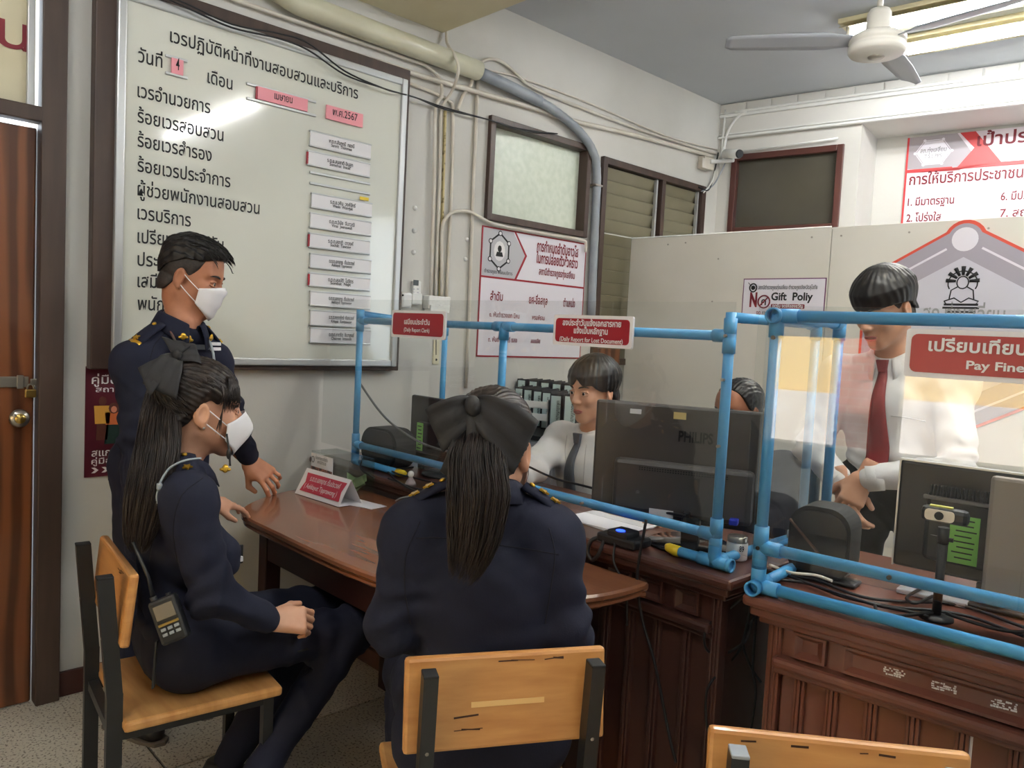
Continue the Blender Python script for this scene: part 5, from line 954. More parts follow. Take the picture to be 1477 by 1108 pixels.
def head_field(nb, h=.003, fem=False, narrow=1.0, ears=True):
    """nb = neck base in head space"""
    F_ = Field((-.10, -.13, min(-.16, nb[2]-.02)), (.10, .135, .13), h)
    F_.el((0, -.012, .036), (.0745, .094, .087), k=.03); F_.el((0, .024, -.030), (.060, .070, .080), k=.03)
    for s in (-1, 1):
        F_.rc((s*.054, -.004, -.050), (s*.014, .066, -.097), .016, .014, k=.028); F_.el((s*.038, .062, -.020), (.022, .022, .022), k=.022)      # jaw, cheek
        F_.rc((s*.046, .066, .032), (s*.010, .084, .026), .010, .011, k=.018)                                                             # brow
    F_.el((0, .070, -.100), (.020, .016, .014), k=.022); F_.el((0, .076, -.066), (.026, .018, .020), k=.02); F_.el((0, .055, .060), (.052, .030, .040), k=.03)
    F_.rc((0, .086, .016), (0, .108, -.026), .0075, .0115, k=.014)
    for s in (-1, 1):
        F_.el((s*.0125, .100, -.031), (.0085, .010, .0075), k=.008); F_.el((s*.031, .096, .006), (.019, .013, .0115), k=.012, op='c')
        F_.el((s*.031, .0795, .0045), (.0155, .0105, .0105), k=.006)                                                                      # closed-lid bulge round the eyeball
    F_.rc((-.019, .0875, -.066), (.019, .0875, -.066), .0010, .0010, k=.004, op='c')
    for s in (-1, 1):
        F_.rc((s*.018, .087, -.061), (0, .093, -.0595), .0035, .0052, k=.006); F_.rc((s*.016, .087, -.071), (0, .092, -.073), .004, .006, k=.006)
    F_.rc((0, -.012, -.05), nb, .050 if not fem else .044, .056 if not fem else .049, k=.03); F_.rc((0, -.035, .0), (0, -.030, -.07), .05, .044, k=.03)
    if ears:
        for s in (-1, 1):
            A = np.stack([unit((1, -.35*s, 0)), unit((.35*s, 1, -.12)), V(0, .12, 1)], 1); c = V(s*.078, -.010, -.004)
            F_.el(c, (.0095, .0195, .0315), A, k=.008); F_.el(c+V(s*.010, .004, .004), (.0075, .012, .020), A, k=.005, op='c'); F_.el(c+V(-s*.001, .006, -.028), (.008, .009, .010), A, k=.006)
    return F_
def hair_field(h, thick, line, seed, ang=None, freq=70, amp=.0018, low=-.10, taper=0):
    """cap over the skull; thick(x,y,z)->m, line(y,x)->lowest z, ang(x,y,z)->phase of the combed grooves"""
    F_ = Field((-.12, -.15, low), (.12, .135, .165), h); g = F_.grid(); X, Y, Z = g
    k0 = np.sqrt((X/.0745)**2+((Y+.012)/.094)**2+((Z-.036)/.087)**2); k1 = np.sqrt((X/.0745**2)**2+((Y+.012)/.094**2)**2+((Z-.036)/.087**2)**2)
    d1 = k0*(k0-1)/np.maximum(k1, 1e-4); b = np.array((0, -.040, -.030)); d2 = np.sqrt((X*.92)**2+(Y-b[1])**2+((Z-b[2])*.8)**2)-.059
    th = thick(X, Y, Z); th = th if not taper else th*np.clip((Z-line(Y, X))/taper+.3, .3, 1); d = np.minimum(d1, d2)-th
    if ang is not None: d = d+amp*np.sin(freq*ang(X, Y, Z)+wob(g, 1.2, 60, seed))+wob(g, amp*.7, 240, seed+1)
    S = np.maximum(d, (line(Y, X)-Z)*.8)
    S = np.maximum(S, -(d1+.004)); F_.S = S.astype(np.float32); return F_
def hand_mesh(w, d, back, thumb, curl=(20, 25, 15), spread=6, sc=1.0, h=.0026, tcurl=.3, fist=False):
    """w wrist, d finger direction, back = normal of the back of the hand, thumb side +1/-1 along cross(d,back)"""
    d = unit(d); back = unit(np.asarray(back)-d*np.dot(back, d)); sd = np.cross(d, back)*thumb; A = np.stack([d, sd, back], 1)
    F_ = Field((-.06, -.07, -.09), (.20, .10, .05), h)
    F_.rc((-.05, 0, 0), (.0, 0, 0), .026, .024, k=.01, flat=((0, 0, 1), .75))
    for y in (-.030, -.010, .010, .028): F_.rc((.005, y*.55, 0), (.080, y, .002), .016, .0125, k=.012)
    F_.rc((.01, .02, -.006), (.05, .034, -.010), .018, .014, k=.016)
    L = ((.040, .026, .020), (.044, .029, .021), (.040, .027, .020), (.031, .020, .018))
    for i, y in enumerate((.029, .010, -.010, -.029)):
        p = np.array((.082, y, .002)); a = math.radians(curl[0]*(1+.12*i)); yaw = math.radians(spread*(1.5-i)); r = .0098-.0006*i if i < 3 else .0078
        for j in range(3):
            q = p+L[i][j]*np.array((math.cos(a)*math.cos(yaw), math.cos(a)*math.sin(yaw), -math.sin(a))); F_.rc(p, q, r, r-.0008, k=.004); p = q; r -= .0007; a += math.radians(curl[1 if j == 0 else 2]*(1+.12*i))
    p = np.array((.028, .034, -.010)); q = np.array((.058, .058, -.020-.03*tcurl)); F_.rc(p, q, .0135, .0110, k=.012); q2 = q+np.array((.028, .012-.018*tcurl, -.008)); F_.rc(q, q2, .0108, .0085, k=.004)
    v, f = F_.mesh(); v = v*sc@A.T+np.asarray(w); 
    if thumb < 0: f = f[:, ::-1]
    return v, f
def strands(b, paths, r0, r1=None, n=4, taper=True):
    for P in paths:
        P = np.asarray(P); m = len(P); t = np.linspace(0, 1, m); rr = (r0+(0 if r1 is None else (r1-r0)*t))
        if taper: rr = rr*np.minimum(1, (1-t)*4+.15)
        b.tube(P, rr, n, False)
class Body:
    def __init__(s, label, J, skin, h=.0075, fem=False, org=None, name='person', rad=1.0, hands=(), head=None):
        s.J = J = {k: np.asarray(v, float) for k, v in J.items()}; s.fem = fem; s.rad = rad; s.h = h; s.skin = skin
        s.right = unit(J['shR']-J['shL']); s.mid = (J['shR']+J['shL'])/2; s.up = unit(s.mid-J['pel']); s.fwd = unit(np.cross(s.up, s.right)); s.right = np.cross(s.fwd, s.up)
        s.hf, s.hp, s.hr = head['f'], head.get('pitch', 0), head.get('roll', 0); s.HA = headframe(s.hf, s.hp, s.hr); s.HC = J['head']; s.hs = head.get('s', 1.0)
        j = Join(); nb = (s.HA.T@(J['neck']-s.HC))/s.hs; F_ = head_field(nb, .0030 if not head.get('coarse') else .0038, fem, ears=True); v, f = F_.mesh(); j.add(s.H(v), f)
        for hd in hands: j.add(*hand_mesh(**hd))
        B = s.bounds(); F2 = Field(*B, .014); s.torso(F2, -.016); s.arms(F2, -.014); s.legs(F2, -.022); v, f = F2.mesh(); j.add(v, f)
        if org is None: org = V(J['pel'][0], J['pel'][1], 0)
        me = j.data('person', org); me.materials.append(skin); o = bpy.data.objects.new(name, me); COL.objects.link(o); o.location = tuple(org); o['label'] = label; o['category'] = 'person'; LOC[o.name] = np.asarray(org); s.o = o
    def H(s, p): return np.asarray(p)*s.hs@s.HA.T+s.HC
    def bounds(s):
        P = np.array([v for k, v in s.J.items() if k != 'head']); return P.min(0)-.20, P.max(0)+.20
    def torso(s, F_, g):
        J, u, r, f, R = s.J, s.up, s.right, s.fwd, s.rad; L = np.linalg.norm(s.mid-J['pel']); wz = J['pel']+u*L*.22; cz = J['pel']+u*(L-.12); 
        if s.fem:
            F_.rc(J['pel']+u*.0, wz, .150*R+g, .124*R+g, k=.05, flat=(f, .74)); F_.rc(wz, cz, .124*R+g, .142*R+g, k=.06, flat=(f, .74))
            for q in (-1, 1): F_.el(J['pel']+u*(L-.19)+r*q*.068+f*.085, (.062+g, .055+g, .062+g), k=.05)
        else:
            F_.rc(J['pel']+u*.0, wz, .148*R+g, .142*R+g, k=.05, flat=(f, .74)); F_.rc(wz, cz, .142*R+g, .158*R+g, k=.06, flat=(f, .74))
        for k in ('shL', 'shR'):
            F_.rc(J['neck']-u*.025, J[k]-u*.005, .056*R+g, .060*R+g, k=.05); F_.rc(J[k]-u*.02, cz+(J[k]-s.mid)*.55-u*.03, .064*R+g, .075*R+g, k=.05, flat=(f, .85))
    def arms(s, F_, g, cuff=0.0):
        J, R = s.J, s.rad
        for q in 'LR':
            a, b, c = J['sh'+q], J['el'+q], J['wr'+q]; w = 0 if s.fem else .004
            F_.rc(a, b, .060*R+g+w, .051*R+g+w, k=.035); F_.rc(b, c-unit(c-b)*.01, .051*R+g+w, .038*R+g+w, k=.02)
    def legs(s, F_, g):
        J, R = s.J, s.rad
        F_.rc(J['hpL'], J['hpR'], .098*R+g, .098*R+g, k=.04); F_.rc(J['pel'], J['pel']+s.up*.09, .145*R+g, .142*R+g, k=.05, flat=(s.fwd, .74))
        for q in 'LR': F_.rc(J['hp'+q], J['kn'+q], .088*R+g, .066*R+g, k=.04); F_.rc(J['kn'+q], J['an'+q], .064*R+g, .046*R+g, k=.025)
    def wrinkle(s, F_, seed, amp=.0028):
        g = F_.grid(); fold = 1-np.abs(np.sin(wob(g, 1.6, 16, seed+20, 5, (1.6, 1.6, .7)))) # soft creases
        F_.S = F_.S+np.where(np.abs(F_.S) < .03, wob(g, amp, 34, seed, 6)+wob(g, amp*.45, 90, seed+3, 5, (1, 1, 2))-amp*1.5*fold**6, 0)
        for k in ('elL', 'elR', 'knL', 'knR'):
            c = s.J[k]; d2 = (g[0]-c[0])**2+(g[1]-c[1])**2+(g[2]-c[2])**2; ax = unit(s.J[k]-(s.J['sh'+k[2]] if k[0] == 'e' else s.J['hp'+k[2]]))
            F_.S = F_.S+(np.exp(-d2/.014)*.0062*np.sin(85*(g[0]*ax[0]+g[1]*ax[1]+g[2]*ax[2])+wob(g, 2.4, 30, seed+9))).astype(np.float32)
    def waist_wrinkle(s, F_, seed, amp=.004):
        g = F_.grid(); c = s.J['pel']+s.up*.10; t = (g[0]-c[0])*s.up[0]+(g[1]-c[1])*s.up[1]+(g[2]-c[2])*s.up[2]
        F_.S = F_.S+(np.exp(-(t/.07)**2)*amp*np.sin(75*t+wob(g, 2.5, 22, seed))).astype(np.float32)
    def shirt(s, m, seed=1, name='shirt', label=None, hem=.0):
        F_ = Field(*s.bounds(), s.h); s.torso(F_, 0); s.arms(F_, 0); s.wrinkle(F_, seed); s.waist_wrinkle(F_, seed+4)
        hd = unit(s.up*.9+s.fwd*.30); g = F_.grid(); q0 = s.J['neck']+s.up*.014; ax = unit(s.J['head']-s.J['neck']); p = [g[i]-s.J['neck'][i] for i in range(3)]
        t = sum(p[i]*ax[i] for i in range(3)); rad = np.sqrt(sum((p[i]-t*ax[i])**2 for i in range(3))); F_.S = np.where((rad < .085) & (t > -.06), np.maximum(F_.S, sum((g[i]-q0[i])*hd[i] for i in range(3))), F_.S).astype(np.float32)
        if hem is not None: F_.S = np.maximum(F_.S, np.where(s.far_arm(F_.grid()), -1, 1)*0+s.hemcut(F_.grid(), hem))
        v, f = F_.mesh(); j = Join(); j.add(v, f); return jpart(name, j, m, s.o, label)
    def far_arm(s, g): return g[0]*0 > 1
    def hemcut(s, g, hem):                                           # drop torso below the belt but keep the arms
        c = s.J['pel']+s.up*hem; t = -((g[0]-c[0])*s.up[0]+(g[1]-c[1])*s.up[1]+(g[2]-c[2])*s.up[2]); dd = 9.0
        for q in 'LR':
            for a, b in (('el', 'wr'), ('sh', 'el')):
                A_, B_ = s.J[a+q], s.J[b+q]; ba = B_-A_; p = [g[i]-A_[i] for i in range(3)]; tt = np.clip(sum(p[i]*ba[i] for i in range(3))/(ba@ba), 0, 1)
                dd = np.minimum(dd, np.sqrt(sum((p[i]-tt*ba[i])**2 for i in range(3))))
        return np.where(dd < .075, -1.0, t).astype(np.float32)
    def trousers(s, m, seed=2, seat=None, name='trousers'):
        F_ = Field(*s.bounds(), s.h); s.legs(F_, 0); s.wrinkle(F_, seed, .0028)
        if seat is not None: F_.cut((0, 0, seat), (0, 0, -1), .012) if False else s.seatcut(F_, seat)
        for q in 'LR': a, k = s.J['an'+q], s.J['kn'+q]
        v, f = F_.mesh(); j = Join(); j.add(v, f); return jpart(name, j, m, s.o)
    def seatcut(s, F_, seat):                                        # thighs rest on the seat: flatten the underside near the pelvis
        g = F_.grid(); z = g[2]; dd = 9.0
        for q in 'LR':
            a_, b_ = s.J['hp'+q]-V(0, 0, .0), s.J['hp'+q]+(s.J['kn'+q]-s.J['hp'+q])*.62; ba = b_-a_; p = [g[i]-a_[i] for i in range(3)]; tt = np.clip(sum(p[i]*ba[i] for i in range(3))/(ba@ba), 0, 1); dd = np.minimum(dd, np.sqrt(sum((p[i]-tt*ba[i])**2 for i in range(3))))
        F_.S = np.where((dd < .105) & (z > seat-.10), np.maximum(F_.S, (seat-z)), F_.S).astype(np.float32)
    def collar(s, m, spread=.5, drop=.035, name='collar', r0=.058, big=1.0):
        u0 = unit(s.J['head']-s.J['neck']+s.up*.05); u0 = unit(u0*.6+s.up*.6); f = unit(s.fwd-u0*np.dot(s.fwd, u0)); r = np.cross(f, u0); c = s.J['neck']-u0*.008; Q = []
        for a in np.linspace(-2.80, 2.80, 41):                       # 0 = nape
            dr = -f*math.cos(a)+r*math.sin(a); fr_ = (abs(a)/2.80); fl = max(0, (fr_-.55)/.45)
            z0 = .040-.030*fr_**2; lo = -.004-drop*.25-(drop*1.05)*fl**1.5
            e = 1+.06*math.cos(a)
            Q.append([c+dr*(r0*e-.002)+u0*(-.02-.02*fr_), c+dr*(r0*e-.001)+u0*z0*.7, c+dr*(r0*e+.004)+u0*z0, c+dr*(r0*e+.011)+u0*(z0*.85), c+dr*(r0*e+.020+.010*fl*big)+u0*(z0*.35+lo*.4), c+dr*(r0*e+.028+.016*fl*big)+u0*lo])
        b = MB(); b.grid(np.array(Q), .0032); return part(name, b, m, s.o)
    def board(s, q, m, stars=1, bar=True, us=(.80, .86, .90, .94)):                           # shoulder board with gold bar and stars
        a = s.J['neck']+(s.J['sh'+q]-s.J['neck'])*.36; b_ = s.J['sh'+q]+(s.J['sh'+q]-s.J['neck'])*.10; ax = unit(b_-a); n = unit(s.up-ax*np.dot(s.up, ax)); sd = np.cross(n, ax); A = np.stack([ax, sd, n], 1); off = .062*s.rad
        c0 = (a+b_)/2+n*off; L = np.linalg.norm(b_-a); b = MB(); Q = np.array([[c0+ax*(L*(u-.5))+sd*(.026*w)+n*(.004-.022*(u-.3)**2-.008*w*w) for w in (-1, -.5, 0, .5, 1)] for u in np.linspace(0, 1, 9)]); b.grid(Q, .006)
        p = part('shoulder_board', b, m, s.o, 'navy shoulder board with gold marks'); at = lambda u, w: c0+ax*(L*(u-.5))+sd*(.026*w)+n*(.0085-.022*(u-.3)**2-.008*w*w)
        if bar:
            b = MB(); Q = np.array([[at(u, w) for w in (-1, 0, 1)] for u in us]); b.grid(Q, .003); part('gold_bar', b, M_gold, p)
        for k in range(stars):
            u = .62-.26*k; b = MB(); st_ = [(.0125*(1 if i % 2 == 0 else .5)*math.cos(i*math.pi/5), .0125*(1 if i % 2 == 0 else .5)*math.sin(i*math.pi/5)) for i in range(10)]; b.prism(st_, .004, at(u, 0), np.stack([ax, sd, n], 1)); part('gold_star', b, M_gold, p)
        b = MB(); b.ell(at(.12, 0), (.007, .007, .004), A, 12, 6); part('gold_button', b, M_gold, p); return p
    def eyes(s, look=0, closed=.45):
        for q in (-1, 1):
            b = MB(); b.ell(s.H((q*.031, .0775, .0035)), (.0135*s.hs,)*3, nu=18, nv=12); e = part('eye', b, M_eyew, s.o, None)
            b = MB(); b.ell(s.H(V(q*.031+look, .0895, .0025)), np.array((.0064, .0024, .0064))*s.hs, s.HA, 14, 8); part('iris', b, M_iris, e)
            up_, lo_ = [], []
            for t in np.linspace(0, math.pi, 11):
                x = q*(.031+.0175*math.cos(t)); y = .0905-.0095*abs(math.cos(t))**2; up_.append(s.H((x, y, .0042+.0062*math.sin(t)))); lo_.append(s.H((x, y, .0035-.0050*math.sin(t))))
            R = [.0012]+[.0030]*9+[.0012]; b = MB(); b.tube(np.array(up_)+s.HA@V(0, -.0008, .0022), R, 6); b.tube(np.array(lo_)+s.HA@V(0, -.0012, -.0018), R, 6); part('eyelids', b, s.skin, s.o)
            b = MB(); b.tube(up_, [.0004]+[.0013]*9+[.0004], 5); part('eyelash', b, M_iris, s.o)
            b = MB(); P = [s.H((q*x, y, z)) for x, y, z in ((.013, .0965, .0255), (.026, .0950, .0300), (.040, .087, .0310), (.052, .0735, .0255))]; b.tube(catmull(P, 3), [.0016, .0026, .0032, .0034, .0034, .0032, .0030, .0026, .002, .0010], 6); part('eyebrow', b, M_hairs, s.o)
    def lips(s):
        b = MB(); P = [s.H((x, y+.0035, z)) for x, y, z in ((-.0245, .0865, -.0665), (-.011, .0938, -.0622), (0, .0960, -.0630), (.011, .0938, -.0622), (.0245, .0865, -.0665))]; b.tube(catmull(P, 3), [.0010]+[.0036]*11+[.0010], 8)
        P = [s.H((x, y+.0035, z)) for x, y, z in ((-.022, .0868, -.0680), (-.010, .0930, -.0722), (0, .0950, -.0732), (.010, .0930, -.0722), (.022, .0868, -.0680))]; b.tube(catmull(P, 3), [.0010]+[.0044]*11+[.0010], 8); part('lips', b, M_lip, s.o)
    def mask(s, kind='flat'):
        Q = []; us = np.linspace(-1, 1, 25); vs = np.linspace(0, 1, 11)
        for u in us:
            row = []
            for v in vs:
                a = u*1.18; zt = .002-.022*abs(u)**1.4 if kind == 'flat' else .004-.030*abs(u)**1.3; zb_ = -.118+.048*abs(u)**1.6; z = zt+(zb_-zt)*v
                rx, ry = .0745, .088; k = math.sqrt(max(.05, 1-((z+.035)/.125)**2)); x = rx*math.sin(a)*k*1.02; y = .020+ry*math.cos(a)*k
                bridge = math.exp(-(u/.16)**2)
                if kind == 'flat': y += bridge*(.012*math.exp(-((v-.15)/.22)**2))+.003*math.sin(v*math.pi*5)*(1-abs(u))+.004
                else: y += .030*math.exp(-(u/.30)**2)*math.exp(-((v-.40)/.36)**2)+.003
                row.append(s.H((x, y, z)))
            Q.append(row)
        b = MB(); b.grid(np.array(Q), .002); mk = part('face_mask', b, M_mask, s.o, 'white face mask')
        for q in (0, -1):
            sg = -1 if q == 0 else 1; b = MB()
            for vi, ez in ((1, .018), (-2, -.020)):
                p = Q[q][vi]; e = s.H((sg*.0825, -.006, ez)); b.tube(catmull([p, (np.asarray(p)+e)/2+s.HA@V(sg*.004, 0, 0), e], 5), .0016, 6)
            part('ear_strap', b, M_mask, mk)
        return mk
    def hair(s, m, h=.003, name='hair', **kw):
        F_ = hair_field(h, **kw); v, f = F_.mesh(); j = Join(); j.add(s.H(v), f); return jpart(name, j, m, s.o)
from mathutils.bvhtree import BVHTree
def bvh(o):
    me = o.data; return BVHTree.FromPolygons([tuple(np.array(v.co)+LOC[o.name]) for v in me.vertices], [tuple(p.vertices) for p in me.polygons])
def on_cloth(tree, x, y, lift=.002):                                  # the spot on a garment that a sight line of the survey meets
    d = Vector(unit(ray(x, y))); h, n, i, t = tree.ray_cast(Vector(CAM), d)
    if h is None: return None, None
    n = np.array(n); n = n if np.dot(n, np.array(d)) < 0 else -n
    return np.array(h)+n*lift, n
def seam(body, tree, pts, m, r=.0014, name='seam'):
    P = [on_cloth(tree, *p, lift=.0004)[0] for p in catmull([V(*p, 0) for p in pts], 6)[:, :2]]; P = [p for p in P if p is not None]
    if len(P) < 3: return
    P = np.array(P); k = [0]
    for i in range(1, len(P)):
        if np.linalg.norm(P[i]-P[k[-1]]) < .12: k.append(i)
    b = MB(); b.tube(P[k], r, 5); return part(name, b, m, body.o)
def cuff(body, q, m, r=.044):
    a, c = body.J['el'+q], body.J['wr'+q]; d = unit(c-a); b = MB(); b.hollow(c-d*.045, c+d*.006, r, .004, 20); return part('cuff', b, m, body.o)
def solve_elbow(a, c, l1, l2, hint):
    d = c-a; L = min(np.linalg.norm(d), (l1+l2)*.999); x = unit(d); t = (l1*l1-l2*l2+L*L)/(2*L); hh = math.sqrt(max(l1*l1-t*t, 0)); n = np.asarray(hint)-x*np.dot(hint, x); return a+x*t+unit(n)*hh
def H_strands(b, body, pts_dirs, T, lift, r, rs, n=9, bulge=0.0):
    """hairs combed over the skull from start directions to the tie point T (head space)"""
    c = V(0, -.012, .036); rad = V(.0745, .094, .087); paths = []
    td = T-c
    for d0 in pts_dirs:
        P = []; d0 = unit(d0); d1 = unit(td); jit = rs.normal(size=3)*.03
        for t in np.linspace(0, 1, n):
            d = unit(d0*(1-t)+d1*t+jit*math.sin(t*math.pi)); R = 1/math.sqrt(((d/rad)**2).sum()); P.append(body.H(c+d*(R+lift(d)+bulge*math.sin(t*math.pi)+.001*rs.normal())))
        paths.append(P)
    strands(b, paths, r, r*.7, 4, False)
def ponytail(body, path, rads, m, nst=230, seed=3, flat=.6, name='ponytail', r=.0014):
    rs = np.random.RandomState(seed); C = catmull(path, 5); k = len(C); R = np.interp(np.linspace(0, 1, k), np.linspace(0, 1, len(rads)), rads)
    T_ = np.gradient(C, axis=0); T_ /= np.linalg.norm(T_, axis=1, keepdims=True); side = np.cross(T_, np.tile(-FW, (k, 1))); side /= np.linalg.norm(side, axis=1, keepdims=True); dep = np.cross(side, T_)
    b = MB(); an = np.linspace(0, 2*math.pi, 13)[:-1]; end = int(k*.86)
    Q = np.stack([[C[i]+(.80*R[i]*math.cos(a))*side[i]+(.80*flat*R[i]*math.sin(a))*dep[i] for i in range(end)] for a in an]); b.grid(Q, 0, True)
    for _ in range(nst):
        a = rs.uniform(0, 2*math.pi); q = math.sqrt(rs.uniform(.45, 1.08)); ph = rs.uniform(0, 6); ln = int(k*rs.uniform(.80, 1.0)); dr = rs.normal()*.25
        P = [C[i]+side[i]*(R[i]*q*math.cos(a+dr*i/k)+.0016*math.sin(i*.7+ph))+dep[i]*(flat*R[i]*q*math.sin(a+dr*i/k)) for i in range(max(4, ln))]; P[0] = C[0]+(P[0]-C[0])*.5; strands(b, [P], r, r*.7, 4)
    return part(name, b, m, body.o, 'long straight ponytail')
def bow(body, o, a, up, m, sc=1.0, loops=((1, 1.0, 0), (-1, 1.0, 0)), tails=((.25, .115), (-.5, .08)), label='big black cloth hair bow'):
    a, up = unit(a), unit(up); n = np.cross(a, up); root = None
    def sheet(Q, th=.003): b = MB(); b.grid(np.array(Q), th); return b
    for s, k, tilt in loops:
        e = unit(a*math.cos(tilt)+up*math.sin(tilt)*1.0)*s; w = unit(np.cross(n, e)); Q = []
        for u in np.linspace(0, 2*math.pi, 29):
            x = .048*k*(1-math.cos(u)); Q.append([o+(e*x+n*(.012+.020*k*math.sin(u)*min(1, x/.03)+.0035*math.sin(v*7+u))+w*(v*(.014+.034*k*math.sin(min(u, 2*math.pi-u)/2)**1.0))-up*(.25*x*x/.09))*sc for v in np.linspace(-1, 1, 9)])
        p = part('hair_bow' if root is None else 'bow_loop', sheet(Q), m, body.o if root is None else root, label if root is None else None)
        if root is None: root = p
    for ang, L in tails:
        e = unit(-up*math.cos(ang)+a*math.sin(ang)); w = unit(np.cross(n, e)); Q = []
        for u in np.linspace(0, 1, 12): Q.append([o+(e*(L*u*(1+.18*v))+n*(.014+.012*math.sin(u*2.6)+.004*math.sin(v*6+u*3)*u)+w*v*(.012+.030*u))*sc for v in np.linspace(-1, 1, 7)])
        part('bow_tail', sheet(Q), m, root)
    b = MB(); b.ell(o+n*.018*sc, np.array((.014, .018, .014))*sc, np.stack([a, up, n], 1)); part('bow_knot', b, m, root); return root
def shoe(body, heel, toe, m=M_shoe, up=Z_):
    d = unit(toe-heel); F_ = Field(np.minimum(heel, toe)-.09, np.maximum(heel, toe)+.13, .006); u = unit(np.asarray(up)-d*np.dot(up, d)); F_.rc(heel+d*.035+u*.038, toe-d*.045+u*.026, .040, .032, k=.02); F_.rc(heel+d*.04+u*.05, heel+d*.05+u*.085, .042, .046, k=.03); F_.cut(heel+u*.004, -u); F_.cut(heel+u*.088, u)
    v, f = F_.mesh(); j = Join(); j.add(v, f); p = jpart('shoe', j, m, body.o)
    s_ = np.cross(d, u); pr = [(-.005, -.030), (.05, -.036), (.17, -.040), (.23, -.028), (.245, 0), (.23, .028), (.17, .040), (.05, .036), (-.005, .030), (-.018, 0)]; L = np.linalg.norm(toe-heel)/.24
    b = MB(); b.prism([(x*L, y) for x, y in pr], .012, heel-u*.006, np.stack([d, s_*-1, u], 1)); part('shoe_sole', b, M_sole, p); return p
def leg_joints(J, pel, f, r, hipw, kneew, thigh, kneez, ankf, ankz, ankw=None):
    for q, s in (('L', -1), ('R', 1)):
        J['hp'+q] = pel+r*s*hipw; k = pel+r*s*kneew+f*thigh; k[2] = kneez; J['kn'+q] = k; a = pel+r*s*(ankw or kneew)+f*ankf; a[2] = ankz; J['an'+q] = a
M_seam = mat('seam_dark', (18, 20, 32), .9); M_seamw = mat('seam_grey', (176, 174, 174), .9)
def azim(x, y, z): return np.arctan2(x, y+.03)
def sweep(x, y, z): return np.arctan2(x, (z-.03)*.85+(y+.01)*.45)
def interp(xs, ys):                                                   # smooth hairline height along the head
    t = np.linspace(xs[0]-.03, xs[-1]+.03, 240); v = np.interp(t, xs, ys); k = np.exp(-(np.linspace(-2, 2, 25))**2); v = np.convolve(np.pad(v, 12, mode='edge'), k/k.sum(), 'valid')
    return lambda y, x: np.interp(y, t, v)+0*x
# ---------------------------------------------------------------- seated woman with white mask and radio
f = unit(V(.115, .993, 0)); r = V(f[1], -f[0], 0); pel = V(-2.035, .575, 0)+f*.20+r*.0+V(0, 0, .535)
J = dict(pel=pel, neck=atD(262, 668, 2.02), head=atD(288, 592, 2.04)); mid = atD(250, 700, 2.0); J['shR'] = mid+r*.155+V(0, 0, -.0); J['shL'] = mid-r*.155
J['elR'] = atD(303, 862, 1.86); J['wrR'] = atD(389, 893, 1.96); leg_joints(J, pel, f, r, .085, .10, .435, .515, .19, .11, .06)
J['anL'] = V(-2.06, .93, .13); J['anR'] = atD(375, 1115, 2.02)
J['wrL'] = V(-2.385, .985, .80); J['elL'] = solve_elbow(J['shL'], J['wrL'], .27, .235, -r*.6-Z_)
hf = V(.186, .982, 0)
w_ = Body('woman in navy uniform and white mask seated side-on, radio on her hip', J, M_skin2, fem=True, h=.0065, rad=.94, head=dict(f=hf, pitch=-3, s=1.0),
    hands=[dict(w=J['wrR']+unit(J['wrR']-J['elR'])*.012, d=unit(V(.25, .95, -.12)), back=V(.75, -.1, .65), thumb=-1, curl=(35, 40, 25), spread=2, sc=.90), dict(w=J['wrL']+unit(J['wrL']-J['elL'])*.01, d=unit(V(-.25, .93, -.25)), back=V(.2, .2, .95), thumb=1, curl=(8, 18, 12), sc=.88)])
w_shirt = w_.shirt(M_navy, 11, 'uniform_shirt', hem=.03); w_.trousers(M_navy, 12, seat=.441); w_.collar(M_navy, r0=.056); w_.board('R', M_navy, 1); w_.board('L', M_navy, 1); w_.mask('cone'); w_.eyes(closed=.3)
rs = np.random.RandomState(4)
hl = interp([-.12, -.09, -.06, -.03, -.012, .01, .03, .05, .07, .09], [-.05, -.052, -.045, -.02, .02, .036, .020, .040, .072, .080]); w_.hair(M_hairb, thick=lambda x, y, z: .012+.006*np.clip((z-.02)/.08, 0, 1), line=hl, seed=5, ang=sweep, freq=46, amp=.0012, taper=.035)
T_ = V(0, -.098, .088); b = MB(); dirs = [V(math.sin(a)*.95, math.cos(a)*.9, .42+.06*math.cos(a)+rs.normal()*.10) for a in rs.uniform(-1.9, 1.9, 230)]+[V(math.sin(a), -.35-.5*rs.rand(), -.55+.5*rs.rand()) for a in rs.uniform(-1.5, 1.5, 90)]
H_strands(b, w_, dirs, T_, lambda d: .0135+.004*max(d[2], 0), .0017, rs); part('combed_strands', b, M_hairb, w_.o)
b = MB(); paths = []
for k in range(150):                                                  # wispy fringe over the brow
    x = rs.uniform(-.05, .072); q = rs.uniform(.0, .018); h_ = 5.2*x*x; P = [(x*.7, .040, .119-h_), (x*.95, .077-h_, .092), (x*1.05, .0905-h_*1.6, .062), (x*1.10, .0945-h_*2.0, .036), (x*1.12+rs.normal()*.004, .0955-h_*2.2, .018-q)]
    paths.append([w_.H(p) for p in catmull(P, 3)])
for k in range(26):
    s_ = rs.choice((-1, 1)); P = [(s_*.050, .062, .085), (s_*.070, .050, .050), (s_*.078, .040, .010), (s_*(.076+rs.normal()*.002), .034+rs.normal()*.006, -.030-rs.rand()*.03)]; paths.append([w_.H(p) for p in catmull(P, 3)])
for k in range(110):
    u_ = rs.rand(); x0 = .046+.022*u_; y0 = .078-.05*u_; P = [(x0*.85, y0*.8, .098), (x0+.006, y0+.004, .075), (x0+.010+.004*rs.rand(), y0+.008, .050), (x0+.011+.003*rs.rand(), y0+.008+rs.normal()*.006, .020+.018*rs.rand())]; paths.append([w_.H(p) for p in catmull(P, 3)])
strands(b, paths, .0013); part('fringe', b, M_hairb, w_.o)
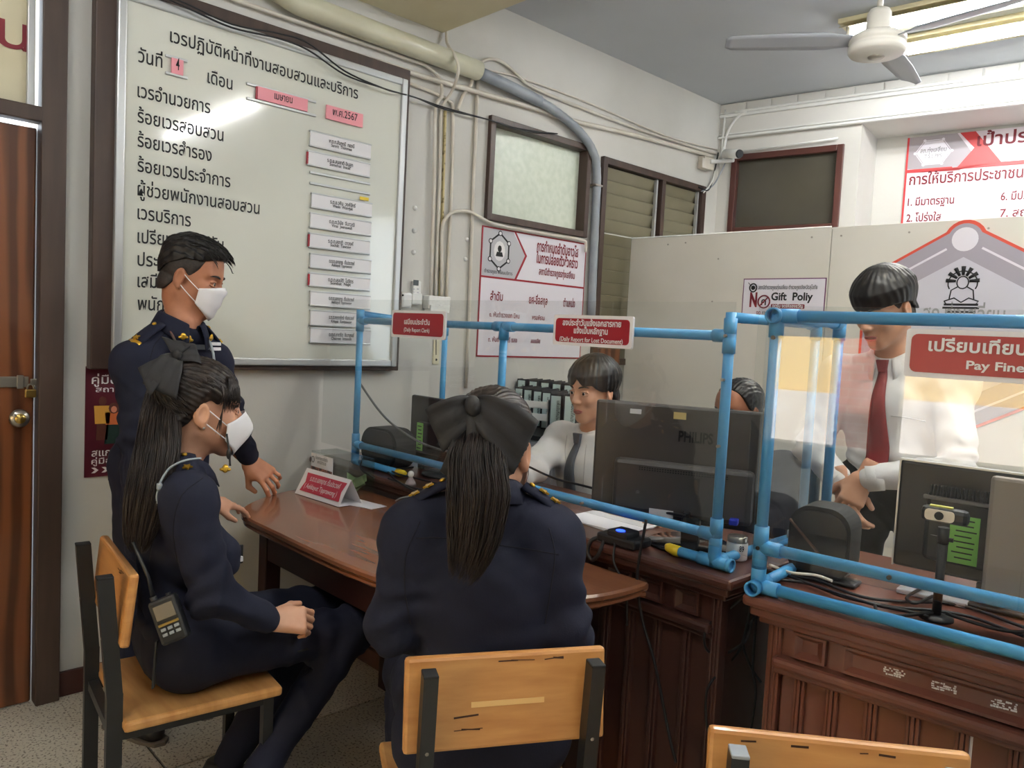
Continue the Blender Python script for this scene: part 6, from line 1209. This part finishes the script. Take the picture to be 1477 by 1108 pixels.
ponytail(w_, [w_.H(T_), atD(236, 552, 2.0), atD(231, 600, 1.965), atD(225, 655, 1.90), atD(211, 720, 1.855), atD(200, 775, 1.845), atD(199, 802, 1.85)], [.018, .034, .050, .056, .052, .036, .012], M_hairb, 430, 5)
tw_ = bvh(w_shirt); seam(w_, tw_, [(292, 690), (262, 715), (250, 760), (256, 810)], M_seam, name='armhole_seam'); seam(w_, tw_, [(228, 700), (222, 760), (215, 820)], M_seam)
bow(w_, w_.H(V(.016, -.070, .134)), w_.HA@V(.0, .9, .2), w_.HA@V(-.45, -.16, .72), M_bow, .88, loops=((1, .62, .05), (-1, 1.05, .85)), tails=((2.9, .045), (-.95, .125)), label='black cloth hair bow')
b = MB(); b.ell(w_.H((.0865, -.004, -.036)), (.003,)*3, nu=8, nv=6); part('earring', b, M_alu, w_.o)
cp = w_.J['neck']+w_.fwd*.075-w_.up*.02
def emblem(body, c, n, m=M_gold, s=.011, name='collar_pin'):
    n = unit(n); a_ = unit(np.cross(Z_, n)); A = np.stack([a_, np.cross(n, a_), n], 1); b = MB(); b.ell(c, (s*.75, s, s*.4), A, 12, 6)
    for q in (-1, 1): b.ell(c+a_*q*s*.7-A[:, 1]*s*.2, (s*.6, s*.4, s*.3), A, 10, 5)
    return part(name, b, m, body.o)
emblem(w_, atD(325, 676, 1.945), V(.8, -.5, .3)); 
b = MB(); b.tube(catmull([atD(290, 661, 1.90), atD(268, 664, 1.865), atD(245, 675, 1.85), atD(232, 694, 1.84), atD(229, 705, 1.838)], 6), .0028, 6); P = catmull([atD(229, 704, 1.836), atD(226, 716, 1.834), atD(228, 728, 1.834), atD(232, 720, 1.834), atD(231, 706, 1.834)], 5); b.tube(P, .0026, 6); part('elastic_cord', b, mat('grey_cord', (150, 160, 166), .6), w_.o, 'grey elastic cord over the shoulder'); b = MB(); b.box(atD(230, 702, 1.832), (.012, .012, .016), bev=.003); part('cord_toggle', b, M_greyc, w_.o)
b = MB(); b.tube(catmull([atD(327, 626, 1.98), atD(329, 640, 1.975), atD(331, 655, 1.97), atD(332, 672, 1.96)], 5), .0028, 6); b.ell(atD(330, 655, 1.965), (.006, .006, .014)); part('mask_cord', b, M_cable, w_.o)
ra = thing('handheld_radio', 'black handheld radio with a long antenna clipped on the seated woman\'s belt', 'radio', atD(246, 925, 1.80)); a0, a1 = atD(236, 868, 1.80), atD(254, 918, 1.795); ax = unit(a0-a1); nr = unit(V(.723, -.691, 0)*.9+V(.3, 0, .2)); nr = unit(nr-ax*np.dot(nr, ax)); sr = np.cross(ax, nr); AR = np.stack([sr, ax, nr], 1); rc0 = (a0+a1)/2
b = MB(); b.box(rc0, (.062, np.linalg.norm(a0-a1)+.02, .038), AR, .007); part('leather_case', b, M_black, ra); b = MB(); b.box(rc0+ax*.022+nr*.0195, (.044, .034, .004), AR, .002); part('display', b, mat('radio_display', (122, 112, 96), .25), ra); b = MB()
b.box(rc0-ax*.006+nr*.0195, (.046, .006, .004), AR, .001); part('gold_trim', b, M_brass, ra)
for i in range(3):
    for k in range(2): b = MB(); b.box(rc0+sr*(-.015+.015*i)-ax*(.017+.012*k)+nr*.0195, (.011, .007, .005), AR, .001); part('key', b, M_greyc, ra)
b = MB(); b.cyl(rc0+ax*.045-sr*.018, rc0+ax*.062-sr*.018, .008, n=12); b.tube([rc0+ax*.06-sr*.018, atD(214, 833, 1.80), atD(192, 782, 1.80)], [.0055, .0045, .0035], 8); part('antenna', b, M_black, ra); b = MB(); b.cyl(rc0+ax*.045+sr*.015, rc0+ax*.058+sr*.015, .006, n=12); part('dial', b, M_black, ra)
b = MB(); b.bar(atD(226, 925, 1.80), atD(221, 992, 1.80), .004, .016, nr); part('belt_strap', b, M_blackm, w_.o)
ca = thing('uniform_cap', 'black cap held in the lap of the seated woman', 'cap', atD(412, 925, 2.16)); cq = atD(413, 905, 2.14); b = MB(); b.lathe([(.075, -.03), (.078, -.01), (.074, .012), (.06, .030), (.035, .040), (0, .042)], cq, n=24); part('crown', b, M_blackm, ca); b = MB(); b.lathe([(.10, -.034), (.10, -.029), (.07, -.026), (.05, -.03)], cq, n=24); part('brim', b, M_blackm, ca)
b = MB(); b.box(atD(343, 800, 2.06), (.006, .028, .05), bev=.002); part('hanging_card', b, M_blackm, w_.o); b = MB(); b.box(atD(343, 807, 2.045), (.010, .026, .014), bev=.002); part('card_label', b, M_paper, w_.o, 'white edge of a hanging card')
shoe(w_, V(-2.085, .865, .045), V(-2.03, 1.06, .02), up=V(-.05, .25, 1)); shoe(w_, J['anR']+V(0, -.06, -.095), J['anR']+V(.03, .18, -.105))
# ---------------------------------------------------------------- woman with the ponytail seen from behind
f0 = unit(V(-.878, .479, 0)); r0 = V(f0[1], -f0[0], 0); pel = V(-1.014, 1.00, 0)+f0*.165+V(0, 0, .535)
J = dict(pel=pel, neck=atD(704, 712, 1.655), head=atD(710, 650, 1.70), shL=atD(597, 765, 1.61), shR=atD(792, 772, 1.63), elL=atD(569, 905, 1.60), elR=atD(818, 915, 1.63))
leg_joints(J, pel, f0, r0, .085, .10, .42, .515, .40, .10); J['wrL'] = J['elL']+f0*.16+r0*.13+V(0, 0, -.09); J['wrR'] = J['elR']+f0*.20-r0*.05+V(0, 0, -.10)
c_ = Body('woman in navy uniform seen from behind, long ponytail under a big black bow', J, M_skin2, fem=True, h=.0065, rad=1.0, head=dict(f=V(-.52, .85, 0), pitch=-6, s=1.0),
    hands=[dict(w=J['wrL']+unit(J['wrL']-J['elL'])*.01, d=unit(f0*.7+r0*.6-Z_*.25), back=V(0, 0, 1), thumb=1, curl=(25, 30, 20), sc=.9), dict(w=J['wrR']+unit(J['wrR']-J['elR'])*.01, d=unit(f0*.9-r0*.3-Z_*.2), back=V(0, 0, 1), thumb=-1, curl=(25, 30, 20), sc=.9)])
c_shirt = c_.shirt(M_navy, 21, 'uniform_shirt', hem=.03); c_.trousers(M_navy, 22, seat=.441); c_.collar(M_navy, r0=.060); c_.board('L', M_navy, 2); c_.board('R', M_navy, 2); c_.mask('flat'); c_.eyes()
rs = np.random.RandomState(8); c_.hair(M_hairb, thick=lambda x, y, z: .013+.007*np.clip((z-.02)/.08, 0, 1), line=hl, seed=7, ang=sweep, freq=46, amp=.0012, taper=.035)
T_ = V(.0, -.106, .052); b = MB(); dirs = [V(math.sin(a)*.95, math.cos(a)*.9, .42+rs.normal()*.12) for a in rs.uniform(-2.2, 2.2, 230)]+[V(math.sin(a), -.3-.5*rs.rand(), -.7+.6*rs.rand()) for a in rs.uniform(-1.6, 1.6, 150)]
H_strands(b, c_, dirs, T_, lambda d: .0145+.004*max(d[2], 0), .0017, rs); part('combed_strands', b, M_hairb, c_.o)
ponytail(c_, [c_.H(T_+V(0, .015, 0)), atD(693, 618, 1.575), atD(688, 660, 1.53), atD(690, 715, 1.497), atD(684, 768, 1.482), atD(674, 812, 1.478), atD(662, 846, 1.48)], [.016, .034, .054, .060, .052, .038, .020], M_hairb, 520, 9)
bo = c_.H(T_+V(-.004, -.040, .030)); bow(c_, bo+UP*.012, RT+UP*-.12, UP, M_bow, 1.22, loops=((1, 1.0, -.35), (-1, .72, .50)), tails=((-.10, .135), (.45, .085)))
tc_ = bvh(c_shirt); seam(c_, tc_, [(600, 776), (640, 776), (700, 784), (760, 792), (806, 800)], M_seam, name='yoke_seam'); seam(c_, tc_, [(606, 752), (586, 800), (584, 850), (592, 900)], M_seam, name='armhole_seam'); seam(c_, tc_, [(792, 762), (800, 800), (794, 850), (786, 900)], M_seam, name='armhole_seam')
# ---------------------------------------------------------------- standing officer
f = V(.93, .37, 0); f = unit(f); r = V(f[1], -f[0], 0); mid = atD(250, 513, 2.56)
J = dict(head=atD(276, 402, 2.58), neck=atD(262, 466, 2.565), shR=mid+r*.150-V(0, 0, .012), shL=mid-r*.150+f*.02-V(0, 0, .012)); J['pel'] = V(mid[0]-f[0]*.05, mid[1]-f[1]*.05, .90)
J['elR'] = atD(196, 625, 2.42); J['wrR'] = atD(192, 722, 2.44); J['wrL'] = atD(358, 660, 2.86); J['elL'] = atD(330, 592, 2.72)
leg_joints(J, J['pel'], f, r, .09, .10, .01, .49, -.02, .09)
hd_tip = onZ(393, 714, .742); wl_ = J['wrL']
o_ = Body('standing officer in navy uniform and white mask leaning a hand on the table', J, M_skin, h=.0068, rad=.86, head=dict(f=V(.66, .75, 0), pitch=-14, s=1.0),
    hands=[dict(w=wl_+unit(wl_-J['elL'])*.02, d=unit(hd_tip-wl_+V(0, 0, .06)), back=V(.45, -.5, .75), thumb=1, curl=(16, 32, 22), spread=9, sc=1.0, tcurl=.9), dict(w=J['wrR']+V(0, 0, -.01), d=V(.05, 0, -1), back=V(-.3, -.95, 0), thumb=1, curl=(15, 25, 15), sc=1.0)])
o_shirt = o_.shirt(M_navy, 31, 'uniform_shirt', hem=-.02); o_.trousers(M_navy, 32); o_.collar(M_navy, r0=.062, drop=.05); o_.board('R', M_navy, 1, us=(.66, .74, .82, .88, .95)); o_.board('L', M_navy, 1, us=(.66, .74, .82, .88, .95)); o_.mask('flat'); o_.eyes(closed=.4)
side = interp([-.12, -.09, -.06, -.035, -.018, .0, .015, .03, .05, .07, .09], [-.062, -.062, -.055, -.030, .006, .028, .000, .022, .052, .074, .088]); o_.hair(M_hairs, thick=lambda x, y, z: .0035+.004*np.clip((z-.02)/.05, 0, 1), line=side, seed=11, name='cropped_sides', taper=.02)
top = interp([-.12, -.09, -.06, 0, .04, .06, .09], [-.012, -.005, .030, .062, .066, .074, .088]); o_.hair(M_hair, thick=lambda x, y, z: .009+.017*np.clip((z-.05)/.06, 0, 1)+.012*np.clip((y-.02)/.06, 0, 1)*np.clip((z-.06)/.05, 0, 1), line=top, seed=12, ang=lambda x, y, z: np.arctan2(x, z+.05), freq=55, amp=.0024)
rs = np.random.RandomState(13); b = MB(); paths = []
for k in range(260):
    x = rs.uniform(-.068, .068); y0 = rs.uniform(-.09, .07); c = V(0, -.012, .036); P = []
    for t in np.linspace(0, 1, 6):
        y = y0+t*.045; d = unit(V(x*1.05, y+.012, math.sqrt(max(.0004, .0085-x*x*.9-(y*.62)**2)))); R = 1/math.sqrt(((d/V(.0745, .094, .087))**2).sum()); P.append(o_.H(c+d*(R+.018+.012*max(0, y)/.06+.010*t)))
    paths.append(P)
strands(b, paths, .0017); part('hair_tufts', b, M_hair, o_.o)
up_, rt_, fw_ = o_.up, o_.right, o_.fwd
def chest(u, d, off=.0):                                             # a spot on the chest: u to his right, d below the shoulders
    return mid+rt_*u-up_*d+fw_*(.118+off-.9*u*u)
to_ = bvh(o_shirt)
for (x, y), m, s in (((261, 488), M_alu, .014), ((270.5, 489), M_gold, .015)):
    q, n = on_cloth(to_, x, y, .004)
    if q is not None: emblem(o_, q, n, m, s, 'chest_badge')
q, n = on_cloth(to_, 288, 500, .003)
if q is not None:
    n = unit(n*V(1, 1, .2)); a_ = unit(np.cross(Z_, n)); b = MB(); b.prism(rrect(.070, .016, .002), .003, q, np.stack([a_, np.cross(n, a_), n], 1)); part('name_tape', b, mat('tape_grey', (96, 100, 108), .7), o_.o)
q, n = on_cloth(to_, 310, 501, .004)
if q is not None:
    n = unit(n*V(1, 1, .2)); a_ = unit(np.cross(Z_, n)); Ao = np.stack([a_, np.cross(n, a_), n], 1); b = MB()
    for k in range(2): b.box(q+Z_*(.010-.017*k), (.040, .011, .005), Ao, .001)
    part('ribbon_bar', b, M_paper, o_.o, 'white ribbon bars')
seam(o_, to_, [(240, 478), (222, 500), (214, 540), (216, 590)], M_seam, name='armhole_seam'); seam(o_, to_, [(252, 512), (270, 515), (290, 517)], M_seam, name='pocket_seam')
for s_ in (-1, 1): emblem(o_, J['neck']+fw_*.085+rt_*s_*.055-up_*.028, fw_+rt_*s_*.6, M_gold, .012)
M_lan = mat('lanyard', (110, 60, 56), .6, c2=(54, 80, 70), scale=30)
for s_ in (1, -1):
    b = MB(); P = catmull([J['neck']-fw_*.055+rt_*s_*.02+up_*.03, J['neck']+rt_*s_*.068+up_*.012, chest(s_*.06, -.015, .008), chest(s_*.035, .10, .012), chest(.0, .24, .02), chest(0, .30, .02)], 6); b.tube(P, .0042, 6); part('lanyard', b, M_lan if s_ == 1 else M_greyc, o_.o)
for s_ in (-1, 1): q = V(J['an'+'LR'[s_ > 0]][0], J['an'+'LR'[s_ > 0]][1], .006); shoe(o_, q-f*.07, q+f*.18)
# ---------------------------------------------------------------- clerks behind the desks
def tie(body, shirt, m, drop=.36, label=None):
    u_, r_, f_ = body.up, body.right, body.fwd; tr = bvh(shirt); Q = []
    top = body.J['neck']-u_*.035
    for t in np.linspace(0, 1, 22):
        ww = (.013+.024*min(1, t*1.4)) if t < .93 else .037*(1-t)/.07+.001; row = []; src = top-u_*t*drop+f_*.4; h = tr.ray_cast(Vector(src), Vector(-f_))[0]
        base = np.array(h) if h is not None else top-u_*t*drop+f_*.1
        if Q and np.linalg.norm(base-Q[-1][2]) > .08: base = Q[-1][2]-u_*drop/21
        for v in (-1, -.4, 0, .4, 1): row.append(base+r_*ww*v+f_*(.010-.004*abs(v)))
        Q.append(row)
    b = MB(); b.grid(np.array(Q), .005); p = part('tie', b, m, body.o, label); b = MB(); k = np.array(Q[0][2])+u_*.012+f_*.002; b.prism([(-.019, .018), (.019, .018), (.012, -.022), (-.012, -.022)], .014, k-f_*.006, np.stack([-r_, u_, f_], 1)); part('tie_knot', b, m, p); return p
bowl = interp([-.12, -.09, -.06, -.03, 0, .03, .05, .07, .09], [-.055, -.058, -.050, -.010, .004, .006, .020, .036, .034])
f = V(0, -1, 0); r = V(-1, 0, 0); mid = atD(857, 640, 3.08)
J = dict(head=atD(856, 564, 3.05), neck=atD(856, 620, 3.10), shR=mid+r*.175, shL=mid-r*.175, pel=V(mid[0], mid[1]+.02, .53)); J['elR'] = atD(768, 676, 2.97); J['wrR'] = atD(712, 704, 2.80); J['wrL'] = V(-1.455, 2.12, .835); J['elL'] = solve_elbow(J['shL'], J['wrL'], .29, .25, V(.4, .3, -.8)); leg_joints(J, J['pel'], f, r, .09, .11, .42, .50, .40, .09)
m1 = Body('young clerk in white shirt and grey tie seated behind the large monitor', J, M_skin2, h=.0075, head=dict(f=V(-.05, -1, 0), pitch=-8, s=.99), hands=[dict(w=J['wrR'], d=V(-.3, -.9, -.1), back=V(0, 0, 1), thumb=-1, curl=(20, 25, 20)), dict(w=J['wrL'], d=unit(V(.35, -.9, -.15)), back=V(0, 0, 1), thumb=1, curl=(12, 22, 16))])
sh1 = m1.shirt(M_shirt, 41, hem=-.02); m1.trousers(M_trous, 42, seat=.441); m1.collar(M_shirt, r0=.058, drop=.042); tie(m1, sh1, mat('grey_tie', (74, 80, 90), .6), label='dark grey tie'); m1.eyes(); m1.lips(); cuff(m1, 'L', M_shirt)
m1.hair(M_hair, h=.0032, thick=lambda x, y, z: .014+.014*np.clip((z-.0)/.07, 0, 1), line=lambda y, x: bowl(y, x)+.030*np.exp(-((x+.008)/.016)**2)*(y > .03), seed=14, ang=azim, freq=30, amp=.0009)
J = dict(head=atD(1276, 446, 2.60), neck=atD(1287, 512, 2.66)); mid = atD(1290, 545, 2.66); J['shR'] = mid+r*.185; J['shL'] = mid-r*.185; J['pel'] = V(mid[0]+.01, mid[1]+.06, .92)
J['wrL'] = atD(1252, 690, 2.52); J['wrR'] = atD(1213, 698, 2.60); J['elR'] = solve_elbow(J['shR'], J['wrR'], .29, .25, V(-.8, .5, -.2)); J['elL'] = solve_elbow(J['shL'], J['wrL'], .30, .255, V(.8, .1, -.4)); leg_joints(J, J['pel'], f, r, .09, .11, .0, .50, .03, .09)
m2 = Body('clerk in white shirt and dark red tie standing with lowered head behind the right screen', J, M_skin2, h=.0072, head=dict(f=V(-.30, -.954, 0), pitch=-24, s=1.0), hands=[dict(w=J['wrL']+unit(J['wrL']-J['elL'])*.015, d=unit(V(-.30, -.25, -.9)), back=V(.35, -.9, .1), thumb=1, curl=(24, 30, 20)), dict(w=J['wrR']+unit(J['wrR']-J['elR'])*.015, d=unit(V(.35, -.2, -.9)), back=V(-.35, -.9, .1), thumb=-1, curl=(24, 30, 20))])
sh2 = m2.shirt(M_shirt, 51, hem=.0); m2.trousers(M_trous, 52); m2.collar(M_shirt, r0=.060, drop=.05); tie(m2, sh2, mat('red_tie', (120, 34, 38), .6), label='dark red tie'); m2.eyes(); m2.lips(); cuff(m2, 'L', M_shirt); cuff(m2, 'R', M_shirt)
t2 = bvh(sh2); seam(m2, t2, [(1285, 600), (1310, 603), (1335, 608)], M_seamw)
t1 = bvh(sh1); seam(m1, t1, [(818, 628), (815, 650), (818, 675)], M_seamw); seam(m1, t1, [(846, 640), (843, 670), (841, 705)], M_seamw)
bowl2 = interp([-.12, -.09, -.06, -.03, 0, .03, .05, .07, .09], [-.030, -.030, -.020, .018, .026, .030, .032, .030, .028])
m2.hair(M_hair, thick=lambda x, y, z: .013+.016*np.clip((z-.01)/.07, 0, 1), line=bowl2, seed=15, ang=azim, freq=30, amp=.0008); m2.hair(M_hairs, thick=lambda x, y, z: .003+0*z, line=side, seed=16, name='cropped_sides')
for s_ in (-1, 1): q = V(J['an'+'LR'[s_ > 0]][0], J['an'+'LR'[s_ > 0]][1], .006); shoe(m2, q-f*.07, q+f*.18)
mid = atD(1068, 665, 3.12); J = dict(head=atD(1066, 594, 3.08), neck=atD(1067, 648, 3.12), shR=mid+r*.18, shL=mid-r*.18, pel=V(mid[0], mid[1]+.02, .53), wrR=V(mid[0]-.10, mid[1]-.28, .80), wrL=V(mid[0]+.10, mid[1]-.28, .80))
J['elR'] = solve_elbow(J['shR'], J['wrR'], .27, .24, V(-.6, .3, -.6)); J['elL'] = solve_elbow(J['shL'], J['wrL'], .27, .24, V(.6, .3, -.6)); leg_joints(J, J['pel'], f, r, .09, .11, .42, .50, .40, .09)
m3 = Body('man with receding black hair hidden behind the large monitor up to his forehead', J, M_skin3, h=.010, head=dict(f=V(-.25, -1, 0), pitch=-10, s=1.0, coarse=1), hands=[dict(w=J['wrR'], d=V(.2, -.9, -.3), back=V(0, 0, 1), thumb=-1), dict(w=J['wrL'], d=V(-.2, -.9, -.3), back=V(0, 0, 1), thumb=1)])
m3.shirt(M_navy, 61, hem=-.02); m3.trousers(M_navy, 62, seat=.441); m3.eyes(); m3.hair(M_hair, h=.0034, thick=lambda x, y, z: .007+.004*np.clip((z-.0)/.07, 0, 1), line=interp([-.12, -.06, -.03, 0, .02, .035, .05, .07, .09], [-.05, -.045, -.005, .010, .02, .06, .092, .105, .125]), seed=17, ang=lambda x, y, z: np.arctan2(x, z+.05), freq=60, amp=.0012)
# office chairs that carry the two seated clerks
def office_chair(label, c, fdir):
    f_ = unit(fdir); r_ = V(f_[1], -f_[0], 0); A = np.stack([r_, f_, Z_], 1); O_ = V(c[0], c[1], 0); P_ = lambda x, y, z: O_+A@V(x, y, z); t = thing('office_chair', label, 'chair', O_, 'black office chairs behind the desks')
    b = MB(); b.box(P_(0, 0, .41), (.44, .44, .062), A, .02); part('seat', b, M_blackm, t); b = MB(); b.box(P_(0, -.245, .72), (.42, .05, .42), A, .02); part('backrest', b, M_blackm, t); b = MB(); b.bar(P_(0, -.235, .40), P_(0, -.275, .60), .06, .02, f_); part('back_bracket', b, M_black, t)
    b = MB(); b.cyl(P_(0, 0, .09), P_(0, 0, .38), .025); part('post', b, M_steel, t)
    for k in range(5):
        a_ = k*2*math.pi/5+.3; e_ = V(math.cos(a_), math.sin(a_), 0); b = MB(); b.bar(P_(0, 0, .10), P_(0, 0, .07)+e_*.27, .04, .03); l_ = part('base_arm', b, M_black, t); b = MB(); s_ = V(-e_[1], e_[0], 0); q = P_(0, 0, .027)+e_*.27; b.cyl(q-s_*.02, q+s_*.02, .026, n=14); part('caster', b, M_black, l_)
office_chair('black office chair under the clerk with the grey tie', m1.J['pel'][:2], V(0, -1, 0)); office_chair('black office chair under the man hidden behind the monitor', m3.J['pel'][:2], V(0, -1, 0))
# ================================================================== THE STREET OUTSIDE, SEEN ONLY AS A REFLECTION
st_ = MB(); st_.box((-1.5, -9, -.15), (24, 12.4, .1)); struct('floor_2', st_, mat('street_concrete', (196, 190, 178), .8, c2=(176, 170, 158), scale=1.2), 'pale concrete yard outside')
yw = MB(); yw.box((-2, -9.6, 1.6), (22, .3, 3.4)); struct('wall_outer', yw, mat('yellow_wall', (232, 196, 110), .8, c2=(222, 184, 98), scale=1.5), 'yellow wall across the yard')
lw_ = MB(); lw_.box((-2, -9.35, .3), (22, .15, .8)); struct('wall_outer_2', lw_, mat('pale_road_stand_in', (226, 222, 224), .8, c2=(208, 200, 196), scale=2), 'low pale wall across the yard standing in for the bright road')  # added upright stand-in that gives the reflection its pale road band
bc = thing('brick_pillar', 'red brick pillar in the yard outside the windows', 'pillar', (-1.74, -4.2, -.1)); b = MB(); b.box((-1.74, -4.2, 1.4), (.305, .29, 3.0)); part('mortar_core', b, mat('mortar', (226, 210, 200), .9), bc)
M_brk = mat('brick_red', (206, 104, 82), .8, c2=(184, 86, 66), scale=5); bme = []
for L_ in (.205, .095):
    b = MB(); b.box((0, 0, 0), (L_, .312, .058), bev=.004); me = b.data('brick'); me.materials.append(M_brk); bme.append(me)
for k in range(38):
    for q in (0, 1):
        o = bpy.data.objects.new('brick', bme[q]); COL.objects.link(o); o.parent = bc; s = 1 if k % 2 else -1
        o.location = (s*(-.055 if q == 0 else .107), 0, -.04+.077*k+.06)
